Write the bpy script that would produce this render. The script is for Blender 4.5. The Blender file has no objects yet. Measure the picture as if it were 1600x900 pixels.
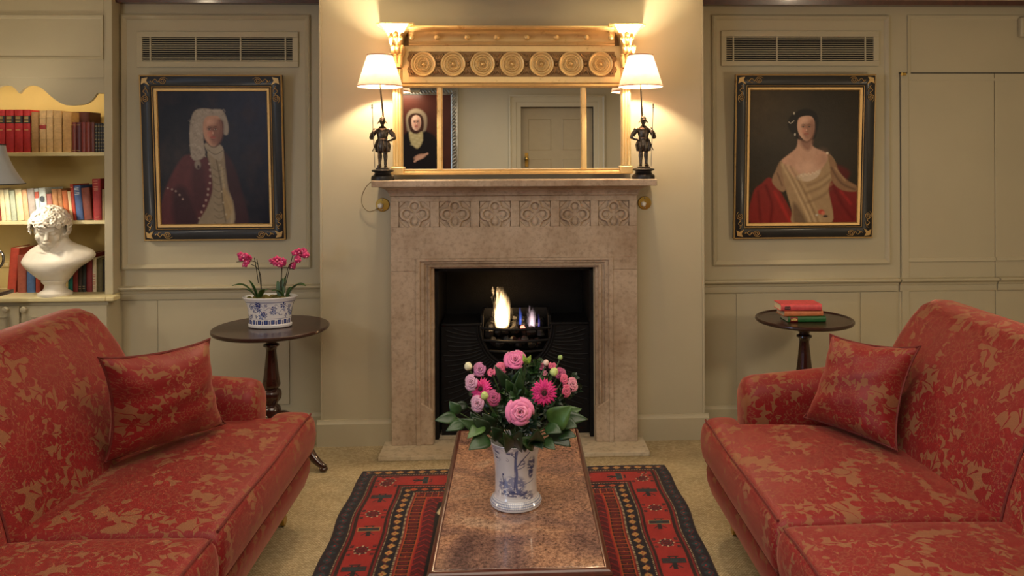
import bpy, math, random
import numpy as np
from mathutils import Vector, Matrix
PI = math.pi
scn = bpy.context.scene
COL = scn.collection
random.seed(7)

# ------------------------------------------------------------------ camera
F_PX, CAM_H = 1200.0, 1.5
YAW, ROLL = math.radians(2.3), math.radians(0.25)
PPX, PPY = 852.0, 248.0
fwd = Vector((math.sin(YAW), math.cos(YAW), 0))
rt0 = Vector((math.cos(YAW), -math.sin(YAW), 0)); up0 = Vector((0, 0, 1))
cr, sr = math.cos(ROLL), math.sin(ROLL)
rt = rt0 * cr - up0 * sr
up = up0 * cr + rt0 * sr
CAM = Vector((0, 0, CAM_H))
camd = bpy.data.cameras.new('camera'); cam = bpy.data.objects.new('camera', camd); COL.objects.link(cam)
m = Matrix.Identity(4)
for i in range(3):
    m[i][0] = rt[i]; m[i][1] = up[i]; m[i][2] = -fwd[i]; m[i][3] = CAM[i]
cam.matrix_world = m
camd.sensor_width = 36; camd.lens = 36 * F_PX / 1600
camd.shift_x = -(PPX - 800) / 1600; camd.shift_y = (PPY - 450) / 1600
camd.clip_start = 0.05
scn.camera = cam

def ray(px, py):
    return fwd + rt * ((px - PPX) / F_PX) + up * (-(py - PPY) / F_PX)
def P(px, py, Y):
    """point of the plane y = Y seen at that place of the 1600x900 frame"""
    d = ray(px, py); return CAM + d * (Y / d.y)
def PX(px, Y, py=450): return P(px, py, Y).x
def PZ(px, py, z):
    d = ray(px, py); return CAM + d * ((z - CAM_H) / d.z)

# ------------------------------------------------------------------ view, world, room lights
scn.view_settings.view_transform = 'Standard'
try: scn.view_settings.look = 'None'
except Exception: pass
scn.view_settings.exposure = 0.28; scn.view_settings.gamma = 1.0
scn.view_settings.use_curve_mapping = False
w = bpy.data.worlds.new('world'); scn.world = w; w.use_nodes = True
w.node_tree.nodes['Background'].inputs[0].default_value = (0.35, 0.5, 0.8, 1)
w.node_tree.nodes['Background'].inputs[1].default_value = 0.6
scn.cycles.use_denoising = True
scn.cycles.max_bounces = 8
scn.cycles.sample_clamp_indirect = 6
scn.cycles.caustics_reflective = False; scn.cycles.caustics_refractive = False

WARM = (1.0, 0.72, 0.42)
def lamp(name, kind, loc, power, color=WARM, size=0.1, rot=(0, 0, 0), size_y=None, spot=None):
    d = bpy.data.lights.new(name, kind); d.energy = power; d.color = color
    if kind == 'AREA':
        d.size = size
        if size_y: d.shape = 'RECTANGLE'; d.size_y = size_y
    else:
        d.shadow_soft_size = size
    if spot: d.spot_size = math.radians(spot); d.spot_blend = 0.6
    o = bpy.data.objects.new(name, d); o.location = loc; o.rotation_euler = rot; COL.objects.link(o); return o
WALL_Y, ALC_Y, CASE_Y, BACK_Y, CEIL = 4.07, 4.30, 4.21, -1.0, 2.385
# daylight through the window of the left wall, an added ambient fill under the ceiling and the two table lamps standing behind the sofas
lamp('window_daylight', 'AREA', (-3.33, 0.0, 1.45), 30, (0.55, 0.72, 1.0), 1.6, (0, math.radians(-90), 0), 1.5)
lamp('ceiling_fill', 'AREA', (0, 1.1, CEIL - 0.03), 43, (1.0, 0.86, 0.68), 2.2, (0, 0, 0), 2.2)
lamp('left_table_lamp_bulb', 'POINT', (-2.45, 2.5, 1.30), 10, (1.0, 0.80, 0.55), 0.09)
lamp('right_table_lamp_bulb', 'POINT', (2.3, 2.3, 1.42), 22, (1.0, 0.80, 0.55), 0.09)

# ------------------------------------------------------------------ materials
def srgb(*c):
    if len(c) == 1: c = c[0]
    f = lambda v: v / 12.92 if v <= 0.04045 else ((v + 0.055) / 1.055) ** 2.4
    return tuple(f(x / 255.0) for x in c[:3])
def new_mat(name):
    m = bpy.data.materials.new(name); m.use_nodes = True
    nt = m.node_tree; return m, nt, nt.nodes['Principled BSDF']
def N(nt, t, **kw):
    n = nt.nodes.new(t)
    for k, v in kw.items():
        if k in n.inputs: n.inputs[k].default_value = v
        else: setattr(n, k, v)
    return n
def L(nt, a, b): nt.links.new(a, b)
def ramp(nt, fac, stops, interp='LINEAR'):
    r = nt.nodes.new('ShaderNodeValToRGB'); r.color_ramp.interpolation = interp
    el = r.color_ramp.elements
    while len(el) < len(stops): el.new(0.5)
    for e, (p, c) in zip(el, stops): e.position = p; e.color = (*c, 1) if len(c) == 3 else c
    L(nt, fac, r.inputs[0]); return r.outputs[0]
def mixc(nt, fac, a, b, mode='MIX'):
    n = nt.nodes.new('ShaderNodeMix'); n.data_type = 'RGBA'; n.blend_type = mode
    for s, v in ((n.inputs[0], fac), (n.inputs[6], a), (n.inputs[7], b)):
        if hasattr(v, 'links') or hasattr(v, 'is_output'): L(nt, v, s)
        elif isinstance(v, (int, float)): s.default_value = v
        else: s.default_value = (*v, 1)
    return n.outputs[2]
def mth(nt, op, *a):
    n = nt.nodes.new('ShaderNodeMath'); n.operation = op
    for i, v in enumerate(a):
        if isinstance(v, (int, float)): n.inputs[i].default_value = v
        else: L(nt, v, n.inputs[i])
    return n.outputs[0]
def bump(nt, b, h, strength=0.2, dist=0.002):
    n = N(nt, 'ShaderNodeBump', Strength=strength, Distance=dist); L(nt, h, n.inputs['Height']); L(nt, n.outputs[0], b.inputs['Normal'])
def simple(name, col, rough=0.5, metal=0.0, var=0.08, scale=12, bmp=0.0, bscale=80, coat=0.0, sheen=0.0, spec=0.5):
    """a plain material with a little procedural mottling"""
    m, nt, b = new_mat(name)
    tc = N(nt, 'ShaderNodeTexCoord'); no = N(nt, 'ShaderNodeTexNoise', Scale=scale, Detail=4)
    L(nt, tc.outputs['Object'], no.inputs['Vector'])
    lo = tuple(max(0, c * (1 - var)) for c in col); hi = tuple(min(1, c * (1 + var)) for c in col)
    L(nt, ramp(nt, no.outputs[0], [(0.3, lo), (0.7, hi)]), b.inputs['Base Color'])
    b.inputs['Roughness'].default_value = rough; b.inputs['Metallic'].default_value = metal
    b.inputs['Coat Weight'].default_value = coat; b.inputs['Coat Roughness'].default_value = 0.08
    b.inputs['Sheen Weight'].default_value = sheen; b.inputs['Specular IOR Level'].default_value = spec
    if bmp:
        n2 = N(nt, 'ShaderNodeTexNoise', Scale=bscale, Detail=3); L(nt, tc.outputs['Object'], n2.inputs['Vector'])
        bump(nt, b, n2.outputs[0], bmp, 0.003)
    return m
def attr_mat(name, rough=0.5, coat=0.0, bmp=0.0, bscale=300, sheen=0.0, spec=0.5):
    """colour painted procedurally on the vertices (pattern of the thing itself; sheen too on the portraits)"""
    m, nt, b = new_mat(name)
    a = N(nt, 'ShaderNodeAttribute', attribute_name='Col'); L(nt, a.outputs['Color'], b.inputs['Base Color'])
    b.inputs['Roughness'].default_value = rough; b.inputs['Coat Weight'].default_value = coat
    b.inputs['Coat Roughness'].default_value = 0.06; b.inputs['Sheen Weight'].default_value = sheen
    b.inputs['Specular IOR Level'].default_value = spec
    if bmp:
        tc = N(nt, 'ShaderNodeTexCoord'); n2 = N(nt, 'ShaderNodeTexNoise', Scale=bscale, Detail=4, Roughness=0.6)
        L(nt, tc.outputs['Object'], n2.inputs['Vector']); bump(nt, b, n2.outputs[0], bmp, 0.003)
    return m
def emis(name, col, s):
    m = bpy.data.materials.new(name); m.use_nodes = True; nt = m.node_tree; nt.nodes.clear()
    e = N(nt, 'ShaderNodeEmission', Strength=s); e.inputs[0].default_value = (*col, 1)
    o = N(nt, 'ShaderNodeOutputMaterial'); L(nt, e.outputs[0], o.inputs[0]); return m

M = {}
PAINT = (0.455, 0.408, 0.290)
M['paint'] = simple('olive_cream_paint', PAINT, 0.5, var=0.03, scale=3, bmp=0.05, bscale=40, spec=0.35)
M['cream'] = simple('shelf_cream_paint', srgb(216, 204, 158), 0.5, var=0.03)
M['shelfback'] = simple('bookcase_back_paint', srgb(200, 178, 118), 0.6, var=0.03)
M['ceil'] = simple('ceiling_paint', srgb(238, 230, 208), 0.7, var=0.02)
M['dark'] = simple('dark_void', (0.006, 0.006, 0.006), 0.8)
M['wood'] = simple('dark_mahogany', srgb(50, 22, 16), 0.22, var=0.35, scale=30, coat=0.8)
M['tablewood'] = simple('polished_table_top', srgb(46, 22, 18), 0.28, var=0.3, scale=9, coat=0.35, spec=0.4)
M['edgewood'] = simple('reddish_mahogany', srgb(72, 30, 20), 0.3, var=0.25, scale=30, coat=0.5)
M['blackwood'] = simple('black_lacquer', (0.009, 0.008, 0.008), 0.42, var=0.3, coat=0.06, spec=0.35)
M['brass'] = simple('brass', srgb(190, 158, 84), 0.28, 1.0)
M['bronze'] = simple('dark_bronze', srgb(84, 76, 68), 0.3, 0.9, var=0.5, scale=90, bmp=0.5, bscale=160)
M['steel'] = simple('staff_metal', srgb(120, 115, 105), 0.35, 1.0)
M['iron'] = simple('cast_iron', (0.005, 0.005, 0.006), 0.55, 0.0, var=0.3, bmp=0.3, bscale=200, spec=0.22)
M['plaster'] = simple('white_plaster', srgb(226, 220, 206), 0.42, var=0.05, scale=30, bmp=0.08, bscale=120)
M['silver'] = simple('silver_leaf', srgb(150, 148, 138), 0.35, 0.8, var=0.3)
M['canvas_back'] = simple('backing', (0.03, 0.03, 0.03), 0.8)
M['page'] = simple('book_pages', srgb(216, 200, 165), 0.8, var=0.12, scale=200)
M['white'] = simple('white_plastic', srgb(225, 222, 215), 0.4, var=0.02)
M['mirror'] = simple('mirror_glass', (0.93, 0.93, 0.92), 0.0, 1.0, var=0.0)
M['mirror'].node_tree.nodes['Principled BSDF'].inputs['Roughness'].default_value = 0.003

def gold_mat(name, c1, c2, rough=0.36, metal=0.85):
    m, nt, b = new_mat(name); tc = N(nt, 'ShaderNodeTexCoord')
    no = N(nt, 'ShaderNodeTexNoise', Scale=22, Detail=6, Roughness=0.7); L(nt, tc.outputs['Object'], no.inputs['Vector'])
    L(nt, ramp(nt, no.outputs[0], [(0.26, c2), (0.40, c1), (0.85, tuple(min(1, c * 1.1) for c in c1))]), b.inputs['Base Color'])
    b.inputs['Metallic'].default_value = metal; b.inputs['Roughness'].default_value = rough
    n2 = N(nt, 'ShaderNodeTexNoise', Scale=120, Detail=4); L(nt, tc.outputs['Object'], n2.inputs['Vector'])
    bump(nt, b, n2.outputs[0], 0.15, 0.002); return m
M['gilt'] = gold_mat('gilt_wood', srgb(232, 200, 140), srgb(190, 144, 84), 0.36, 0.5)
M['giltdark'] = gold_mat('antique_gilt', srgb(150, 118, 78), srgb(84, 56, 34), 0.5, 0.55)
M['goldpaint'] = gold_mat('gold_paint', srgb(190, 156, 100), srgb(140, 106, 62), 0.45, 0.5)

def stone_mat(name, ca, cb, cc, sc=3.0):
    m, nt, b = new_mat(name); tc = N(nt, 'ShaderNodeTexCoord')
    n1 = N(nt, 'ShaderNodeTexNoise', Scale=sc, Detail=8, Roughness=0.62); n2 = N(nt, 'ShaderNodeTexNoise', Scale=sc * 14, Detail=6, Roughness=0.7)
    L(nt, tc.outputs['Object'], n1.inputs['Vector']); L(nt, tc.outputs['Object'], n2.inputs['Vector'])
    c = ramp(nt, n1.outputs[0], [(0.3, cb), (0.5, ca), (0.7, cc)])
    d = ramp(nt, n2.outputs[0], [(0.3, (0.45, 0.42, 0.38)), (0.5, (1, 1, 1)), (0.75, (1.15, 1.15, 1.15))])
    L(nt, mixc(nt, 0.6, c, d, 'MULTIPLY'), b.inputs['Base Color'])
    b.inputs['Roughness'].default_value = 0.75; b.inputs['Specular IOR Level'].default_value = 0.3
    n3 = N(nt, 'ShaderNodeTexNoise', Scale=60, Detail=8, Roughness=0.7); L(nt, tc.outputs['Object'], n3.inputs['Vector'])
    bump(nt, b, n3.outputs[0], 0.45, 0.004); return m
M['stone'] = stone_mat('carved_sandstone', srgb(182, 162, 140), srgb(152, 128, 104), srgb(200, 182, 162))
M['hearth'] = stone_mat('hearth_stone', srgb(200, 186, 160), srgb(186, 168, 138), srgb(212, 200, 178), 2)

def carpet_mat():
    m, nt, b = new_mat('seagrass_weave'); tc = N(nt, 'ShaderNodeTexCoord')
    mp = N(nt, 'ShaderNodeMapping'); L(nt, tc.outputs['Object'], mp.inputs[0]); mp.inputs['Scale'].default_value = (1, 1, 1)
    ns = N(nt, 'ShaderNodeTexNoise', Scale=40, Detail=3); L(nt, mp.outputs[0], ns.inputs['Vector'])
    vm = N(nt, 'ShaderNodeVectorMath', operation='MULTIPLY_ADD'); L(nt, ns.outputs['Color'], vm.inputs[0]); vm.inputs[1].default_value = (0.004, 0.004, 0); L(nt, mp.outputs[0], vm.inputs[2])
    br = N(nt, 'ShaderNodeTexBrick', Scale=1.0); L(nt, vm.outputs[0], br.inputs['Vector'])
    br.inputs['Brick Width'].default_value = 0.011; br.inputs['Row Height'].default_value = 0.0065; br.inputs['Mortar Size'].default_value = 0.0011
    br.inputs['Mortar Smooth'].default_value = 1.0
    br.inputs['Color1'].default_value = (*srgb(216, 200, 164), 1); br.inputs['Color2'].default_value = (*srgb(184, 166, 130), 1); br.inputs['Mortar'].default_value = (*srgb(118, 102, 74), 1)
    n2 = N(nt, 'ShaderNodeTexNoise', Scale=6, Detail=5); L(nt, tc.outputs['Object'], n2.inputs['Vector'])
    d = ramp(nt, n2.outputs[0], [(0.3, (0.85, 0.85, 0.84)), (0.7, (1.08, 1.06, 1.02))])
    L(nt, mixc(nt, 1.0, br.outputs[0], d, 'MULTIPLY'), b.inputs['Base Color']); b.inputs['Roughness'].default_value = 0.85
    b.inputs['Specular IOR Level'].default_value = 0.2
    inv = mth(nt, 'SUBTRACT', 1.0, br.outputs['Fac']); bump(nt, b, inv, 0.8, 0.004); return m
M['carpet'] = carpet_mat()

def granite_mat():
    m, nt, b = new_mat('brown_granite'); tc = N(nt, 'ShaderNodeTexCoord')
    n0 = N(nt, 'ShaderNodeTexNoise', Scale=4.5, Detail=4, Distortion=0.8); n1 = N(nt, 'ShaderNodeTexNoise', Scale=95, Detail=8, Roughness=0.8, Distortion=0.3)
    n2 = N(nt, 'ShaderNodeTexNoise', Scale=260, Detail=5, Roughness=0.8)
    for n in (n0, n1, n2): L(nt, tc.outputs['Object'], n.inputs['Vector'])
    base = ramp(nt, n0.outputs[0], [(0.3, srgb(96, 72, 68)), (0.45, srgb(134, 102, 88)), (0.58, srgb(166, 126, 100)), (0.72, srgb(182, 154, 130))])
    sp = ramp(nt, n1.outputs[0], [(0.36, (0.10, 0.08, 0.09)), (0.46, (0.55, 0.5, 0.5)), (0.54, (1, 1, 1)), (0.66, (1.5, 1.4, 1.3))])
    c = mixc(nt, 0.85, base, sp, 'MULTIPLY')
    s2 = ramp(nt, n2.outputs[0], [(0.36, (0.3, 0.26, 0.28)), (0.5, (1, 1, 1)), (0.68, (1.5, 1.45, 1.4))])
    c = mixc(nt, 0.7, c, s2, 'MULTIPLY')
    L(nt, c, b.inputs['Base Color']); b.inputs['Roughness'].default_value = 0.12; b.inputs['Coat Weight'].default_value = 0.3
    b.inputs['Coat Roughness'].default_value = 0.05
    return m
M['granite'] = granite_mat()

def damask_mat():
    """red floral damask on a tan ground, drawn with voronoi cells and petal curves in metres of cloth"""
    m, nt, b = new_mat('red_damask_upholstery')
    uv = N(nt, 'ShaderNodeUVMap', uv_map='UVMap')
    nz = N(nt, 'ShaderNodeTexNoise', Scale=26, Detail=3, Roughness=0.6); L(nt, uv.outputs[0], nz.inputs['Vector'])
    def warp(amount, src):
        s = N(nt, 'ShaderNodeVectorMath', operation='SUBTRACT'); L(nt, nz.outputs['Color'], s.inputs[0]); s.inputs[1].default_value = (0.5, 0.5, 0.5)
        k = N(nt, 'ShaderNodeVectorMath', operation='MULTIPLY_ADD'); L(nt, s.outputs[0], k.inputs[0]); k.inputs[1].default_value = (amount,) * 3; L(nt, src, k.inputs[2]); return k.outputs[0]
    def layer(scale, petals, r0, amp, off, wa, randomness=0.75, jag=0.0, nring=1):
        mp = N(nt, 'ShaderNodeMapping'); mp.inputs['Location'].default_value = (*off, 0); L(nt, warp(wa, uv.outputs[0]), mp.inputs[0])
        vo = N(nt, 'ShaderNodeTexVoronoi', voronoi_dimensions='2D'); vo.inputs['Scale'].default_value = scale; vo.inputs['Randomness'].default_value = randomness
        L(nt, mp.outputs[0], vo.inputs['Vector'])
        sub = N(nt, 'ShaderNodeVectorMath', operation='SUBTRACT'); L(nt, mp.outputs[0], sub.inputs[0]); L(nt, vo.outputs['Position'], sub.inputs[1])
        sep = N(nt, 'ShaderNodeSeparateXYZ'); L(nt, sub.outputs[0], sep.inputs[0])
        sc = N(nt, 'ShaderNodeSeparateColor'); L(nt, vo.outputs['Color'], sc.inputs[0])
        ang = mth(nt, 'ARCTAN2', sep.outputs[1], sep.outputs[0]); ang = mth(nt, 'ADD', ang, mth(nt, 'MULTIPLY', sc.outputs[0], 6.28))
        rad = mth(nt, 'MULTIPLY', vo.outputs['Distance'], 1.0 / scale)
        if True: rad = vo.outputs['Distance']
        c1 = mth(nt, 'ABSOLUTE', mth(nt, 'COSINE', mth(nt, 'MULTIPLY', ang, petals / 2)))
        lim = mth(nt, 'ADD', r0, mth(nt, 'MULTIPLY', c1, amp))
        lim = mth(nt, 'ADD', lim, mth(nt, 'MULTIPLY', mth(nt, 'COSINE', mth(nt, 'MULTIPLY', ang, 2.0)), amp * 0.35))
        if jag: lim = mth(nt, 'ADD', lim, mth(nt, 'MULTIPLY', mth(nt, 'SINE', mth(nt, 'MULTIPLY', ang, petals * 3.0)), jag))
        q = mth(nt, 'DIVIDE', rad, lim)
        inside = mth(nt, 'LESS_THAN', q, 1.0)
        # veins: thin tan lines between the petals and scalloped rows inside a blossom
        v = mth(nt, 'MULTIPLY', mth(nt, 'LESS_THAN', c1, 0.10), mth(nt, 'GREATER_THAN', q, 0.30 if nring == 1 else 0.74))
        if nring == 3:
            c2 = mth(nt, 'ABSOLUTE', mth(nt, 'COSINE', mth(nt, 'MULTIPLY', mth(nt, 'ADD', ang, 0.35), petals / 2)))
            for k_, (lv, cc) in enumerate(((0.74, c2), (0.50, c1), (0.27, c2))):
                edge = mth(nt, 'ADD', lv - 0.10, mth(nt, 'MULTIPLY', cc, 0.13))
                v = mth(nt, 'MAXIMUM', v, mth(nt, 'LESS_THAN', mth(nt, 'ABSOLUTE', mth(nt, 'SUBTRACT', q, edge)), 0.028))
                if k_ < 2: v = mth(nt, 'MAXIMUM', v, mth(nt, 'MULTIPLY', mth(nt, 'LESS_THAN', cc, 0.07), mth(nt, 'MULTIPLY', mth(nt, 'LESS_THAN', q, edge), mth(nt, 'GREATER_THAN', q, lv - 0.26))))
        else:
            v = mth(nt, 'MAXIMUM', v, mth(nt, 'LESS_THAN', mth(nt, 'ABSOLUTE', mth(nt, 'SUBTRACT', q, 0.42)), 0.03))
        return inside, v
    i1, v1 = layer(4.6, 9, 0.27, 0.15, (0.0, 0.0), 0.010, 0.45, 0.035, 3)
    i2, v2 = layer(9.5, 5, 0.10, 0.30, (0.37, 0.21), 0.010, 0.85, 0.035, 1)
    i3, v3 = layer(13.0, 3, 0.03, 0.42, (0.11, 0.67), 0.010, 1.0, 0.03, 1)
    vn = N(nt, 'ShaderNodeTexNoise', Scale=9, Detail=1.0); L(nt, uv.outputs[0], vn.inputs['Vector'])
    vine = mth(nt, 'LESS_THAN', mth(nt, 'ABSOLUTE', mth(nt, 'SUBTRACT', vn.outputs[0], 0.5)), 0.010)
    ins = mth(nt, 'MAXIMUM', mth(nt, 'MAXIMUM', i1, i2), mth(nt, 'MAXIMUM', i3, vine))
    n1 = mth(nt, 'SUBTRACT', 1.0, i1); n2 = mth(nt, 'SUBTRACT', 1.0, i2)
    v = mth(nt, 'ADD', mth(nt, 'MULTIPLY', i1, v1), mth(nt, 'MULTIPLY', n1, mth(nt, 'ADD', mth(nt, 'MULTIPLY', i2, v2), mth(nt, 'MULTIPLY', mth(nt, 'MULTIPLY', n2, i3), v3))))
    fl = mth(nt, 'MULTIPLY', ins, mth(nt, 'SUBTRACT', 1.0, mth(nt, 'MULTIPLY', v, 0.6)))
    # weave
    wv = N(nt, 'ShaderNodeTexWave', wave_type='BANDS', bands_direction='DIAGONAL'); wv.inputs['Scale'].default_value = 150; wv.inputs['Distortion'].default_value = 3; wv.inputs['Detail'].default_value = 2
    L(nt, uv.outputs[0], wv.inputs['Vector'])
    n4 = N(nt, 'ShaderNodeTexNoise', Scale=9, Detail=4); L(nt, uv.outputs[0], n4.inputs['Vector'])
    g = mixc(nt, wv.outputs['Fac'], DM_BG1, DM_BG2)
    f = mixc(nt, n4.outputs[0], DM_FL1, DM_FL2)
    L(nt, mixc(nt, fl, g, f), b.inputs['Base Color'])
    L(nt, mth(nt, 'SUBTRACT', 0.72, mth(nt, 'MULTIPLY', fl, 0.22)), b.inputs['Roughness'])
    b.inputs['Specular IOR Level'].default_value = 0.35
    b.inputs['Sheen Weight'].default_value = 0.35; b.inputs['Sheen Roughness'].default_value = 0.4
    b.inputs['Sheen Tint'].default_value = (1.0, 0.45, 0.35, 1)
    h = mth(nt, 'ADD', mth(nt, 'MULTIPLY', fl, 0.7), mth(nt, 'MULTIPLY', wv.outputs['Fac'], 0.3)); bump(nt, b, h, 0.35, 0.0015)
    return m
DM_BG1, DM_BG2 = srgb(124, 78, 52), srgb(140, 90, 60)
DM_FL1, DM_FL2 = srgb(108, 20, 24), srgb(138, 30, 32)
M['damask'] = damask_mat()
M['welt'] = simple('red_welt', srgb(104, 34, 30), 0.7, var=0.2, scale=60)

# ------------------------------------------------------------------ mesh building
class MB:
    def __init__(s): s.v = []; s.f = []
    def add(s, vs, fs):
        o = len(s.v); s.v += [tuple(p) for p in vs]; s.f += [tuple(i + o for i in f) for f in fs]; return s
    def box(s, x0, x1, y0, y1, z0, z1):
        vs = [(x, y, z) for x in (x0, x1) for y in (y0, y1) for z in (z0, z1)]
        return s.add(vs, [(0, 1, 3, 2), (4, 6, 7, 5), (0, 4, 5, 1), (2, 3, 7, 6), (0, 2, 6, 4), (1, 5, 7, 3)])
    def lathe(s, prof, c=(0, 0, 0), n=32, sx=1.0, sy=1.0, flute=None, cap=True):
        vs = []; fs = []; k = len(prof)
        for j in range(n):
            a = 2 * PI * j / n
            for i, (r, z) in enumerate(prof):
                q = r * (flute(a, z) if flute else 1)
                vs.append((c[0] + q * math.cos(a) * sx, c[1] + q * math.sin(a) * sy, c[2] + z))
        for j in range(n):
            j2 = (j + 1) % n
            for i in range(k - 1): fs.append((j * k + i, j2 * k + i, j2 * k + i + 1, j * k + i + 1))
        if cap and prof[0][0] > 1e-6: fs.append(tuple(j * k for j in reversed(range(n))))
        if cap and prof[-1][0] > 1e-6: fs.append(tuple(j * k + k - 1 for j in range(n)))
        return s.add(vs, fs)
    def tube(s, pts, r, n=8, cap=True, flat=1.0):
        pts = [Vector(p) for p in pts]; k = len(pts)
        rs = r if isinstance(r, (list, tuple)) else [r] * k
        vs = []; prev = None
        for i, p in enumerate(pts):
            t = (pts[min(i + 1, k - 1)] - pts[max(i - 1, 0)])
            t = t.normalized() if t.length > 1e-9 else Vector((0, 0, 1))
            if prev is None:
                a = Vector((0, 0, 1)) if abs(t.z) < 0.9 else Vector((1, 0, 0)); u = t.cross(a).normalized()
            else:
                u = (prev - t * prev.dot(t)); u = u.normalized() if u.length > 1e-6 else t.orthogonal().normalized()
            prev = u; v = t.cross(u)
            for j in range(n):
                a = 2 * PI * j / n; vs.append(p + (u * math.cos(a) + v * math.sin(a) * flat) * rs[i])
        fs = []
        for i in range(k - 1):
            for j in range(n): fs.append((i * n + j, i * n + (j + 1) % n, (i + 1) * n + (j + 1) % n, (i + 1) * n + j))
        if cap: fs.append(tuple(reversed(range(n)))); fs.append(tuple((k - 1) * n + j for j in range(n)))
        return s.add(vs, fs)
    def ell(s, c, r, n=12, k=8, mat=None):
        vs = []; fs = []
        if isinstance(r, (int, float)): r = (r, r, r)
        for i in range(k + 1):
            th = PI * i / k
            for j in range(n):
                a = 2 * PI * j / n; p = Vector((r[0] * math.sin(th) * math.cos(a), r[1] * math.sin(th) * math.sin(a), r[2] * math.cos(th)))
                if mat: p = mat @ p
                vs.append(Vector(c) + p)
        for i in range(k):
            for j in range(n): fs.append((i * n + j, (i + 1) * n + j, (i + 1) * n + (j + 1) % n, i * n + (j + 1) % n))
        return s.add(vs, fs)
    def loft(s, secs, closed=True, cap=True):
        n = len(secs[0]); vs = [p for q in secs for p in q]; fs = []
        for i in range(len(secs) - 1):
            for j in range(n if closed else n - 1): fs.append((i * n + j, i * n + (j + 1) % n, (i + 1) * n + (j + 1) % n, (i + 1) * n + j))
        if cap: fs.append(tuple(reversed(range(n)))); fs.append(tuple((len(secs) - 1) * n + j for j in range(n)))
        return s.add(vs, fs)
    def prism(s, poly, y0, y1, plane='xz'):
        """extrude a 2d outline"""
        n = len(poly)
        f = (lambda a, b, c: (a, c, b)) if plane == 'xz' else ((lambda a, b, c: (c, a, b)) if plane == 'yz' else (lambda a, b, c: (a, b, c)))
        vs = [f(a, b, y0) for a, b in poly] + [f(a, b, y1) for a, b in poly]
        fs = [tuple(range(n)), tuple(reversed(range(n, 2 * n)))] + [(i, n + i, n + (i + 1) % n, (i + 1) % n) for i in range(n)]
        return s.add(vs, fs)
    def ring(s, x0, x1, z0, z1, Y, prof, sgn=-1):
        """a mitred moulding round a rectangle: prof = (inset, projection) pairs; projects towards sgn*y"""
        vs = []; k = len(prof)
        for d, h in prof:
            vs += [(x0 + d, Y + sgn * h, z0 + d), (x1 - d, Y + sgn * h, z0 + d), (x1 - d, Y + sgn * h, z1 - d), (x0 + d, Y + sgn * h, z1 - d)]
        fs = []
        for i in range(k - 1):
            for j in range(4): fs.append((i * 4 + j, i * 4 + (j + 1) % 4, (i + 1) * 4 + (j + 1) % 4, (i + 1) * 4 + j))
        return s.add(vs, fs)
    def sweepx(s, x0, x1, prof):
        """a moulding running along x: prof = closed (y, z) outline"""
        return s.prism(prof, x0, x1, 'yz')
    def xf(s, mat):
        s.v = [tuple(mat @ Vector(p)) for p in s.v]; return s
    def build(s, name, mat, parent=None, world=False, smooth=True, bevel=0.0, uv=False, sub=0, angle=35, solid=0):
        off = parent.location if (world and parent is not None) else Vector((0, 0, 0))
        me = bpy.data.meshes.new(name)
        me.from_pydata([(p[0] - off[0], p[1] - off[1], p[2] - off[2]) for p in s.v], [], s.f)
        me.update()
        import bmesh
        b = bmesh.new(); b.from_mesh(me); bmesh.ops.recalc_face_normals(b, faces=b.faces); b.to_mesh(me); b.free()
        if smooth:
            me.polygons.foreach_set('use_smooth', [True] * len(me.polygons))
            if angle < 180: me.set_sharp_from_angle(angle=math.radians(angle))
        if uv: box_uv(me)
        o = bpy.data.objects.new(name, me); COL.objects.link(o)
        if mat is not None: me.materials.append(mat)
        if parent is not None: o.parent = parent
        if bevel:
            bm = o.modifiers.new('bevel', 'BEVEL'); bm.width = bevel; bm.segments = 2; bm.limit_method = 'ANGLE'; bm.angle_limit = math.radians(40)
            bm.harden_normals = False
        if solid:
            sm = o.modifiers.new('thick', 'SOLIDIFY'); sm.thickness = solid; sm.offset = 0
        if sub:
            sm = o.modifiers.new('sub', 'SUBSURF'); sm.levels = sub; sm.render_levels = sub
        return o
def box_uv(me, s=1.0):
    uvl = me.uv_layers.new(name='UVMap'); co = [v.co for v in me.vertices]
    # smooth axis choice by polygon normal
    for p in me.polygons:
        n = p.normal; a = max(range(3), key=lambda i: abs(n[i]) * (1.25 if i == 2 else 1))
        for li in p.loop_indices:
            c = co[me.loops[li].vertex_index]
            uvl.data[li].uv = ((c.y, c.z + 0.3) if a == 0 else ((c.x + 0.7, c.z) if a == 1 else (c.y, c.x)))

def thing(name, label, cat, loc=(0, 0, 0), rz=0.0, group=None):
    o = bpy.data.objects.new(name, None); COL.objects.link(o); o.location = loc; o.rotation_euler = (0, 0, rz)
    o.empty_display_size = 0.05
    return tag(o, label, cat, group)
def tag(o, label, cat, group=None):
    o['label'] = label; o['category'] = cat
    if group: o['group'] = group
    return o
def struct(o): o['kind'] = 'structure'; return o
def dup(root, loc, label=None, rz=None, children=None):
    r = root.copy(); COL.objects.link(r); r.location = loc
    if rz is not None: r.rotation_euler = (0, 0, rz)
    if label: r['label'] = label
    def rec(src, dst):
        for ch in [o for o in bpy.data.objects if o.parent == src]:
            c = ch.copy(); COL.objects.link(c); c.parent = dst; rec(ch, c)
    rec(root, r)
    return r

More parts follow.
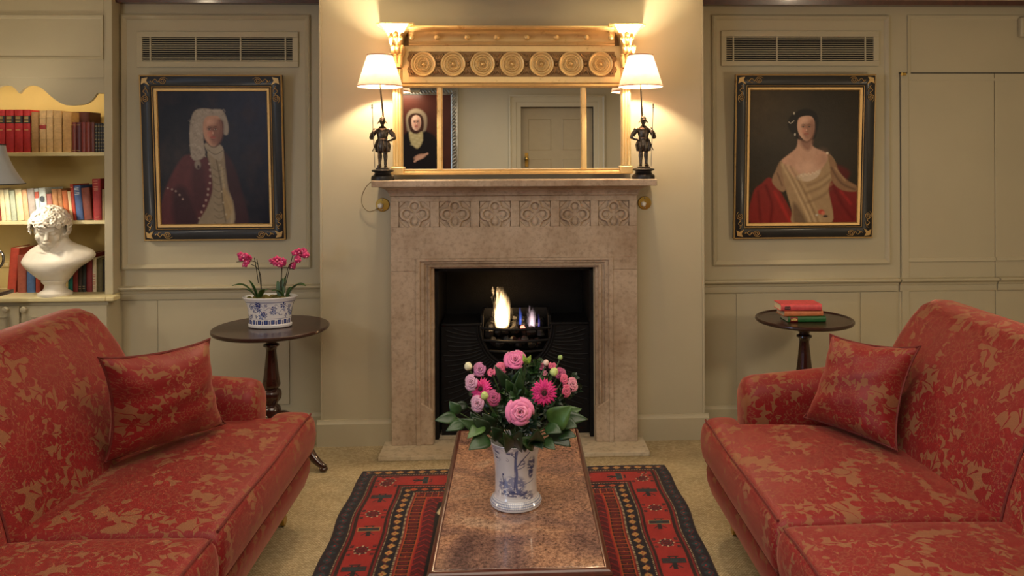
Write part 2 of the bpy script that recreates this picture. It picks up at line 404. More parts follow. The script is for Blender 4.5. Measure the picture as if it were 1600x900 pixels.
# ------------------------------------------------------------------ procedural painting on a vertex grid
class Canvas:
    def __init__(s, x0, x1, y0, y1, nx, ny, base):
        s.x0, s.x1, s.y0, s.y1, s.nx, s.ny = x0, x1, y0, y1, nx, ny
        s.X, s.Y = np.meshgrid(np.linspace(x0, x1, nx), np.linspace(y0, y1, ny))
        s.c = np.zeros((ny, nx, 3)); s.c[:] = srgb(base)
        s.rng = np.random.default_rng(5)
    def noise(s, cells, seed=0):
        r = np.random.default_rng(seed); out = np.zeros_like(s.X); amp = 1.0; tot = 0
        for o in range(4):
            n = cells * 2 ** o; g = r.random((n + 2, n + 2))
            u = (s.X - s.x0) / (s.x1 - s.x0) * n; v = (s.Y - s.y0) / (s.y1 - s.y0) * n
            i = np.clip(u.astype(int), 0, n); j = np.clip(v.astype(int), 0, n); fu = u - i; fv = v - j
            fu = fu * fu * (3 - 2 * fu); fv = fv * fv * (3 - 2 * fv)
            out += amp * ((g[j, i] * (1 - fu) + g[j, i + 1] * fu) * (1 - fv) + (g[j + 1, i] * (1 - fu) + g[j + 1, i + 1] * fu) * fv)
            tot += amp; amp *= 0.55
        return out / tot
    def mix(s, a, col, raw=False):
        c = np.array(col if raw else srgb(col)); a = np.clip(a, 0, 1)[..., None]; s.c = s.c * (1 - a) + c * a
    def ell(s, cx, cy, rx, ry, col, soft=0.3, alpha=1.0, rot=0):
        c, q = math.cos(rot), math.sin(rot); dx = s.X - cx; dy = s.Y - cy
        d = np.sqrt(((dx * c + dy * q) / rx) ** 2 + ((-dx * q + dy * c) / ry) ** 2)
        s.mix(np.clip((1 + soft / 2 - d) / max(soft, 1e-3), 0, 1) * alpha, col)
    def sd(s, pts):
        inside = np.zeros(s.X.shape, bool); dist = np.full(s.X.shape, 1e9); n = len(pts)
        for i in range(n):
            (ax, ay), (bx, by) = pts[i], pts[(i + 1) % n]; ex, ey = bx - ax, by - ay
            wx, wy = s.X - ax, s.Y - ay; t = np.clip((wx * ex + wy * ey) / (ex * ex + ey * ey + 1e-12), 0, 1)
            dist = np.minimum(dist, (wx - ex * t) ** 2 + (wy - ey * t) ** 2)
            if ay != by: inside ^= ((ay > s.Y) != (by > s.Y)) & (s.X < (bx - ax) * (s.Y - ay) / (by - ay) + ax)
        d = np.sqrt(dist); return np.where(inside, -d, d)
    def poly(s, pts, col, soft=1.5, alpha=1.0, smooth=True):
        if smooth: pts = smooth_loop(pts, 5)
        s.mix(np.clip(0.5 - s.sd(pts) / soft, 0, 1) * alpha, col)
    def line(s, pts, wd, col, soft=0.8, alpha=1.0):
        if len(pts) > 2: pts = smooth_open(pts, 5)
        dist = np.full(s.X.shape, 1e9)
        for (ax, ay), (bx, by) in zip(pts, pts[1:]):
            ex, ey = bx - ax, by - ay; wx, wy = s.X - ax, s.Y - ay; t = np.clip((wx * ex + wy * ey) / (ex * ex + ey * ey + 1e-12), 0, 1)
            dist = np.minimum(dist, (wx - ex * t) ** 2 + (wy - ey * t) ** 2)
        s.mix(np.clip((wd / 2 - np.sqrt(dist)) / soft + 0.5, 0, 1) * alpha, col)
    def mesh(s, name, mat, pos, parent=None):
        """pos(X, Y) -> arrays x, y, z"""
        x, y, z = pos(s.X, s.Y); n = s.nx * s.ny
        return grid_mesh(name, mat, np.stack([x + 0 * s.X, y + 0 * s.X, z + 0 * s.X], -1), s.c, parent)
def grid_mesh(name, mat, P3, C, parent=None, wrap=False, smooth=True):
    ny, nx = P3.shape[:2]; me = bpy.data.meshes.new(name)
    i = np.arange(ny * nx).reshape(ny, nx)
    if wrap: i = np.concatenate([i, i[:, :1]], 1)
    q = np.stack([i[:-1, :-1], i[:-1, 1:], i[1:, 1:], i[1:, :-1]], -1).reshape(-1, 4)
    me.vertices.add(ny * nx); me.vertices.foreach_set('co', P3.reshape(-1).astype(np.float32))
    me.loops.add(q.size); me.loops.foreach_set('vertex_index', q.reshape(-1).astype(np.int32))
    me.polygons.add(len(q)); me.polygons.foreach_set('loop_start', np.arange(0, q.size, 4).astype(np.int32))
    me.polygons.foreach_set('loop_total', np.full(len(q), 4, np.int32))
    if smooth: me.polygons.foreach_set('use_smooth', np.ones(len(q), bool))
    me.update(calc_edges=True); me.validate()
    at = me.color_attributes.new('Col', 'FLOAT_COLOR', 'POINT')
    cc = np.concatenate([C.reshape(-1, 3), np.ones((ny * nx, 1))], 1).astype(np.float32); at.data.foreach_set('color', cc.reshape(-1))
    o = bpy.data.objects.new(name, me); COL.objects.link(o); me.materials.append(mat)
    if parent is not None: o.parent = parent
    return o
def cat(p0, p1, p2, p3, t):
    return tuple(0.5 * (2 * b + (c - a) * t + (2 * a - 5 * b + 4 * c - d) * t * t + (3 * b - a - 3 * c + d) * t ** 3) for a, b, c, d in zip(p0, p1, p2, p3))
def smooth_loop(p, k=5):
    n = len(p); return [cat(p[i - 1], p[i], p[(i + 1) % n], p[(i + 2) % n], j / k) for i in range(n) for j in range(k)]
def smooth_open(p, k=5):
    n = len(p); o = []
    for i in range(n - 1):
        for j in range(k): o.append(cat(p[max(i - 1, 0)], p[i], p[i + 1], p[min(i + 2, n - 1)], j / k))
    return o + [tuple(p[-1])]
# ================================================================== THE ROOM
bx0, bx1 = PX(500, WALL_Y, 350), PX(1100, WALL_Y, 350)
XL, XR = -3.4, 3.4
def sbox(name, mat, *a, bevel=0): return struct(MB().box(*a).build(name, M[mat], smooth=False, bevel=bevel))
sbox('floor', 'carpet', XL, XR, BACK_Y, 4.9, -0.05, 0)
sbox('ceiling', 'ceil', XL, XR, BACK_Y, 4.9, CEIL, CEIL + 0.05)
# left wall with a window opening
wl = MB(); wy0, wy1, wz0, wz1 = -0.8, 0.8, 0.7, 2.2
wl.box(XL - .1, XL, BACK_Y, wy0, 0, CEIL).box(XL - .1, XL, wy1, 4.9, 0, CEIL).box(XL - .1, XL, wy0, wy1, 0, wz0).box(XL - .1, XL, wy0, wy1, wz1, CEIL)
struct(wl.build('wall_left', M['paint'], smooth=False))
wf = MB().box(XL - .07, XL - .02, wy0, wy0 + .05, wz0, wz1).box(XL - .07, XL - .02, wy1 - .05, wy1, wz0, wz1).box(XL - .07, XL - .02, -.02, .02, wz0, wz1)
wf.box(XL - .07, XL - .02, wy0, wy1, wz0, wz0 + .05).box(XL - .07, XL - .02, wy0, wy1, wz1 - .05, wz1).box(XL - .07, XL - .02, wy0, wy1, 1.43, 1.47)
struct(wf.build('window_1', M['cream'], smooth=False))
sbox('wall_right', 'paint', XR, XR + .1, BACK_Y, 4.9, 0, CEIL)
# opening of the fireplace in the chimney breast
FY = 3.99
ox0, ox1 = PX(677, FY, 550), PX(930, FY, 550); oz = P(804, 420, FY).z
wfm = MB().box(bx0, ox0, WALL_Y, 4.7, 0, CEIL).box(ox1, bx1, WALL_Y, 4.7, 0, CEIL).box(ox0, ox1, WALL_Y, 4.7, oz, CEIL)
struct(wfm.build('wall_far', M['paint'], smooth=False))
struct(MB().box(ox0, ox1, 4.55, 4.6, 0, oz).box(ox0, ox0 + .02, WALL_Y, 4.55, 0, oz).box(ox1 - .02, ox1, WALL_Y, 4.55, 0, oz).box(ox0, ox1, WALL_Y, 4.55, oz - .02, oz).build('wall_firebox', M['iron'], smooth=False))
# alcoves
PANEL = [(0, 0.0), (0, 0.014), (0.008, 0.018), (0.016, 0.012), (0.026, 0.004), (0.030, -0.006)]
def panel(x0, x1, y0, y1, Y):
    """moulded rectangle from the frame position of its outer corners -> MB in world"""
    a = P(x0, y0, Y); b = P(x1, y1, Y)
    return (a.x, b.x, b.z, a.z)
rail_prof = lambda Y, z0: [(Y, z0 + .0), (Y - .010, z0), (Y - .014, z0 + .018), (Y - .012, z0 + .034), (Y - .018, z0 + .036), (Y - .022, z0 + .050), (Y - .040, z0 + .058), (Y - .044, z0 + .066), (Y - .040, z0 + .072), (Y, z0 + .076)]
# right alcove: plain wall with shallow boards
struct(MB().box(bx1, XR, ALC_Y, ALC_Y + .1, 0, CEIL).build('wall_far_right', M['paint'], smooth=False))
tn = [0]
def trim(mb, mat='paint', bevel=0.0, angle=35):
    tn[0] += 1; return struct(mb.build('trim_%d' % tn[0], M[mat], bevel=bevel, angle=angle))
ZR = P(1250, 437, ALC_Y - .04).z - .076
ZL = P(345, 447, ALC_Y - .04).z - .076
xr1403, xr1555 = PX(1403, ALC_Y, 445), PX(1555, ALC_Y, 445)
mb = MB().sweepx(bx1, xr1403 - .004, rail_prof(ALC_Y, ZR)); mb.sweepx(xr1403 + .004, xr1555 - .003, rail_prof(ALC_Y - .004, ZR)); mb.sweepx(xr1555 + .003, XR, rail_prof(ALC_Y - .008, ZR + .001))
trim(mb)
ra = panel(1112, 1390, 24, 412, ALC_Y); trim(MB().ring(*ra, ALC_Y, PANEL))
ra = panel(1417, 1660, 24, 113, ALC_Y); trim(MB().ring(ra[0], XR - .1, ra[2] - .05, ra[3], ALC_Y, [(0, 0), (0, .009), (.012, .007), (.022, .0)]))
# jib door in the panelling: board standing a little proud with dark joints
j0 = P(1405, 114, ALC_Y); jz1 = j0.z; jx0 = j0.x; jx1 = PX(1553, ALC_Y, 250)
jd = MB().box(jx0 + .004, PX(1418, ALC_Y, 250), ALC_Y - .014, ALC_Y, .14, jz1 - .004)
jd.box(PX(1418, ALC_Y, 250), jx1 - .002, ALC_Y - .008, ALC_Y, .14, jz1 - .004).box(jx1 + .002, XR, ALC_Y - .008, ALC_Y, .14, jz1 - .004)
d1 = struct(jd.build('door_1', M['paint'], smooth=False, bevel=.0015))
MB().box(jx0 - .004, XR, ALC_Y - .0005, ALC_Y, jz1 - .004, jz1 + .003).box(jx0 + .001, jx0 + .004, ALC_Y - .0005, ALC_Y, .14, jz1).build('door_gap', M['canvas_back'], d1, smooth=False)
zb = P(1480, 405, ALC_Y).z
MB().sweepx(PX(1418, ALC_Y, 405), jx1, [(ALC_Y - .008, zb - .012), (ALC_Y - .018, zb - .010), (ALC_Y - .016, zb), (ALC_Y - .008, zb + .010)]).sweepx(jx1 + .003, XR, [(ALC_Y - .008, zb - .010), (ALC_Y - .020, zb - .008), (ALC_Y - .018, zb + .002), (ALC_Y - .008, zb + .012)]).build('lower_moulding', M['paint'], d1)
hg = MB().box(jx0 + .002, jx0 + .03, ALC_Y - .022, ALC_Y - .012, jz1 - .016, jz1 - .002).lathe([(.005, -.014), (.005, .004)], (jx0 + .006, ALC_Y - .02, jz1 - .004), 10)
hg.build('hinge', M['brass'], d1, bevel=.001)
# thin boards below the rail on the right
tb = MB()
for a, b in ((1150, 1342), (1344, 1401), (1404, 1553), (1556, 1700)):
    tb.box(PX(a, ALC_Y, 500) + .002, min(PX(b, ALC_Y, 500) - .002, XR), ALC_Y - .006, ALC_Y, .15, ZR - .004)
trim(tb, bevel=.0015)
bz = P(1125, 634, ALC_Y - .015).z
def base(name, x0, x1, Y, h, t=.018):
    return struct(MB().sweepx(x0, x1, [(Y, 0), (Y - t, 0), (Y - t, h - .02), (Y - t * .6, h - .012), (Y - t * .5, h), (Y, h)]).build(name, M['paint']))
base('baseboard_right', bx1, XR, ALC_Y, bz)
bb = P(550, 657, WALL_Y - .018).z
fx0, fx1 = PX(611, FY, 500), PX(996, FY, 500)
base('baseboard_far', bx0 - .018, fx0, WALL_Y, bb); base('baseboard_far_right', fx1, bx1 + .018, WALL_Y, bb)
trim(MB().box(bx0 - .0, bx0 + .012, WALL_Y - .004, WALL_Y, bb, CEIL).box(bx1 - .012, bx1, WALL_Y - .004, WALL_Y, bb, CEIL), bevel=.001)
# cornices in the alcoves; dark wood colour stands in for shade underneath
cz = P(340, 4, ALC_Y - .05).z
trim(MB().sweepx(XL, bx0, [(ALC_Y, cz), (ALC_Y - .05, cz), (ALC_Y - .06, CEIL), (ALC_Y, CEIL)]).sweepx(bx1, XR, [(ALC_Y, cz), (ALC_Y - .05, cz), (ALC_Y - .06, CEIL), (ALC_Y, CEIL)]), 'edgewood')
# left alcove
cx1 = PX(176, CASE_Y, 300)        # right end of the bookcase
struct(MB().box(cx1 - .02, bx0, ALC_Y, ALC_Y + .1, 0, CEIL).build('wall_far_left', M['paint'], smooth=False))
ra = panel(190, 486, 23, 418, ALC_Y); trim(MB().ring(*ra, ALC_Y, PANEL))
trim(MB().sweepx(PX(186, ALC_Y, 455), bx0, rail_prof(ALC_Y, ZL)))
trim(MB().box(PX(248, ALC_Y, 500), PX(452, ALC_Y, 500), ALC_Y - .006, ALC_Y, .15, ZL - .004).box(cx1 + .01, PX(246, ALC_Y, 500), ALC_Y - .004, ALC_Y, .15, ZL - .004), bevel=.0015)
base('baseboard_left', cx1, bx0, ALC_Y, bz)

# ---- grilles
def grille(px0, px1, py0, py1, ix0, ix1, iy0, iy1, label, divs):
    a, b = P(px0, py0, ALC_Y - .01), P(px1, py1, ALC_Y - .01); i0, i1 = P(ix0, iy0, ALC_Y - .01), P(ix1, iy1, ALC_Y - .01)
    t = thing('ventilation_grille', label, 'vent', ((a.x + b.x) / 2, ALC_Y, b.z), group='painted air grilles above the portraits')
    f = MB().box(a.x, b.x, ALC_Y - .012, ALC_Y, i0.z, a.z).box(a.x, b.x, ALC_Y - .012, ALC_Y, b.z, i1.z).box(a.x, i0.x, ALC_Y - .012, ALC_Y, i1.z, i0.z).box(i1.x, b.x, ALC_Y - .012, ALC_Y, i1.z, i0.z)
    f.build('frame', M['paint'], t, world=True, smooth=False, bevel=.002)
    MB().box(i0.x, i1.x, ALC_Y - .002, ALC_Y - .0008, i1.z, i0.z).build('backing', M['dark'], t, world=True, smooth=False)  # black sheet stands in for the shade of the cavity behind
    n = 11; h = (i0.z - i1.z) / n
    for k in range(n):
        z = i1.z + (k + .5) * h
        MB().box(i0.x, i1.x, ALC_Y - .011, ALC_Y - .003, z - h * .13, z + h * .13).build('slat', M['paint'], t, world=True, smooth=False)
    for d in divs:
        x = PX(d, ALC_Y - .01, (iy0 + iy1) / 2); MB().box(x - .0035, x + .0035, ALC_Y - .0125, ALC_Y - .003, i1.z, i0.z).build('divider', M['paint'], t, world=True, smooth=False)
    for k in (0.12, .5, .88):
        for z in (a.z - .007, b.z + .007):
            MB().lathe([(.003, 0), (.003, .002)], n=8).xf(Matrix.Translation((a.x + (b.x - a.x) * k, ALC_Y - .012, z)) @ Matrix.Rotation(PI / 2, 4, 'X')).build('screw', M['paint'], t, world=True)
grille(213, 466, 49, 105, 222, 457, 58, 96, 'long painted air grille above the portrait of the man in a wig', (235, 306, 376, 446))
grille(1127, 1374, 48, 103, 1135, 1365, 57, 95, 'long painted air grille above the portrait of the woman in a pale dress', (1146, 1214, 1283, 1352))
a = P(1593, 27, ALC_Y - .02); b = P(1616, 58, ALC_Y - .02)
tag(MB().box(a.x, b.x, ALC_Y - .035, ALC_Y, b.z, a.z).build('wall_sensor', M['paint'], bevel=.008), 'small painted box on the panelling at the top right', 'sensor')

# ================================================================== BOOKCASE (built in)
IB = 4.47      # back of the shelves
zc = lambda py, Y=CASE_Y: P(80, py, Y).z
bk = thing('bookcase', 'built-in painted bookcase with scalloped top holding books, left of the portrait', 'bookcase', (-2.75, CASE_Y, 0))
inx = PX(163, CASE_Y, 300); ledge = P(80, 465, 4.13).z; zt = zc(121)
MB().box(inx, cx1, CASE_Y, IB + .05, ledge, CEIL).build('side_panel', M['paint'], bk, world=True, smooth=False, bevel=.003)
MB().box(XL + .001, inx, CASE_Y, IB + .05, zt, CEIL).build('top_panel', M['paint'], bk, world=True, smooth=False)
MB().box(XL + .001, cx1, IB, IB + .05, 0, zt).build('back_panel', M['shelfback'], bk, world=True, smooth=False)
MB().ring(XL + .2, PX(162, CASE_Y, 60), zc(93), zc(24), CASE_Y, [(0, 0), (0, .009), (.010, .006), (.018, 0)]).build('panel_moulding', M['paint'], bk, world=True)
# scalloped valance
vp = [(166, 121), (166, 145)]
sc_ = [(163, 145.8), (151, 145.8), (148, 151), (143, 157), (136, 161.5), (126, 163.8), (112, 165), (103, 164.3), (95, 161.5), (86, 156), (77, 148.5), (69, 141), (62, 136), (55, 133.8), (48, 133.2), (41, 135), (36, 139), (30, 146)]
left = [(30 - (x - 30), y) for x, y in reversed(sc_[:-1])]
pts = [(166, 145.8)] + sc_ + left + [(-106, 145.8)]
yv = CASE_Y + .012
out = [(P(x, y, yv).x, P(x, y, yv).z) for x, y in pts]
vm = MB(); top = P(80, 121, yv).z
vs = []; 
for x, z in out: vs += [(x, yv, z), (x, yv, top), (x, yv + .02, z), (x, yv + .02, top)]
fs = []
for i in range(len(out) - 1):
    a, b = i * 4, i * 4 + 4; fs += [(a, b, b + 1, a + 1), (a + 2, a + 3, b + 3, b + 2), (a, a + 2, b + 2, b), (a + 1, b + 1, b + 3, a + 3)]
vm.add(vs, fs).build('valance', M['paint'], bk, world=True, smooth=False)
z1 = zc(238, 4.23); z2 = zc(345, 4.23)
MB().box(XL + .001, inx, 4.235, IB, z1 - .020, z1).build('shelf', M['cream'], bk, world=True, bevel=.002)
MB().box(XL + .001, inx, 4.235, IB, z2 - .020, z2).build('shelf', M['cream'], bk, world=True, bevel=.002)
MB().box(XL + .001, cx1, 4.13, IB, ledge - .024, ledge).box(cx1, PX(177, 4.13, 467), 4.13, 4.205, ledge - .024, ledge).build('ledge', M['cream'], bk, world=True, bevel=.005)
MB().box(XL + .001, cx1, 4.16, IB, 0.0, ledge - .024).build('cupboard_body', M['paint'], bk, world=True, bevel=.003)
for (a, b, k) in ((-180, 31, 13), (35, 168, 41)):
    x0, x1 = max(PX(a, 4.15, 520), XL + .05), PX(b, 4.15, 520)
    dr = MB().box(x0, x1, 4.142, 4.16, .12, ledge - .045)
    d = dr.build('door', M['paint'], bk, world=True, bevel=.002)
    off = bk.location
    g = MB().ring(x0 + .05, x1 - .05, .18, ledge - .10, 4.142, [(0, 0.0), (0, .006), (.008, .003), (.012, 0)]); g.v = [(p[0] - off.x, p[1] - off.y, p[2]) for p in g.v]
    g.build('door_moulding', M['paint'], d)
    kn = MB().lathe([(.006, 0), (.006, .012), (.014, .018), (.017, .026), (.013, .034), (.0, .037)], n=20)
    kp = P(k, 483, 4.142); kn.xf(Matrix.Translation((kp.x - off.x, 4.142 - off.y, kp.z)) @ Matrix.Rotation(PI / 2, 4, 'X')).build('knob', M['paint'], d)
# light fitting hidden behind the valance
lamp('bookcase_light', 'AREA', (PX(20, 4.25, 140), 4.245, zt - .012), 2.4, (1.0, 0.80, 0.5), 0.85, (math.radians(14), 0, 0), .02)
fit = MB().box(PX(-40, 4.25, 140), PX(150, 4.25, 140), 4.235, 4.26, zt - .010, zt); fit.build('light_strip', M['white'], bk, world=True)

# ================================================================== BACK WALL seen in the mirror
MY = 4.03                     # mirror plane
VY = 2 * MY - BACK_Y          # where the mirror shows the back wall
vx = lambda px, py=200: P(px, py, VY).x
vz = lambda py, px=860: P(px, py, VY).z
dx0, dx1, dz = vx(814), vx(927), vz(167)
struct(MB().box(XL, dx0, BACK_Y - .1, BACK_Y, 0, CEIL).box(dx1, XR, BACK_Y - .1, BACK_Y, 0, CEIL).box(dx0, dx1, BACK_Y - .1, BACK_Y, dz, CEIL).build('wall_back', M['paint'], smooth=False))
M['doorpaint'] = simple('door_paint', (0.36, 0.30, 0.19), 0.5, var=0.03)
dr = struct(MB().box(dx0, dx1, BACK_Y - .14, BACK_Y - .09, 0, dz).build('door_2', M['doorpaint'], smooth=False))
for (a, b) in ((.10, .42), (.58, .90)):
    for (za, zb2) in ((.25, .85), (.98, 1.50), (1.60, dz - .14)):
        MB().ring(dx0 + (dx1 - dx0) * a, dx0 + (dx1 - dx0) * b, za, zb2, BACK_Y - .09, [(0, 0.0), (.006, .004), (.014, -.008)], 1).build('door_panel', M['doorpaint'], dr)
hp = P(823, 248, VY)
MB().box(hp.x - .02, hp.x + .02, BACK_Y - .09, BACK_Y - .082, hp.z - .1, hp.z + .07).tube([(hp.x, BACK_Y - .085, hp.z), (hp.x, BACK_Y - .03, hp.z)], .009, 10).ell((hp.x, BACK_Y - .025, hp.z), .026).build('door_handle', M['brass'], dr, bevel=.002)
arch = MB()
prof = [(-.14, 0), (-.14, .03), (-.125, .035), (-.11, .022), (-.06, .02), (-.055, .014), (-.012, .012), (0, .006), (0, -.09)]
vs = []
for d, h in prof: vs += [(dx0 + d, BACK_Y + h, 0), (dx0 + d, BACK_Y + h, dz - d), (dx1 - d, BACK_Y + h, dz - d), (dx1 - d, BACK_Y + h, 0)]
fs = [(i * 4 + j, i * 4 + j + 1, i * 4 + j + 5, i * 4 + j + 4) for i in range(len(prof) - 1) for j in range(3)]
trim(arch.add(vs, fs), 'paint')
# ================================================================== FIREPLACE
fp = thing('fireplace', 'carved sandstone fireplace with six quatrefoils under a moulded shelf', 'fireplace', ((fx0 + fx1) / 2, FY, 0))
HZ = .022
hl, hr = PZ(592, 711, HZ), PZ(1017, 709, HZ)
hy = (hl.y + hr.y) / 2
MB().box(hl.x, hr.x, hy, WALL_Y, 0, HZ).box(ox0, ox1, WALL_Y - .01, 4.55, 0, HZ).build('hearth', M['hearth'], fp, world=True, bevel=.003)
sz = P(804, 281, 3.85).z                  # shelf top
fz = P(804, 306, FY).z                    # top of the frieze
mo = [(650, 958, 403), (657, 951, 408), (664, 944, 411), (670, 937, 417), (677, 930, 420)]
mx0, mx1, mz = PX(650, FY, 500), PX(958, FY, 500), P(804, 403, FY).z
jz = P(640, 424, FY).z
JB = .16
MB().box(fx0, mx0, FY, WALL_Y, HZ, jz - .001).build('jamb', M['stone'], fp, world=True, bevel=.002)
MB().box(mx1, fx1, FY, WALL_Y, HZ, jz - .001).build('jamb', M['stone'], fp, world=True, bevel=.002)
# lintel with six carved quatrefoils
MB().box(fx0, fx1, FY + .012, WALL_Y, mz, fz).box(fx0, mx0, FY, WALL_Y, jz, mz).box(mx1, fx1, FY, WALL_Y, jz, mz).box(fx0, fx1, FY, FY + .012, mz, P(804, 354, FY).z).build('lintel', M['stone'], fp, world=True, bevel=.0015)
qx = [647.5, 710.6, 773.4, 836, 898.4, 959]; qs = 24.5 / F_PX * FY; qz = [P(x, 335, FY).z for x in qx]
zt2, zb2 = P(804, 314, FY).z, P(804, 354, FY).z
# frieze ground between the sunk squares
gr = MB().box(fx0, fx1, FY, FY + .012, zt2 + .0, fz)
ed = [fx0] + sum([[PX(x, FY, 335) - qs, PX(x, FY, 335) + qs] for x in qx], []) + [fx1]
for i in range(0, len(ed), 2): gr.box(ed[i], ed[i + 1], FY, FY + .012, zb2, zt2)
gr.build('frieze_ground', M['stone'], fp, world=True, bevel=.002)
def quat(R, r, n=14):
    """outline of a four-lobed foil"""
    pts = []
    for k in range(4):
        a0 = PI / 2 * k; cxx, czz = R * math.cos(a0), R * math.sin(a0)
        for i in range(n + 1):
            a = a0 - PI * .62 + PI * 1.24 * i / n; pts.append((cxx + r * math.cos(a), czz + r * math.sin(a)))
    return pts
for x, z in zip(qx, qz):
    c = PX(x, FY, 335)
    o1, o2, i1, i2 = quat(.046, .036), quat(.044, .030), quat(.040, .024), quat(.038, .021)
    secs = [[(c + a, FY + .012, z + b) for a, b in o1], [(c + a, FY - .001, z + b) for a, b in o2], [(c + a, FY - .001, z + b) for a, b in i1], [(c + a, FY + .009, z + b) for a, b in i2]]
    mb2 = MB().loft(secs, cap=False)
    for a in (0, PI / 2, PI, 3 * PI / 2):
        b = a + PI / 4; mb2.tube([(c + .054 * math.cos(b), FY + .004, z + .054 * math.sin(b)), (c + .012 * math.cos(b), FY + .009, z + .012 * math.sin(b))], [.010, .003], 6)
    for k4 in range(4):
        a = PI / 2 * k4; mb2.ell((c + .040 * math.cos(a), FY + .012, z + .040 * math.sin(a)), (.017, .006, .017), 14, 6)
    for sx_ in (-1, 1):
        for szz in (1, -1):
            X0 = c + sx_ * qs; Z0 = z + szz * qs * .86
            mb2.add([(X0, FY + .0115, Z0), (X0 - sx_ * .040, FY + .0115, Z0), (X0, FY + .0115, Z0 - szz * .040), (X0 - sx_ * .006, FY + .001, Z0 - szz * .006), (X0 - sx_ * .034, FY + .004, Z0 - szz * .003), (X0 - sx_ * .003, FY + .004, Z0 - szz * .034)], [(0, 1, 4, 3), (0, 3, 5, 2), (1, 2, 5, 4), (3, 4, 5)])
    mb2.build('quatrefoil_carving', M['stone'], fp, world=True, angle=50)
# inner moulded frame, three sides, mitred
prof = [(0, .0), (0, .006), (.020, .006), (.024, -.004), (.040, -.006), (.046, -.020), (.056, -.022), (.062, -.010), (.070, -.012), (.076, -.035), (.088, -.036), (.088, -.08)]
sc = (mz - oz) / .088; scx = (ox0 - mx0) / .088
vs = []
for d, h in prof: vs += [(mx0 + d * scx, FY - h, HZ), (mx0 + d * scx, FY - h, mz - d * sc), (mx1 - d * scx, FY - h, mz - d * sc), (mx1 - d * scx, FY - h, HZ)]
fs = [(i * 4 + j, i * 4 + j + 1, i * 4 + j + 5, i * 4 + j + 4) for i in range(len(prof) - 1) for j in range(3)]
MB().add(vs, fs).build('opening_moulding', M['stone'], fp, world=True, angle=50)
for xa, xb in ((mx0, ox0), (ox1, mx1)):
    a, b = (xa, xb)
    zz = P(804, 622, FY).z
    MB().prism([(a + .002, HZ), (b - .001, HZ), (b - .001, zz - .06), (a + .002 if a == mx0 else a + .002, zz)] if a == mx0 else [(a + .001, HZ), (b - .002, HZ), (b - .002, zz), (a + .001, zz - .06)], FY - .001, FY + .06).build('plinth_block', M['stone'], fp, world=True, bevel=.006)
# shelf with cove underneath
sx0, sx1 = PX(580, 3.85, 290), PX(1027, 3.85, 290)
SD = 3.85
MB().box(sx0, sx1, SD, WALL_Y, sz - .034, sz).build('mantel_shelf', M['stone'], fp, world=True, bevel=.004)
h = sz - .034 - fz
cv = []
for t in range(9):
    a = PI / 2 * t / 8; cv.append((1 - math.cos(a), math.sin(a)))     # u out, v up
secs = []
ins = .07
for (u, v) in [(0, 0)] + [(c_[0] * .85 + .08, c_[1] * .92 + .08) for c_ in cv] + [(.97, 1)]:
    e = u * ins; z = fz + v * h; y = FY - (FY - SD - .006) * u
    secs.append([(fx0 - e, WALL_Y, z), (fx0 - e, y, z), (fx1 + e, y, z), (fx1 + e, WALL_Y, z)])
MB().loft(secs).build('cove_moulding', M['stone'], fp, world=True, angle=40)

# ------------------------------------------------------------------ cast iron grate
GY = 4.13
gz = P(804, 508, GY).z
gt = thing('fire_grate', 'black cast iron hob grate with a coal basket inside the fireplace', 'grate', ((ox0 + ox1) / 2, GY, HZ))
gcx = PX(806, GY, 520); gr_ = .185          # round recess
# front plates with a semicircular cut
def plate(side):
    pts = [(side * ((ox1 - ox0) / 2 - .022), HZ), (side * ((ox1 - ox0) / 2 - .022), gz)]
    arc = [(side * gr_ * math.cos(-a), gz + gr_ * 1.15 * math.sin(-a)) for a in [PI / 2 * i / 16 for i in range(17)]]
    return [(gcx + x, z) for x, z in (pts + arc + [(0, HZ)])]
for s_ in (-1, 1):
    p = plate(s_)
    MB().prism(p, GY, GY + .02).build('front_plate', M['iron'], gt, world=True, smooth=False)
    hb = MB().box(*(sorted((gcx + s_ * gr_, gcx + s_ * ((ox1 - ox0) / 2 - .022)))), GY - .01, GY + .25, gz, gz + .014); hb.build('hob_plate', M['iron'], gt, world=True, bevel=.004)
# radiating flutes cast in the plates
k = 0
for i in range(46):
    a = PI * (i + .5) / 46
    c0 = (gcx + math.cos(a) * (gr_ + .03), GY - .002, gz - math.sin(a) * (gr_ * 1.15 + .03))
    L_ = .5; q = []
    for t in range(9):
        u = t / 8; aa = a + (.30 * u if a > PI / 2 else -.30 * u) * 1.2
        r_ = gr_ + .035 + L_ * u * .62
        x = gcx + math.cos(aa) * r_; z = gz - math.sin(aa) * r_ * 1.1
        if abs(x - gcx) < (ox1 - ox0) / 2 - .030 and z > HZ + .01 and z < gz - .006: q.append((x, GY - .001, z))
    if len(q) > 2: MB().tube(q, .0045, 6).build('flute', M['iron'], gt, world=True)
for rr in (.008, .022):
    MB().tube([(gcx + (gr_ + rr) * math.cos(-PI * i / 24), GY - .004, gz + (gr_ + rr) * 1.15 * math.sin(-PI * i / 24)) for i in range(25)], .005, 8).build('arch_bead', M['iron'], gt, world=True)
for py, bow in ((514, .05), (533, .045), (550, .035)):
    z = P(806, py, GY - .03).z; q = min(1, math.sqrt(max(0, 1 - ((gz - z) / (gr_ * 1.15)) ** 2))) * gr_
    MB().tube([(gcx - q + 2 * q * i / 16, GY - bow * math.sin(PI * i / 16), z) for i in range(17)], .0075, 8).build('front_bar', M['iron'], gt, world=True)
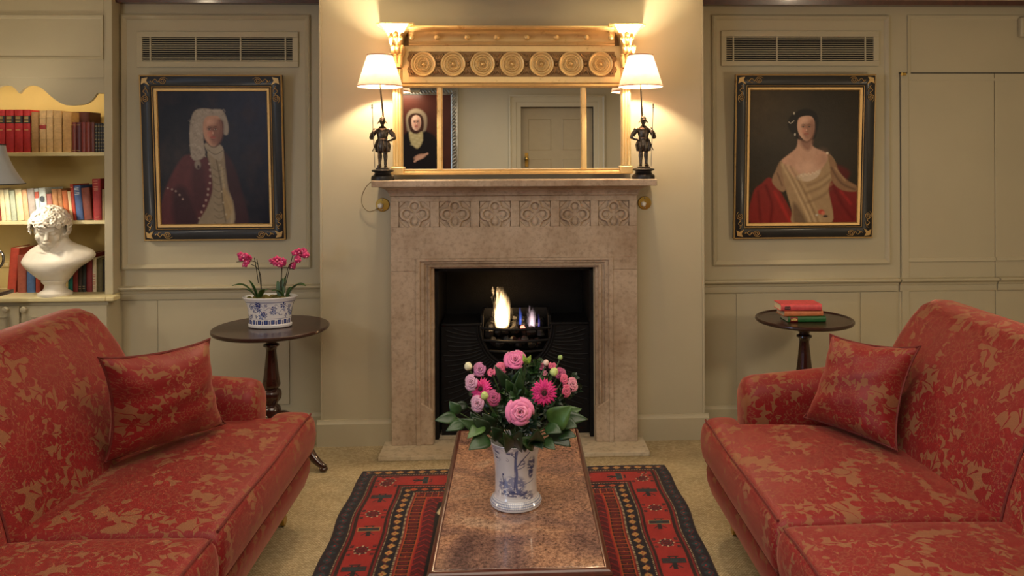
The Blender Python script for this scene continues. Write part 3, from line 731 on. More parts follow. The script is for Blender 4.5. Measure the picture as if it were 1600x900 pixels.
MB().box(gcx - .17, gcx + .17, GY + .02, GY + .22, gz - .20, gz - .185).box(gcx - .19, gcx - .175, GY + .01, GY + .24, gz - .2, gz + .05).box(gcx + .175, gcx + .19, GY + .01, GY + .24, gz - .2, gz + .05).box(gcx - .19, gcx + .19, GY + .23, GY + .25, gz - .2, gz + .05).build('basket', M['iron'], gt, world=True, bevel=.003)
M['coal'] = simple('coal', (0.007, 0.007, 0.007), 0.5, var=.6, scale=60, bmp=.8, bscale=60)
rc = random.Random(3)
import bmesh
def rock(c, r, seed):
    mb = MB().ell((0, 0, 0), 1.0, 8, 6); q = random.Random(seed); d = [Vector((q.uniform(-1, 1), q.uniform(-1, 1), q.uniform(-1, 1))).normalized() for _ in range(9)]
    out = []
    for p in mb.v:
        v = Vector(p)
        for k_ in d:
            e = v.dot(k_) - .72
            if e > 0: v -= k_ * e
        out.append(tuple(Vector(c) + v * r))
    mb.v = out; return mb
n = 0
for row in range(3):
    for i in range(7):
        c = (gcx - .14 + i * .046 + rc.uniform(-.01, .01), GY + .05 + .055 * row, gz - .045 + .02 * row + rc.uniform(-.012, .012) - abs(i - 3) ** 2 * .001)
        tag(rock(c, rc.uniform(.028, .036), n).build('coal_lump', M['coal'], angle=20), 'black lump of coal piled in the iron grate', 'coal', 'coals in the fire basket'); n += 1
for i in range(8):
    c = (gcx - .12 + i * .034, GY + .03 + .004 * (i % 3), gz - .095 + rc.uniform(-.01, .01))
    tag(rock(c, rc.uniform(.026, .032), n).build('coal_lump', M['coal'], angle=20), 'black lump of coal piled in the iron grate', 'coal', 'coals in the fire basket'); n += 1
M['ember'] = emis('ember', (1.0, 0.16, 0.10), 4)
tag(rock((PX(817, GY, 515), GY + .01, gz - .018), .017, 51).build('glowing_coal', M['ember'], angle=20), 'glowing red coal between the bars of the grate', 'coal')
# flames: soft volumes of light
def flame_mat(name, col, s, hw, hh):
    m = bpy.data.materials.new(name); m.use_nodes = True; nt = m.node_tree; nt.nodes.clear()
    tc = N(nt, 'ShaderNodeTexCoord'); sp = N(nt, 'ShaderNodeSeparateXYZ'); L(nt, tc.outputs['Object'], sp.inputs[0])
    no = N(nt, 'ShaderNodeTexNoise', Scale=1.0, Detail=3, Roughness=.6); mp = N(nt, 'ShaderNodeMapping'); mp.inputs['Scale'].default_value = (70, 70, 12)
    L(nt, tc.outputs['Object'], mp.inputs[0]); L(nt, mp.outputs[0], no.inputs['Vector'])
    z = mth(nt, 'DIVIDE', sp.outputs[2], hh)            # 0..1 up the flame
    nx = mth(nt, 'MULTIPLY', mth(nt, 'SUBTRACT', no.outputs[0], .5), mth(nt, 'MULTIPLY', z, hw * 3.4))
    x = mth(nt, 'ADD', sp.outputs[0], nx)
    wd = mth(nt, 'MULTIPLY', hw, mth(nt, 'MULTIPLY', mth(nt, 'POWER', mth(nt, 'MAXIMUM', z, 0.001), .35), mth(nt, 'SUBTRACT', 1.15, z)))
    r = mth(nt, 'SQRT', mth(nt, 'ADD', mth(nt, 'MULTIPLY', x, x), mth(nt, 'MULTIPLY', sp.outputs[1], sp.outputs[1])))
    d = mth(nt, 'SUBTRACT', 1.0, mth(nt, 'DIVIDE', r, mth(nt, 'MAXIMUM', wd, .0005)))
    tg = mth(nt, 'ADD', mth(nt, 'SUBTRACT', 1.0, z), mth(nt, 'MULTIPLY', mth(nt, 'SUBTRACT', no.outputs[0], .5), 2.6))
    d = mth(nt, 'MULTIPLY', mth(nt, 'MAXIMUM', d, 0), mth(nt, 'MAXIMUM', mth(nt, 'MINIMUM', tg, 1), 0))
    e = N(nt, 'ShaderNodeEmission'); e.inputs[0].default_value = (*col, 1); L(nt, mth(nt, 'MULTIPLY', d, s), e.inputs[1])
    o = N(nt, 'ShaderNodeOutputMaterial'); L(nt, e.outputs[0], o.inputs['Volume']); return m
fl = thing('flames', 'white and blue gas flames rising from the coals', 'fire', (PX(788, GY, 500), GY + .05, gz - .03))
def flame(px, wpx, y0, y1, col, s, nm, lab=None):
    a = P(px, y0, GY + .05); b = P(px, y1, GY + .05); hw = wpx / 2 / F_PX * GY; hh = b.z - a.z
    c = MB().lathe([(hw * .5, 0), (hw * 1.3, hh * .3), (hw * 1.3, hh * .7), (hw * .8, hh), ], n=16)
    o = c.build(nm, flame_mat(nm + '_glow', col, s, hw, hh), fl); o.location = a - fl.location
    if lab: o['label'] = lab
flame(785, 46, 516, 448, (1.0, .62, .28), 420, 'flame', 'tall white-orange flame')
flame(813, 12, 508, 478, (.12, .22, 1.0), 90, 'flame', 'small blue flame')
flame(831, 26, 513, 477, (.85, .6, .65), 90, 'flame', 'low pinkish white flame')
flame(842, 8, 512, 490, (.25, .2, 1.0), 70, 'flame', 'small violet flame')
lamp('fire_glow', 'POINT', (PX(788, GY, 500), GY + .06, gz + .07), .5, (1.0, .55, .2), .04)

# ------------------------------------------------------------------ round brass sockets beside the shelf
def socket(px, py, label, side):
    c = P(px, py, WALL_Y); t = thing('wall_socket', label, 'socket', (c.x, WALL_Y, c.z))
    R_ = Matrix.Rotation(PI / 2, 4, 'X')
    MB().lathe([(.036, 0), (.036, .003), (.033, .006), (.010, .008), (0, .008)], n=36).xf(R_).build('plate', M['brass'], t)
    for dz_ in (.026, -.026): MB().lathe([(.004, 0), (.004, .010), (0, .011)], n=10).xf(Matrix.Translation((0, 0, dz_)) @ R_).build('screw', M['steel'], t)
    pl = MB().loft([[(x * s1, -y, z * s1) for x, z in ((-.014, .008), (.0, .015), (.014, .006), (.010, -.010), (-.002, -.016), (-.013, -.008))] for y, s1 in ((.008, 1.0), (.028, .95), (.036, .5))])
    pl.xf(Matrix.Translation((-.008 * side, 0, -.004))).build('plug', M['white'], t, bevel=.002)
socket(598, 320, 'round brass socket with a white plug left of the mantel', 1)
socket(1007, 317, 'round brass socket with a white plug right of the mantel', 1)
a, b = P(574, 288, 4.02), P(592, 328, 4.06)
q = [P(584, 281, 4.0), P(573, 291, 4.03), P(566, 305, 4.05), P(566, 320, 4.055), P(575, 330, 4.055), P(586, 328, 4.05), P(595, 322, 4.045)]
sk_ = [o for o in bpy.data.objects if o.name.startswith('wall_socket')][0]
MB().tube(smooth_open([tuple(p) for p in q], 6), .0018, 6).build('cord', simple('brown_flex', srgb(96, 78, 40), .5), sk_, world=True)

# ================================================================== OVERMANTEL MIRROR
mr = thing('overmantel_mirror', 'gilt overmantel mirror with rosette frieze and balled cornice above the mantel', 'mirror', (PX(801, MY, 270), 4.05, P(801, 271, MY).z))
X = lambda px, Y=MY, py=180: PX(px, Y, py)
Z = lambda py, Y=MY: P(801, py, Y).z
gx0, gx1, gz0, gz1 = X(629), X(970), Z(264.5), Z(136)
MB().box(gx0 - .01, gx1 + .01, MY, MY + .004, gz0 - .01, gz1 + .01).build('mirror_glass', M['mirror'], mr, world=True, smooth=False)
MB().box(X(616), X(984), MY + .004, WALL_Y, Z(271), Z(46)).build('backboard', M['giltdark'], mr, world=True, smooth=False)
MB().box(X(627), X(972), MY - .012, MY + .004, gz1, Z(72)).build('frieze_panel', M['gilt'], mr, world=True, bevel=.002)
MB().sweepx(X(628), X(971), [(MY, Z(137)), (MY - .022, Z(137)), (MY - .028, Z(134.5)), (MY - .022, Z(132)), (MY - .026, Z(130)), (MY - .012, Z(129)), (MY, Z(129))]).build('glass_rail', M['gilt'], mr, world=True)
MB().sweepx(X(626), X(974), [(MY + .004, Z(272)), (MY - .030, Z(272)), (MY - .034, Z(269)), (MY - .022, Z(267.5)), (MY - .018, Z(265.5)), (MY - .024, Z(264)), (MY, Z(263.5))]).build('bottom_rail', M['gilt'], mr, world=True)
for a, b in ((683, 691.5), (907, 916)):
    x0, x1 = X(a), X(b); MB().prism([(x0, MY), (x0, MY - .010), (x0 + .006, MY - .018), (x1 - .006, MY - .018), (x1, MY - .010), (x1, MY)], gz0, gz1 - 0, 'xy').build('mullion', M['gilt'], mr, world=True)
# cornice: cavetto with balls
cy = MY
pr = [(cy, Z(72)), (cy - .020, Z(72)), (cy - .024, Z(69.5)), (cy - .018, Z(68)), (cy - .020, Z(66))]
for t in range(8):
    a = PI / 2 * t / 7; pr.append((cy - .022 - .050 * (1 - math.cos(a)), Z(65.5) + (Z(49.5) - Z(65.5)) * math.sin(a)))
pr += [(cy - .078, Z(49)), (cy - .084, Z(47)), (cy - .080, Z(44.5)), (cy, Z(44))]
MB().sweepx(X(640), X(960), pr).build('cornice', M['gilt'], mr, world=True)
for px in (644, 683, 730, 776, 823, 869, 916, 954):
    p = P(px, 59, MY - .045)
    MB().ell((p.x, p.y - .012, p.z), .0145, 16, 10).tube([p, (p.x, MY - .02, p.z + .012)], .006, 8).build('ball', M['gilt'], mr, world=True)
# seven rosettes on a dark carved ground
rx = [662, 708.3, 754.3, 800, 846, 892, 938]
rz = Z(100.5); R = 19.5 / F_PX * MY
MB().box(X(639.5), X(960), MY - .014, MY - .010, Z(120.5), Z(81)).build('frieze_ground', M['giltdark'], mr, world=True, bevel=.001)
ros = [(0, .012), (.006, .011), (.009, .007), (.012, .006), (.0135, .010), (.016, .006), (.024, .007), (.026, .012), (.029, .013), (.031, .009), (.037, .0095), (.040, .006), (.046, .009), (.050, .008), (.053, .011), (.058, .014), (.062, .014), (.065, .008), (.065, 0)]
for px in rx:
    c = P(px, 100.5, MY - .013)
    mb = MB().lathe([(r * R / .065, z * 1.35) for r, z in reversed(ros)], n=48)
    for i in range(20):
        a = 2 * PI * i / 20; mb.ell((.019 * math.cos(a), .019 * math.sin(a), .012), .0023, 6, 4)
    for i in range(32):
        a = 2 * PI * i / 32; mb.ell((.0345 * math.cos(a), .0345 * math.sin(a), .0135), .0026, 6, 4)
    for i in range(44):
        a = 2 * PI * i / 44; mb.ell((.0440 * math.cos(a), .0440 * math.sin(a), .0125), .0022, 6, 4)
    mb.xf(Matrix.Translation(c) @ Matrix.Rotation(PI / 2, 4, 'X'))
    mb.build('rosette', M['gilt'], mr, world=True, angle=60)
# leaf sprays between the rosettes
for i, px in enumerate([638.7] + [(a + b) / 2 for a, b in zip(rx, rx[1:])] + [961.3]):
    c = P(px, 100.5, MY - .014); mb = MB()
    hsides = (-1, 1) if 0 < i < 7 else ((1,) if i == 0 else (-1,))
    if 0 < i < 7: mb.ell(c, (.011, .007, .011), 14, 8)
    for s_ in (1, -1):
        for k_, (dx_, dz_, tl) in enumerate(((.0, .045, .010), (.012, .052, .010), (.026, .056, .008), (.020, .036, .007))):
            for hs in hsides:
                mb.tube([(c.x + hs * .002, MY - .016, c.z + s_ * .014), (c.x + hs * dx_ * .6, MY - .022, c.z + s_ * dz_ * .6), (c.x + hs * dx_, MY - .018, c.z + s_ * dz_)], [.004, tl * .8, .003], 7)
    mb.build('leaf_spray', M['giltdark'], mr, world=True, angle=60)
# pilasters, capitals, corner blocks
for s_, (a, b) in ((-1, (614.5, 629.5)), (1, (969.5, 984.5))):
    x0, x1 = X(a), X(b); w = x1 - x0
    MB().box(x0, x1, MY - .02, WALL_Y - .002, Z(262), Z(108)).build('pilaster', M['gilt'], mr, world=True, bevel=.002)
    for f_, rr in ((.22, .0075), (.5, .0095), (.78, .0075)):
        MB().tube([(x0 + w * f_, MY - .021, Z(259)), (x0 + w * f_, MY - .021, Z(109))], rr, 10).build('reeding', M['gilt'], mr, world=True)
    MB().box(x0 - .008, x1 + .008, MY - .038, WALL_Y - .002, Z(272), Z(260)).build('corner_block', M['gilt'], mr, world=True, bevel=.004)
    # flared capital
    cx = (x0 + x1) / 2; secs = []
    zt_, zb_ = Z(43), Z(107)
    for t in range(15):
        u = t / 14; z = zb_ + (zt_ - zb_) * u
        if u < .55: hw = .026 + .008 * u
        else: hw = .030 + .062 * ((u - .55) / .45) ** 1.9
        hd = .030 + (.03 if u < .5 else .03 + .055 * ((u - .5) / .5) ** 2)
        cxx = cx + (-s_) * 0 + (.012 * -s_ * 0)
        secs.append([(cxx - hw, WALL_Y - .003, z), (cxx - hw, MY - hd * .7, z), (cxx - hw * .8, MY - hd, z), (cxx + hw * .8, MY - hd, z), (cxx + hw, MY - hd * .7, z), (cxx + hw, WALL_Y - .003, z)])
    MB().loft(secs).build('capital', M['gilt'], mr, world=True, angle=40)
    MB().box(cx - .096, cx + .096, MY - .092, WALL_Y - .003, zt_ - .004, zt_ + .008).build('abacus', M['gilt'], mr, world=True, bevel=.003)
    for k_ in range(3):
        zz = zb_ + .01 + k_ * .045
        for j in (-1, 0, 1):
            x = cx + j * .021 + (.010 if k_ % 2 else 0)
            MB().tube([(x, MY - .052, zz), (x, MY - .066, zz + .025), (x + j * .004, MY - .074, zz + .047), (x + j * .006, MY - .088, zz + .052), (x + j * .006, MY - .092, zz + .042)], [.006, .013, .011, .008, .004], 8, flat=.5).build('acanthus_leaf', M['gilt'], mr, world=True, angle=70)
    MB().ell((cx, MY - .078, P(801, 58, MY).z), .013, 14, 8).build('ball', M['gilt'], mr, world=True)

# ================================================================== KNIGHT LAMPS
def shade_mat():
    m = bpy.data.materials.new('pleated_lampshade'); m.use_nodes = True; nt = m.node_tree; nt.nodes.clear()
    tc = N(nt, 'ShaderNodeTexCoord'); no = N(nt, 'ShaderNodeTexNoise', Scale=40); L(nt, tc.outputs['Object'], no.inputs['Vector'])
    c = ramp(nt, no.outputs[0], [(.3, srgb(216, 182, 164)), (.7, srgb(226, 194, 176))])
    d = N(nt, 'ShaderNodeBsdfDiffuse'); t = N(nt, 'ShaderNodeBsdfTranslucent'); L(nt, c, d.inputs[0]); L(nt, c, t.inputs[0])
    x = N(nt, 'ShaderNodeMixShader'); x.inputs[0].default_value = .07; L(nt, d.outputs[0], x.inputs[1]); L(nt, t.outputs[0], x.inputs[2])
    o = N(nt, 'ShaderNodeOutputMaterial'); L(nt, x.outputs[0], o.inputs[0]); return m
M['shade'] = shade_mat(); M['trim_band'] = simple('shade_binding', srgb(206, 160, 140), .8)
def knight_lamp(basepx, basepy, shpx, label, s_):
    """s_ = -1: staff hand to the left of the frame, 1: to the right"""
    YL = 3.912; SY = -.030
    bp = P(basepx, basepy, YL); t = thing('figure_lamp', label, 'lamp', (bp.x, YL, sz))
    k_ = 1.0
    MB().lathe([(.058, 0), (.058, .010), (.056, .020), (.047, .026), (.040, .034), (.042, .040), (.054, .044), (.056, .050), (.050, .054), (.034, .056), (.0, .056)], n=40).build('base', M['blackwood'], t, angle=40)
    MB().box(-.030, .030, -.026, .026, .056, .064).build('plinth', M['bronze'], t, bevel=.002)
    z0 = .064; b = MB(); j = -s_       # j: direction of the hand on the hip
    # legs and boots
    for q in (-1, 1):
        x = q * .014
        b.tube([(x * 1.0, .0, z0 + .006), (x, .001, z0 + .030), (x, .004, z0 + .055), (x, .0, z0 + .078), (x, 0, z0 + .11)], [.0075, .008, .0115, .010, .016], 10)
        b.tube([(x, .004, z0 + .006), (x * 1.15, -.010, z0 + .007), (x * 1.3, -.024, z0 + .005)], [.009, .009, .006], 8)
    # puffed breeches
    b.loft([[(math.cos(2 * PI * i / 20) * rx_, math.sin(2 * PI * i / 20) * ry_ , z0 + z) for i in range(20)] for z, rx_, ry_ in ((.075, .026, .018), (.082, .032, .022), (.105, .036, .026), (.125, .033, .025), (.142, .026, .020))])
    for i in range(9):
        a = 2 * PI * i / 9; b.tube([(.027 * math.cos(a), .020 * math.sin(a), z0 + .140), (.037 * math.cos(a), .027 * math.sin(a), z0 + .110), (.032 * math.cos(a), .022 * math.sin(a), z0 + .078)], [.004, .0065, .005], 6)
    # breastplate
    b.loft([[(math.cos(2 * PI * i / 20) * rx_, -.002 + math.sin(2 * PI * i / 20) * ry_, z0 + z) for i in range(20)] for z, rx_, ry_ in ((.138, .023, .018), (.150, .025, .022), (.170, .030, .024), (.188, .031, .021), (.198, .024, .016), (.204, .012, .011))])
    b.tube([(0, 0, z0 + .20), (0, -.001, z0 + .215)], [.010, .008], 10)
    # arms with puffed shoulders
    sh_ = [(q * .036, 0, z0 + .186) for q in (-1, 1)]
    for p in sh_: b.ell(p, (.015, .013, .014), 14, 8)
    b.tube([(j * .036, 0, z0 + .184), (j * .052, .002, z0 + .166), (j * .058, .002, z0 + .150)], [.012, .013, .011], 10); b.ell((j * .057, .002, z0 + .150), .0125)
    b.tube([(j * .058, .0, z0 + .150), (j * .045, -.008, z0 + .140), (j * .028, -.014, z0 + .136)], [.010, .008, .006], 8); b.ell((j * .027, -.014, z0 + .135), .0075)
    b.tube([(-j * .036, 0, z0 + .184), (-j * .050, -.004, z0 + .166), (-j * .053, -.008, z0 + .152)], [.012, .013, .011], 10); b.ell((-j * .053, -.008, z0 + .152), .0125)
    b.tube([(-j * .053, -.008, z0 + .152), (-j * .048, -.020, z0 + .164), (-j * .040, -.028, z0 + .176)], [.010, .008, .007], 8); b.ell((-j * .040, -.028, z0 + .178), (.008, .008, .010))
    for f_ in range(4): b.tube([(-j * .044, -.024, z0 + .171 + f_ * .0045), (-j * .039, -.036, z0 + .171 + f_ * .0045), (-j * .033, -.031, z0 + .171 + f_ * .0045)], .0026, 6)
    # collar, belt and sword
    b.lathe([(.016, 0), (.019, .004), (.013, .009)], (0, -.001, z0 + .200), 18)
    b.lathe([(.027, 0), (.028, .004), (.026, .008)], (0, -.001, z0 + .138), 18, 1, .85)
    # head with beard and face
    hz = z0 + .228
    b.ell((0, -.003, hz), (.0125, .014, .016), 18, 12).ell((0, -.0165, hz - .001), (.003, .004, .005), 8, 6).ell((0, -.012, hz - .013), (.007, .006, .008), 10, 6)
    for q in (-1, 1): b.ell((q * .0055, -.0145, hz + .003), (.003, .002, .0018), 8, 5)
    b.build('figure', M['bronze'], t, angle=70)
    h = MB(); secs = []      # morion helmet: crested bowl with upturned brim
    h.ell((0, 0, hz + .013), (.0155, .018, .017), 18, 10)
    ro = [[(r_ * math.cos(2 * PI * i / 28) * .92, r_ * 1.25 * math.sin(2 * PI * i / 28), hz + .006 + dz_ - .012 * (r_ / .026) * math.cos(2 * PI * i / 28) ** 2 + .006 * (r_ / .026) * math.sin(2 * PI * i / 28) ** 2) for i in range(28)] for r_, dz_ in ((.015, .004), (.027, .0), (.0275, -.002), (.015, .001))]
    h.loft(ro, cap=False)
    h.tube([(0, -.017, hz + .018), (0, -.010, hz + .031), (0, 0, hz + .036), (0, .010, hz + .031), (0, .017, hz + .018)], [.002, .0035, .004, .0035, .002], 6)
    h.build('helmet', M['bronze'], t, angle=60)
    stx = -j * .043
    MB().tube([(-j * .034, -.030, z0), (-j * .046, -.032, z0 + .305)], .0018, 8).build('staff', M['steel'], t)
    tx = -j * .046
    MB().tube([(tx, -.032, z0 + .295), (tx, -.032, z0 + .300), (tx, -.032, z0 + .304), (tx, -.032, z0 + .312), (tx, -.032, z0 + .322)], [.003, .005, .003, .0045, .001], 8).build('staff_head', M['bronze'], t)
    MB().tube([(-j * .018, -.022, z0 + .142), (-j * .048, -.018, z0 + .082)], .0022, 6).tube([(-j * .016, -.026, z0 + .130), (-j * .028, -.016, z0 + .136)], .0025, 6).build('sword', M['bronze'], t)
    # curved stem up to the shade
    sp = P(shpx, 137, YL); zsb = sp.z - sz; zst = P(shpx, 87, YL).z - sz; dx = sp.x - bp.x
    x0 = 0.0
    MB().tube(smooth_open([(x0, .022, hz - .02), (x0 + dx * .1, .024, hz + .03), (dx * .5 + .003, .010, hz + .06), (dx + .002, SY + .006, zsb - .02), (dx, SY, zsb + .02), (dx, SY, zsb + .06)], 6), .0045, 10).build('stem', M['steel'], t)
    rb, rt_ = 34.5 / F_PX * YL, 18.5 / F_PX * YL; n = 120
    secs = [[(dx + (rb + (rt_ - rb) * u + (.0011 if i % 2 else -.0011)) * math.cos(2 * PI * i / n), SY + (rb + (rt_ - rb) * u + (.0011 if i % 2 else -.0011)) * math.sin(2 * PI * i / n), zsb + (zst - zsb) * u) for i in range(n)] for u in (0, .25, .5, .75, 1)]
    MB().loft(secs, cap=False).build('lamp_shade', M['shade'], t, angle=180)
    for u, r_, hh in ((0.0, rb, .007), (1.0, rt_, .006)):
        zz = zsb + (zst - zsb) * u - (hh if u == 1 else 0)
        MB().lathe([(r_ + .0022, 0), (r_ + (-.0018 if u == 0 else .004), hh), (r_ - .003 if u == 0 else r_ + .001, hh), (r_ - .001, 0), (r_ + .0022, 0)], (dx, SY, zz), 60, cap=False).build('shade_trim', M['trim_band'] if u == 1 else M['shade'], t, angle=180)
    MB().lathe([(.010, 0), (.012, .03), (.008, .034)], (dx, SY, zsb + .035), 16).build('bulb_holder', M['brass'], t)
    lamp('mantel_lamp_bulb', 'POINT', (bp.x + dx, YL + SY, sz + zsb + .085), KL_POWER, (1.0, .80, .52), .024)
KL_POWER = 25
knight_lamp(598, 278, 595.5, 'figure lamp left of the mirror, bronze knight raising his staff, pleated cream shade', -1)
knight_lamp(1005.5, 274, 999.5, 'figure lamp right of the mirror, bronze knight with sword and staff, pleated cream shade', 1)
# ================================================================== SOFAS
def rrect(x0, x1, z0, z1, r, crown=0.0, bulge=0.0, n=6, m=10):
    """rounded rectangle outline (x, z), crowned on top and bulging at the x0 side"""
    pts = []
    for cx, cz, a0 in ((x0 + r, z0 + r, PI), (x0 + r, z1 - r, PI / 2), (x1 - r, z1 - r, 0), (x1 - r, z0 + r, -PI / 2)):
        for i in range(n + 1):
            a = a0 - PI / 2 * i / n if False else a0 + (PI / 2) * (1 - i / n) - 0
            pts.append((cx + r * math.cos(a), cz + r * math.sin(a)))
        if a0 == PI / 2:
            for i in range(1, m): pts.append((x0 + r + (x1 - x0 - 2 * r) * i / m, z1))
        if a0 == PI:
            for i in range(1, 4): pts.append((x0, z0 + r + (z1 - z0 - 2 * r) * i / 4))
    out = []
    for x, z in pts:
        u = min(1, max(0, (x - x0) / (x1 - x0))); v = min(1, max(0, (z - z0) / (z1 - z0)))
        out.append((x - bulge * math.sin(PI * v) * max(0, 1 - u * 6), z + crown * math.sin(PI * u) * max(0, v * 2 - 1)))
    return out
def smoothstep(a, b, x):
    t = min(1, max(0, (x - a) / (b - a))); return t * t * (3 - 2 * t)
def sofa(s, xf, ye, ymid, label, arm_in, arm_f):
    t = thing('sofa', label, 'sofa', (s * 1.3, 2.1, 0))
    yn = ymid - (ye - ymid)                       # near end of the seat
    W = lambda pts, y: [(s * x, y, z) for x, z in pts]
    SZ = .455
    def cushion(ya, yb, tee):
        """ya -> yb, T-shaped ear at the yb end"""
        d = 1 if yb > ya else -1; Ln = abs(yb - ya); secs = []
        ys = [0, .004, .012, .03, .06, .10] + [.10 + (Ln - .28) * i / 10 for i in range(1, 11)] + [Ln - .155, Ln - .135, Ln - .12, Ln - .09, Ln - .06, Ln - .03, Ln - .012, Ln - .004, Ln]
        for q in ys:
            e = min(q, Ln - q); k = min(1, e / .03); k = math.sqrt(max(0, 1 - (1 - k) ** 2))
            xb = 1.42
            if tee: xb = 1.42 + (arm_f - .02 - 1.42) * smoothstep(Ln - .165, Ln - .135, q)
            ins = .028 * (1 - k); cr_ = .030 * math.sin(PI * min(1, max(0, q / Ln))) ** .6
            # lower loose middle, plump edges
            secs.append(W(rrect(xf + ins * .6, xb - ins, .285 + ins, SZ - ins + .004 * math.sin(q * 9), .030, cr_, .016), ya + d * q))
        o = MB().loft(secs).build('seat_cushion', M['damask'], t, world=True, uv=True, angle=80)
        for zz in (SZ - .006, .292):
            pts = [(s * (xf + .006), ya + d * (.02 + (Ln - .04) * i / 20), zz + .004 * math.sin((.02 + (Ln - .04) * i / 20) * 9) * (zz > .4)) for i in range(21)]
            g = MB().tube(pts, .0042, 6); g.v = [(p[0] - t.location.x, p[1] - t.location.y, p[2]) for p in g.v]; g.build('piping', M['welt'], o)
        return o
    cushion(ymid + .004, ye, True); cushion(ymid - .004, yn, True)
    # upholstered base under the cushions
    secs = []
    for y, k in ((yn + .01, .02), (yn + .03, 0), (ymid, 0), (ye - .03, 0), (ye - .01, .02)):
        secs.append([(s * (xf + .014 + k), y, .285), (s * (xf + .006 + k), y, .262), (s * (xf + .010 + k), y, .215), (s * (xf + .030 + k), y, .160), (s * (xf + .052 + k), y, .132), (s * (xf + .075), y, .128), (s * 1.78, y, .128), (s * 1.80, y, .285)])
    MB().loft(secs).build('seat_base', M['damask'], t, world=True, uv=True)
    # arms, rounded over and sloping to the front
    for ya, d in ((arm_in, 1), (2 * ymid - arm_in, -1)):
        secs = []
        for i, (x, k, zt_) in enumerate([(arm_f, .55, .575), (arm_f + .006, .80, .60), (arm_f + .02, .94, .612), (arm_f + .05, 1, .618), (arm_f + .12, 1, .624), (arm_f + .25, 1, .635), (arm_f + .45, 1, .655), (1.60, 1, .67), (1.72, 1, .67)]):
            sec = []
            hw = .085 * k; cyy = ya + d * .085
            for j in range(9): a = PI * j / 8; sec.append((s * x, cyy - d * hw * math.cos(a) * 1.0, zt_ - .085 + .085 * k * math.sin(a) * 1.0 + (.0)))
            sec.append((s * x, cyy + d * hw * .92, .42)); sec.append((s * x, cyy + d * hw * .85, .14)); sec.append((s * x, cyy - d * hw * .85, .14)); sec.append((s * x, cyy - d * hw * .92, .42))
            secs.append(sec)
        MB().loft(secs).build('arm', M['damask'], t, world=True, uv=True, angle=60)
    # back
    prof = [(1.36, .30), (1.385, .42), (1.41, .52), (1.445, .62), (1.49, .72), (1.54, .81), (1.585, .875), (1.625, .92), (1.67, .940), (1.72, .935), (1.765, .905), (1.79, .85), (1.80, .70), (1.80, .45), (1.80, .14), (1.45, .14)]
    be = arm_in + (.02 if s < 0 else .06); yb0, yb1 = 2 * ymid - be, be
    secs = []; n = 60
    for i in range(n + 1):
        y = yb0 + (yb1 - yb0) * i / n; 
        e = min(y - yb0, yb1 - y); k = min(1, e / .11); kz = max(0, 1 - (1 - k) ** 2.6) ** .5; e2 = min(1, e / .05); kx = math.sqrt(max(0, 1 - (1 - e2) ** 2))
        g = .016 * math.exp(-((y - ymid) / .018) ** 2); bl = .022 * math.sin(PI * min(1, max(0, (abs(y - ymid)) / (yb1 - ymid)))) 
        sec = []
        for x, z in prof:
            zz = .40 + (z - .40) * (.82 + .18 * kz) if z > .40 else z
            front = x < 1.63 and z > .38
            xx = x + (g - bl if front else 0); xx = 1.62 + (xx - 1.62) * (.72 + .28 * kx)
            sec.append((s * xx, y, zz))
        secs.append(sec)
    # refine ends
    bo = MB().loft(secs).build('backrest', M['damask'], t, world=True, uv=True, angle=80)
    wp = [(s * (x + .012 - (0 if z < .9 else .0)), ymid, z) for x, z in prof[1:9]]
    g = MB().tube(smooth_open(wp, 4), .004, 6); g.v = [(p[0] - t.location.x, p[1] - t.location.y, p[2]) for p in g.v]; g.build('piping', M['welt'], bo)
    for lx, ly in ((xf + .115, ye - .025), (1.70, ye - .03), (xf + .115, yn + .03), (1.70, yn + .03)):
        lg = MB().lathe([(.022, .135), (.024, .12), (.018, .10), (.020, .085), (.013, .068), (.015, .058)], (s * lx, ly, 0), 18).build('leg', M['wood'], t, world=True)
        cs = MB().lathe([(.016, .048), (.017, .075), (.0, .076)], (s * lx, ly, 0), 16)
        cs.tube([(s * lx, ly, .052), (s * lx, ly - .010, .034)], .008, 8)
        r = MB().lathe([(.0, -.009), (.019, -.009), (.021, -.004), (.021, .004), (.019, .009), (0, .009)], n=20).xf(Matrix.Translation((s * lx, ly - .012, .0215)) @ Matrix.Rotation(PI / 2, 4, 'Y'))
        cs.add(r.v, r.f); cs.v = [(p[0] - t.location.x, p[1] - t.location.y, p[2]) for p in cs.v]
        cs.build('castor', M['brass'], lg)
    return t
sofa(-1, .838, 3.225, 2.185, 'red damask sofa on the left, facing the coffee table, with its back to the bookcase', 3.055, 1.02)
sofa(1, .752, 3.06, 2.17, 'red damask sofa on the right, facing the coffee table, below the panelled door', 2.99, .91)

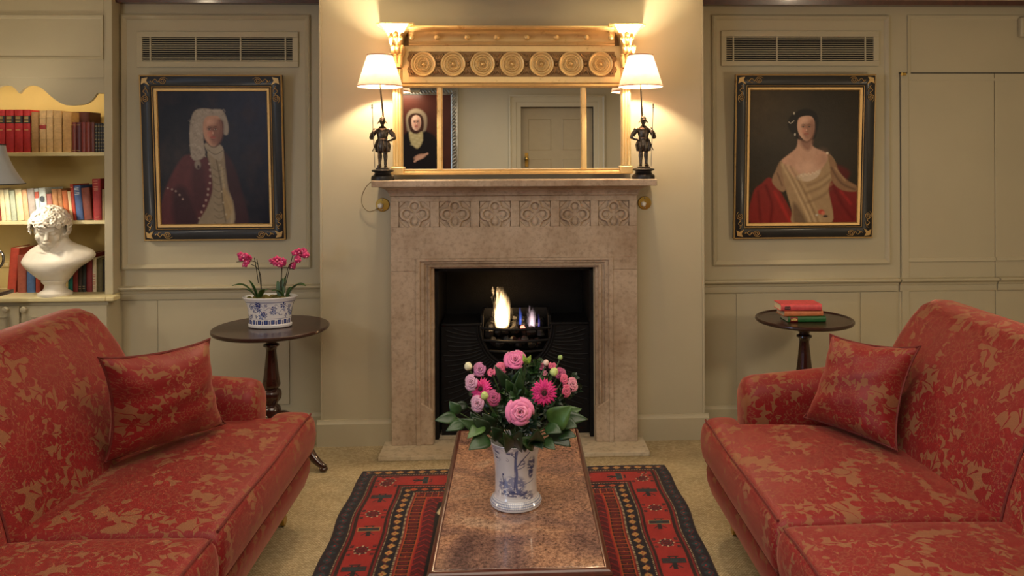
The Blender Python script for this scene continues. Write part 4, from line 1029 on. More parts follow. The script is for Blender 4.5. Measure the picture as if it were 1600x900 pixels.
def pillow(label, TL, TR, BR, BL, th=.10, group=None):
    C_ = [Vector(p) for p in (TL, TR, BR, BL)]; c = sum(C_, Vector()) / 4
    nrm = (C_[1] - C_[3]).cross(C_[0] - C_[2]).normalized()
    t = thing('throw_pillow', label, 'cushion', c)
    n = 22; vs = []; fs = []
    def pt(u, v, side):
        a, b = u * 2 - 1, v * 2 - 1
        # concave sides between the corners
        pu = a * (1 - .17 * (1 - b * b) ** .8) ; pv = b * (1 - (.13 if b > 0 else .05) * (1 - a * a) ** .8)
        uu, vv = (pu + 1) / 2, (pv + 1) / 2
        p = (C_[3] * (1 - uu) + C_[2] * uu) * (1 - vv) + (C_[0] * (1 - uu) + C_[1] * uu) * vv
        h = th * ((1 - a ** 4) * (1 - b ** 4)) ** .5 * (.72 + .28 * math.cos(a * 1.4) * math.cos(b * 1.4))
        h += .006 * math.sin(a * 9 + b * 4) * (1 - a * a) * abs(b) + .004 * math.sin(b * 11 - a * 3) * (1 - b * b)
        return p + nrm * h * side - c
    for side in (1, -1):
        o = len(vs)
        for i in range(n + 1):
            for j in range(n + 1): vs.append(pt(j / n, i / n, side))
        for i in range(n):
            for j in range(n):
                q = (o + i * (n + 1) + j, o + i * (n + 1) + j + 1, o + (i + 1) * (n + 1) + j + 1, o + (i + 1) * (n + 1) + j); fs.append(q if side > 0 else tuple(reversed(q)))
    mb = MB(); mb.v = [tuple(v) for v in vs]; mb.f = fs
    o = mb.build('cover', M['damask'], t, angle=180)
    # cloth coordinates follow the cushion
    uvl = o.data.uv_layers.new(name='UVMap'); N1 = (n + 1) ** 2
    for l in o.data.loops:
        k = l.vertex_index % N1; uvl.data[l.index].uv = ((k % (n + 1)) / n * .46 + (0 if l.vertex_index < N1 else .9) + 3.1 + label.count('e') * .37, (k // (n + 1)) / n * .46 + 1.7)
    edge = [pt(i / n, 0, 0) for i in range(n + 1)] + [pt(1, i / n, 0) for i in range(1, n + 1)] + [pt(1 - i / n, 1, 0) for i in range(1, n + 1)] + [pt(0, 1 - i / n, 0) for i in range(1, n + 1)]
    MB().tube(edge, .0045, 6, cap=False).build('piping', M['welt'], t)
    return t
pillow('red damask throw pillow in the corner of the left sofa, against its arm',
       P(153, 558, 2.50), P(328, 529, 2.90), P(352, 662, 2.97), P(164, 722, 2.60))
pillow('red damask throw pillow in the corner of the right sofa, against its arm',
       P(1297, 522, 2.92), P(1438, 541, 2.72), P(1402, 704, 2.60), P(1256, 652, 2.93))

# ================================================================== COFFEE TABLE
ct = thing('coffee_table', 'low rectangular mahogany coffee table with a polished brown granite top', 'table', (.008, 2.47, 0))
cx0, cx1_, cy0, cy1, chz = -.222, .239, 1.958, 2.985, .45
MB().box(cx0 + .012, cx1_ - .012, cy0 + .014, cy1 - .012, chz - .02, chz).build('granite_top', M['granite'], ct, world=True, bevel=.0015)
edge = [(.0125, -.045), (.0125, -.001), (.010, .0005), (.004, .0), (-.004, -.006), (-.007, -.014), (-.004, -.020), (-.009, -.026), (-.006, -.034), (.006, -.038), (.012, -.045)]
vs = []
for d, z in edge: vs += [(cx0 + d, cy0 + d, chz + z), (cx1_ - d, cy0 + d, chz + z), (cx1_ - d, cy1 - d, chz + z), (cx0 + d, cy1 - d, chz + z)]
MB().add(vs, [(i * 4 + j, i * 4 + (j + 1) % 4, (i + 1) * 4 + (j + 1) % 4, (i + 1) * 4 + j) for i in range(len(edge) - 1) for j in range(4)]).build('table_edge', M['edgewood'], ct, world=True)
MB().box(cx0 + .025, cx1_ - .025, cy0 + .025, cy1 - .025, chz - .12, chz - .02).build('apron', M['wood'], ct, world=True, bevel=.002)
for x in (cx0 + .045, cx1_ - .045):
    for y in (cy0 + .045, cy1 - .045):
        MB().loft([[(x - h_, y - h_, z), (x + h_, y - h_, z), (x + h_, y + h_, z), (x - h_, y + h_, z)] for z, h_ in ((.0125, .016), (.05, .018), (chz - .12, .024), (chz - .03, .024))]).build('leg', M['wood'], ct, world=True, bevel=.002)
MB().box(cx0 + .05, cx1_ - .05, cy0 + .05, cy1 - .05, .12, .135).build('lower_shelf', M['wood'], ct, world=True, bevel=.002)

# ================================================================== SIDE TABLES
def side_table(cx, cy, r, label, lip, a0):
    t = thing('tripod_table', label, 'table', (cx, cy, 0), 0)
    H_ = .68
    top = [(0, H_ - .022), (r - .018, H_ - .022), (r - .004, H_ - .017), (r, H_ - .010), (r - .001, H_ - .003), (r - .006, H_)]
    top += [(r - .012, H_ - .001), (r - .018, H_ - .006), (0, H_ - .006)] if lip else [(0, H_)]
    MB().lathe(top, n=96).build('table_top', M['tablewood'], t, angle=30)
    MB().box(-.09, .09, -.03, .03, H_ - .045, H_ - .022).box(-.03, .03, -.085, .085, H_ - .040, H_ - .022).build('bearer', M['wood'], t, bevel=.006)
    for q in (-1, 1):
        MB().ell((q * .10, -r * .45, H_ - .028), (.014, .010, .010)).build('catch', M['brass'], t)
    prof = [(.0, .645), (.034, .642), (.036, .628), (.030, .618), (.022, .606), (.021, .598), (.031, .592), (.032, .584), (.023, .578), (.019, .56), (.024, .50), (.031, .43), (.036, .395), (.034, .385), (.026, .372), (.037, .362), (.040, .345), (.037, .325), (.026, .305), (.024, .295), (.034, .285), (.038, .265), (.038, .17), (.030, .155), (.0, .150)]
    MB().lathe([(r_ * 1.22, z_) for r_, z_ in reversed(prof)], n=32, flute=(lambda a, z: 1 + .05 * math.cos(a * 10) * (.43 < z < .57 or .31 < z < .37))).build('column', M['wood'], t, angle=50)
    for k in range(3):
        a = a0 + k * 2 * PI / 3; c_, s_ = math.cos(a), math.sin(a)
        pts = [(.02, .215), (.07, .235), (.13, .205), (.19, .130), (.235, .070), (.275, .038), (.31, .022)]
        sp_ = smooth_open(pts, 4); rs = []
        for i in range(len(sp_)): u = i / (len(sp_) - 1); rs.append(.030 * (1 - u) ** 1.2 + .0135)
        rs[-1] = .015
        lg = MB().tube([(x * c_, x * s_, z) for x, z in sp_], rs, 12)
        lg.ell((.300 * c_, .300 * s_, .014), (.021, .021, .014), 14, 8)
        lg.build('leg', M['wood'], t, angle=70)
    return t
lf = PZ(498, 736, 0.0)
lt = (-1.203, 3.84)
side_table(*lt, .278, 'dark round mahogany pedestal table in the left alcove holding the orchid pot', False, math.atan2(lf.y - lt[1], lf.x - lt[0]))
side_table(1.478, 3.875, .243, 'dark round mahogany pedestal table in the right alcove holding three books', True, math.radians(200))

# ================================================================== RUG
def make_rug():
    x0, x1, y0, y1 = -.735, .728, 1.30, 3.705
    W_, H_ = x1 - x0, y1 - y0; nx, ny = 420, 640
    cv = Canvas(0, W_, 0, H_, nx, ny, (30, 22, 30))
    X_, Y_ = cv.X, cv.Y
    dx = np.minimum(X_, W_ - X_); dy = np.minimum(Y_, H_ - Y_) * 1.12
    vert = dx < dy                         # side borders
    d = np.minimum(dx, dy); sgm = np.where(vert, Y_, X_)  # running coordinate
    RED, DRED, NAVY, BRN, TEAL, CREAM, ORG, TAN, MAR = (178, 44, 40), (140, 28, 32), (26, 24, 38), (50, 26, 22), (38, 66, 74), (216, 196, 158), (204, 96, 48), (206, 158, 92), (112, 22, 34)
    mk = lambda c: c.astype(float)
    def band(a, b, col): cv.mix(mk((d >= a) & (d < b)), col)
    band(0, .058, NAVY); band(0, .004, BRN)
    band(.058, .068, BRN); bead = ((sgm * 160).astype(int) % 2) == 0
    cv.mix(mk((d >= .060) & (d < .065) & bead), CREAM)
    band(.068, .215, RED); band(.068, .074, DRED); band(.074, .088, BRN); band(.196, .208, BRN)
    band(.208, .215, DRED); band(.215, .224, BRN); cv.mix(mk((d >= .217) & (d < .222) & bead), CREAM)
    band(.224, .277, NAVY); band(.277, .286, BRN); cv.mix(mk((d >= .279) & (d < .284) & bead), CREAM)
    band(.286, .291, DRED); band(.291, .345, BRN)
    lad = ((d > .291) & (d < .295)) | ((d > .341) & (d < .345)) | ((d > .316) & (d < .3185) & ((sgm * 70).astype(int) % 3 == 0)) | ((d >= .291) & (d < .345) & ((sgm % .030) < .004))
    cv.mix(mk(lad), ORG); cv.mix(mk((d > .301) & (d < .335) & ((sgm % .030) > .010) & ((sgm % .030) < .026)), MAR)
    band(.345, .352, RED); band(.352, .400, MAR)
    zig = ((sgm + np.abs(d - .376) * 1.0) % .014) < .005
    cv.mix(mk((d > .352) & (d < .400) & zig), (60, 20, 34))
    zig2 = ((sgm + np.abs(d - .376) * 1.0) % .042) < .005
    cv.mix(mk((d > .352) & (d < .400) & zig2), RED)
    band(.400, 2, (24, 18, 22))
    # motifs of the outer and inner dark bands
    def hearts(dc, step, seed, pal, size):
        k = np.floor(sgm / step); ph = sgm / step - k - .5
        uu = (d - dc) / size; vv = ph * step / size
        shape = (np.abs(uu) + np.abs(vv) * .8 < .62) | ((uu - .25) ** 2 + vv ** 2 < .16)
        hsh = ((k * 7 + seed + vert * 3) % len(pal)).astype(int)
        for i, c in enumerate(pal): cv.mix(mk(shape & (hsh == i) & (d > dc - size) & (d < dc + size)), c)
        core = (uu ** 2 + vv ** 2 < .03); cv.mix(mk(core), RED)
        vine = np.abs(d - dc - size * .55 * np.sin(sgm / step * PI)) < .0022
        cv.mix(mk(vine & (~shape) & (np.abs(d - dc) < size * .9)), MAR)
    hearts(.029, .052, 0, [TAN, DRED, ORG, TEAL, CREAM, MAR, TEAL], .026)
    hearts(.250, .050, 2, [CREAM, TEAL, ORG, DRED, TEAL, TAN, DRED], .024)
    # red band: bird/table figure and rosette in turn; sides run in y, ends run in x
    step = .30
    for isv in (True, False):
        reg = (vert if isv else ~vert) & (d > .088) & (d < .196)
        s2 = (Y_ if isv else X_); cdist = (np.where(X_ < W_ / 2, X_, W_ - X_) - .142) if isv else (dy - .142)
        fl = (s2 + .075) % step
        a = fl - .075; b = fl - .225
        # figure: a wide bar, a stem and splayed feet
        bar = (np.abs(a - .018) < .017) & (np.abs(cdist) < .046)
        if isv: pass
        rim = bar & ~((np.abs(a - .018) < .0135) & (np.abs(cdist) < .0425))
        body = (np.abs(cdist) < .009 - 0 * a) & (a < .004) & (a > -.040)
        feet = (np.abs(np.abs(cdist) - (-.004 - a) * .9) < .0035) & (a < -.004) & (a > -.034)
        horns = (np.abs(np.abs(cdist) - .012) < .0035) & (a > .035) & (a < .046) | ((np.abs(cdist) < .022) & (np.abs(a - .046) < .003))
        wing = (np.abs(np.abs(cdist) - .026) < .012) & (np.abs(a - .018) < .006)
        cv.mix(mk(reg & bar), TEAL); cv.mix(mk(reg & rim), BRN if isv else ORG)
        cv.mix(mk(reg & (body | feet | horns)), (36, 34, 40)); cv.mix(mk(reg & wing), (70, 30, 40))
        if isv:
            rim2 = rim & (((s2 + .075) / step).astype(int) % 2 == 0); cv.mix(mk(reg & rim2), TAN)
        ang = np.arctan2(b, cdist); rr = np.hypot(b, cdist)
        ro = rr < .030 + .0035 * np.cos(ang * 8); cv.mix(mk(reg & ro), (58, 26, 40)); cv.mix(mk(reg & (rr < .020) & (rr > .0145)), DRED); cv.mix(mk(reg & (rr < .010)), MAR)
        dots = ro & (rr > .024) & (np.cos(ang * 8) > .6); cv.mix(mk(reg & dots), CREAM)
        sq = (np.abs(np.abs(cdist) - .044) < .007) & (np.abs(np.abs(b) - .030) < .009)
        cv.mix(mk(reg & sq), (44, 40, 46)); cv.mix(mk(reg & (np.abs(np.abs(cdist) - .044) < .003) & (np.abs(np.abs(b) - .030) < .004)), DRED)
        bar2 = (np.abs(b) < .003) & (np.abs(cdist) > .034); cv.mix(mk(reg & bar2), BRN)
    # wool abrash
    nz = cv.noise(60, 3); n2 = cv.noise(8, 4); cv.c *= .78 * (.72 + .38 * nz + .25 * (n2 - .5))[..., None]
    # worn white patch beside the table
    cv.poly([(.405, H_ - .455), (.425, H_ - .36), (.440, H_ - .36), (.428, H_ - .47), (.415, H_ - .475)], (200, 184, 150), .004, smooth=False)
    wob = 0.006
    def pos(X, Y):
        wx = wob * np.sin(Y * 7.0) + .004 * np.sin(Y * 17)
        k = (X / W_ - .5) * 2
        return x0 + X + wx * k * 1.0, y0 + Y + .006 * np.sin(X * 6), .010 + .0012 * np.sin(Y * 23) * np.sin(X * 9)
    M['rug'] = attr_mat('rug_wool', .92, bmp=.6, bscale=500, sheen=.15, spec=.15)
    o = cv.mesh('patterned_rug', M['rug'], pos); tag(o, 'red and navy tribal patterned wool rug under the coffee table', 'rug')
    sm = o.modifiers.new('thick', 'SOLIDIFY'); sm.thickness = .009; sm.offset = -1
    fr = MB(); q = random.Random(4)
    for i in range(260):
        x = x0 + .01 + (W_ - .02) * i / 260; y = y1 + .006 * math.sin((x - x0) * 6)
        fr.tube([(x, y - .002, .006), (x + q.uniform(-.003, .003), y + .008, .005), (x + q.uniform(-.006, .006), y + q.uniform(.012, .022), .003)], .0011, 4)
    f = fr.build('fringe', simple('cotton_fringe', srgb(214, 200, 172), .9), o); f['kind'] = 'stuff'
make_rug()
# ================================================================== BOOKS
_bm = {}
def cloth(rgb, rough=.6, gloss=0.0):
    k = (rgb, rough)
    if k not in _bm: _bm[k] = simple('book_cloth_%d' % len(_bm), srgb(rgb), rough, var=.14, scale=60, bmp=.15, bscale=300, coat=gloss)
    return _bm[k]
BD = .16
def book(px0, px1, pyt, zbase, rgb, label, group, Y=4.255, lean=0.0, bands=0, lab=None, rough=.6, pt=0.0, letter=None, depth=BD, refpy=None):
    """px0, px1: edges of the spine at its foot; pyt: top; lean: radians to the left at the top"""
    zt_ = P((px0 + px1) / 2, pyt, Y).z; h = (zt_ - zbase) / math.cos(lean)
    pyb = refpy; a = PX(px0, Y, pyb); b = PX(px1, Y, pyb); w_ = (b - a) * .97; xm = (a + b) / 2
    t = thing('book', label, 'book', (xm, Y, zbase + abs(math.sin(lean)) * w_ / 2), group=group)
    t.rotation_euler = (0, -lean, 0)
    r = w_ / 2; d = depth; bd = min(.0028, w_ * .12); mb = MB()
    n = 8; arc = [(-r * math.cos(PI * i / n), -r * .34 * math.sin(PI * i / n)) for i in range(n + 1)]
    inner = [(x * .82, y * .5 + .003) for x, y in reversed(arc)]
    mb.prism([(x, y) for x, y in arc] + inner, 0, h, 'xy')
    mb.box(-r, -r + bd, -.001, d, 0, h).box(r - bd, r, -.001, d, 0, h)
    for k in range(bands):
        z = h * (k + .9) / (bands + .9)
        mb.tube([(x * 1.01, y - .0012, z) for x, y in arc], .0022, 6)
    mb.build('cover', cloth(rgb, rough), t, angle=50)
    MB().box(-r + bd, r - bd, .003, d - .004, .003, h - .004).build('page_block', M['page'], t, smooth=False)
    if lab:
        for (z0_, z1_, c) in lab:
            MB().prism([(x * 1.015, y - .0009) for x, y in arc] + [(x, y) for x, y in reversed(arc)], h * z0_, h * z1_, 'xy').build('spine_label', cloth(c, .5), t, angle=50)
    if letter:
        c, zs, hw = letter; l = MB()
        for z in zs: l.box(-r * hw, r * hw, -r * .34 - .0024, -r * .30, h * z, h * z + h * .016)
        l.build('lettering', cloth(c, .4), t, smooth=False)
    return t
G1, G2, G3 = 'books on the top shelf of the bookcase', 'books on the middle shelf of the bookcase', 'books on the ledge behind the bust'
RED = (186, 40, 44); BLK = (24, 20, 20); GLD = (214, 180, 110); VEL = (214, 180, 128)
P1 = 236
for i, (a, b) in enumerate(((-18, -5), (-4.5, 8.5), (9, 22.5), (23, 36.5), (37, 48))):
    book(a, b, 171.5, z1, RED, ['red cloth book with black title band at the left end of the top shelf', 'red cloth book with black title band cut by the left picture edge', 'red cloth book with black title band, second in view from the left', 'red cloth book with black title band, third in view from the left', 'red cloth book with black title band standing against the old vellum volumes'][i], G1, refpy=P1, lab=[(.68, .86, BLK)], letter=(GLD, (.71, .75, .79, .82, .52), .55))
book(49.5, 60.5, 175, z1, (182, 142, 92), 'brown mottled leather book beside the last red volume on the top shelf', G1, refpy=P1, bands=5)
book(62, 72.5, 173, z1, VEL, 'pale vellum book with a small red label on the top shelf', G1, refpy=P1, bands=5, lab=[(.56, .68, (170, 56, 50))])
book(73, 83.5, 172, z1, VEL, 'pale vellum book, first of two tall plain ones in the middle of the top shelf', G1, refpy=P1, bands=5)
book(84, 97, 173, z1, (206, 170, 116), 'wide pale vellum book, second of two tall plain ones on the top shelf', G1, refpy=P1, bands=5)
book(98, 112, 175, z1, (200, 158, 100), 'tan vellum book with worn corner beside the tall dark brown book', G1, refpy=P1, bands=5)
bb_ = book(113, 141, 175, z1, (74, 26, 16), 'tall dark brown book standing behind the small maroon volumes', G1, Y=4.345, refpy=P1, depth=.11)
for i, (a, b, c, l) in enumerate(((113, 119, (120, 52, 36), 'small brown leather book beside the tan vellum one'), (119.5, 127, (84, 22, 26), 'small dark maroon book on the top shelf'), (127.5, 134, (122, 46, 38), 'small reddish brown book, first of a matching pair on the top shelf'), (134.5, 141, (126, 50, 40), 'small reddish brown book, second of a matching pair on the top shelf'), (141.5, 148, (96, 40, 28), 'small brown book between the reddish pair and the black gilt volumes'))):
    book(a, b, 191, z1, c, l, G1, refpy=P1, depth=.085, rough=.35, letter=(GLD, (.9, .06), .7) if i < 2 else None)
for i, (a, b, l) in enumerate(((148.5, 152.5, 'first'), (153, 156.5, 'second'), (157, 160, 'third'), (160.3, 163, 'last'))):
    book(a, b, 193, z1, (28, 24, 18), '%s of four thin black gilt-spined books at the right of the top shelf' % l, G1, refpy=P1, depth=.10, letter=((200, 176, 104), (.08, .2, .32, .44, .56, .68, .8, .9), .7), rough=.35)
P2 = 343; LN = math.radians(5.6)
mid = [(-18, -8, 296, (196, 186, 160), 'cream book at the far left of the middle shelf', None, None), (-7, 2, 303, (150, 60, 44), 'brick red book at the left picture edge on the middle shelf', None, None),
 (3, 10, 297, (226, 214, 176), 'cream book, leftmost whole one in view on the middle shelf', None, None), (10.5, 18, 297, (214, 212, 180), 'pale ivory green book on the middle shelf beside the cream one', None, None),
 (19, 27, 298, (176, 186, 166), 'pale sage green book on the middle shelf', None, None), (28, 38.5, 296, (226, 212, 170), 'wide cream yellow book between the sage and peach books', None, None),
 (39, 46.5, 297, (222, 176, 138), 'peach coloured book on the middle shelf', None, None), (47, 58, 295, (168, 160, 156), 'grey cloth book on the middle shelf left of the blue-white ones', None, None),
 (58.5, 65, 295, (196, 210, 216), 'pale blue book with a red label near its top', [(.70, .90, (176, 84, 66))], None), (65.5, 76, 294, (206, 220, 220), 'very pale blue-white book with a dark oval badge on its spine', None, 'oval'),
 (76.5, 85, 303, (160, 100, 92), 'low dusty pink book behind the head of the bust', None, ((220, 190, 160), (.45, .5), .5)), (85.5, 94, 296, (176, 128, 84), 'tan cloth book behind the curls of the bust', None, None),
 (94.5, 101, 296, (170, 120, 76), 'tan book with a gilt ring on its spine', None, ((222, 190, 120), (.58, .75), .6)), (101.5, 109.5, 298, (190, 106, 58), 'orange-brown book right of the bust on the middle shelf', None, None),
 (110, 114.5, 299, (222, 200, 160), 'thin speckled cream book on the middle shelf', None, None), (115, 119.8, 288, (178, 58, 36), 'thin orange-red book left of the blue one', None, ((226, 190, 120), (.8, .9), .5)),
 (120.3, 131.5, 290, (62, 88, 138), 'blue book with pale title lines on the middle shelf', None, ((210, 216, 224), (.74, .78, .83, .87, .91), .62)), (132, 145, 294, (122, 60, 44), 'russet brown book between the blue and the tall red books', None, None)]
for (a, b, yt, c, l, lab_, let) in mid:
    t = book(a, b, yt, z2, c, l, G2, refpy=P2, lean=LN, lab=lab_, letter=None if let == 'oval' else let)
    if let == 'oval':
        MB().lathe([(.0115, 0), (.0115, .001), (0, .0014)], n=28, sy=1.5).xf(Matrix.Translation((0, -.0085, .115)) @ Matrix.Rotation(PI / 2, 4, 'X')).build('badge', cloth((52, 60, 70), .5), t)
book(146.5, 159.5, 279.5, z2, (156, 40, 44), 'tall crimson book near the right end of the middle shelf', G2, refpy=P2, lean=math.radians(2), letter=((200, 130, 100), (.72, .76, .8, .88, .94, .06), .5))
book(160, 163, 296, z2, (150, 130, 96), 'thin tan book at the right end of the middle shelf', G2, refpy=P2, lean=0)
P3 = 451; YB = 4.30
book(11, 24.5, 388, ledge, (176, 66, 48), 'tall brick red book leaning on the ledge left of the bust', G3, Y=YB, refpy=P3, lean=math.radians(-5))
book(27.5, 41.5, 398, ledge, (150, 78, 62), 'brownish rose book on the ledge beside the tall brick red one', G3, Y=YB, refpy=P3)
book(42, 55.5, 400, ledge, (70, 100, 148), 'blue book on the ledge half hidden by the bust', G3, Y=YB, refpy=P3)
book(56, 63.5, 404, ledge, (170, 66, 46), 'orange-red book on the ledge behind the foot of the bust', G3, Y=YB, refpy=P3)
book(106.5, 113.5, 410, ledge, (38, 140, 128), 'teal book on the ledge just right of the socle of the bust', G3, Y=YB, refpy=P3)
book(114, 122, 404, ledge, (140, 52, 50), 'rose red book on the ledge right of the teal one', G3, Y=YB, refpy=P3)
book(122.5, 128, 404, ledge, (60, 48, 36), 'dark brown book on the ledge right of the bust', G3, Y=YB, refpy=P3, letter=((150, 130, 90), (.1, .16), .6))
book(128.5, 134.5, 403, ledge, (36, 40, 34), 'near black green book on the ledge right of the bust', G3, Y=YB, refpy=P3, letter=((150, 130, 90), (.1, .16), .6))
book(135.5, 144.5, 397, ledge, (128, 40, 44), 'dark red book on the ledge left of the one with a paper jacket', G3, Y=YB, refpy=P3)
book(145, 151, 403, ledge, (214, 200, 168), 'cream paper spine with red lettering on the ledge', G3, Y=YB, refpy=P3, letter=((176, 50, 40), (.08, .14, .22, .28, .36, .44, .5), .6))
book(151.5, 161, 404, ledge, (92, 84, 50), 'olive book with a torn jacket at the right of the ledge', G3, Y=YB, refpy=P3)
book(161.3, 163.4, 406, ledge, (34, 26, 20), 'thin black book against the right side of the bookcase', G3, Y=YB, refpy=P3)
sk = P(7, 413, IB - .002)
t = thing('socket_plate', 'flat double socket plate on the back of the bookcase behind the ledge', 'socket', (sk.x, IB, sk.z))
MB().box(-.03, .03, -.006, 0, -.018, .018).build('plate', M['shelfback'], t, bevel=.003)
for q in (-.014, .014): MB().box(q - .007, q + .007, -.0075, -.006, -.008, .008).build('outlet', M['cream'], t, bevel=.001)

# ---- three books on the right table
tz = .674
def flat_book(cx, cy, z, L_, D_, T_, rz, rgb, label, labc=None, marks=None):
    t = thing('book', label, 'book', (cx, cy, z), rz, 'books stacked on the round table')
    r = T_ / 2; n = 8; arc = [(-r * .5 * math.sin(PI * i / n) - D_ / 2, r - r * math.cos(PI * i / n)) for i in range(n + 1)]   # (y, z)
    inner = [(y * 1.0 + .004, r + (z_ - r) * .8) for y, z_ in reversed(arc)]
    mb = MB().prism(arc + inner, -L_ / 2, L_ / 2, 'yz').box(-L_ / 2, L_ / 2, -D_ / 2, D_ / 2, 0, .0025).box(-L_ / 2, L_ / 2, -D_ / 2, D_ / 2, T_ - .0025, T_)
    mb.build('cover', cloth(rgb, .5), t, angle=50)
    MB().box(-L_ / 2 + .003, L_ / 2 - .003, -D_ / 2 + .003, D_ / 2 - .004, .0025, T_ - .0025).build('page_block', M['page'], t, smooth=False)
    if labc:
        x0, x1, c = labc
        MB().prism([(y * 1.0 - .0008, z_) for y, z_ in arc[1:-1]] + [(y, z_) for y, z_ in reversed(arc[1:-1])], x0, x1, 'yz').build('spine_label', cloth(c, .5), t, angle=50)
    if marks:
        x0, x1, c, k = marks; l = MB()
        for i in range(k):
            x = x0 + (x1 - x0) * (i + .5) / k; l.box(x - .0035, x + .0035, -D_ / 2 - r * .5 - .0015, -D_ / 2 - r * .4, r * (.75 if i % 2 else .6), r * (1.5 if i % 3 else 1.2))
        l.build('lettering', cloth(c, .4), t, smooth=False)
yb = 3.80; S = 3.80 / 1200
c1 = PX(1259.5, yb, 492); flat_book(c1 + .003, yb + .055, tz, 61 * S, .110, .0285, 0, (32, 92, 48), 'green book at the bottom of the stack on the round table', (-.085, -.047, (110, 24, 24)), (-.082, -.050, GLD, 4))
c2 = PX(1255.5, yb, 482); flat_book(c2, yb + .060, tz + .0288, 63 * S, .110, .0275, math.radians(1.5), (196, 116, 74), 'orange-tan book in the middle of the stack on the round table')
c3 = PX(1252, yb, 470); flat_book(c3, yb + .055, tz + .0566, 65 * S, .110, .034, math.radians(-1.5), (206, 78, 84), 'coral pink book with a black oval on top of the stack', None, None)
bk3 = [o for o in bpy.data.objects if o.get('label', '').startswith('coral pink')][0]
ov = MB(); r = .017
for i in range(1): ov.box(-.085, -.055, -.055 - r * .52 - .0008, -.055 - r * .3, .008, .024)
ov.build('spine_label', cloth(BLK, .5), bk3, bevel=.006)
l = MB()
for i in range(4): l.box(-.081 + i * .006, -.078 + i * .006, -.055 - r * .56 - .0012, -.055 - r * .4, .012, .020)
l.build('lettering', cloth((150, 90, 90), .4), bk3, smooth=False)

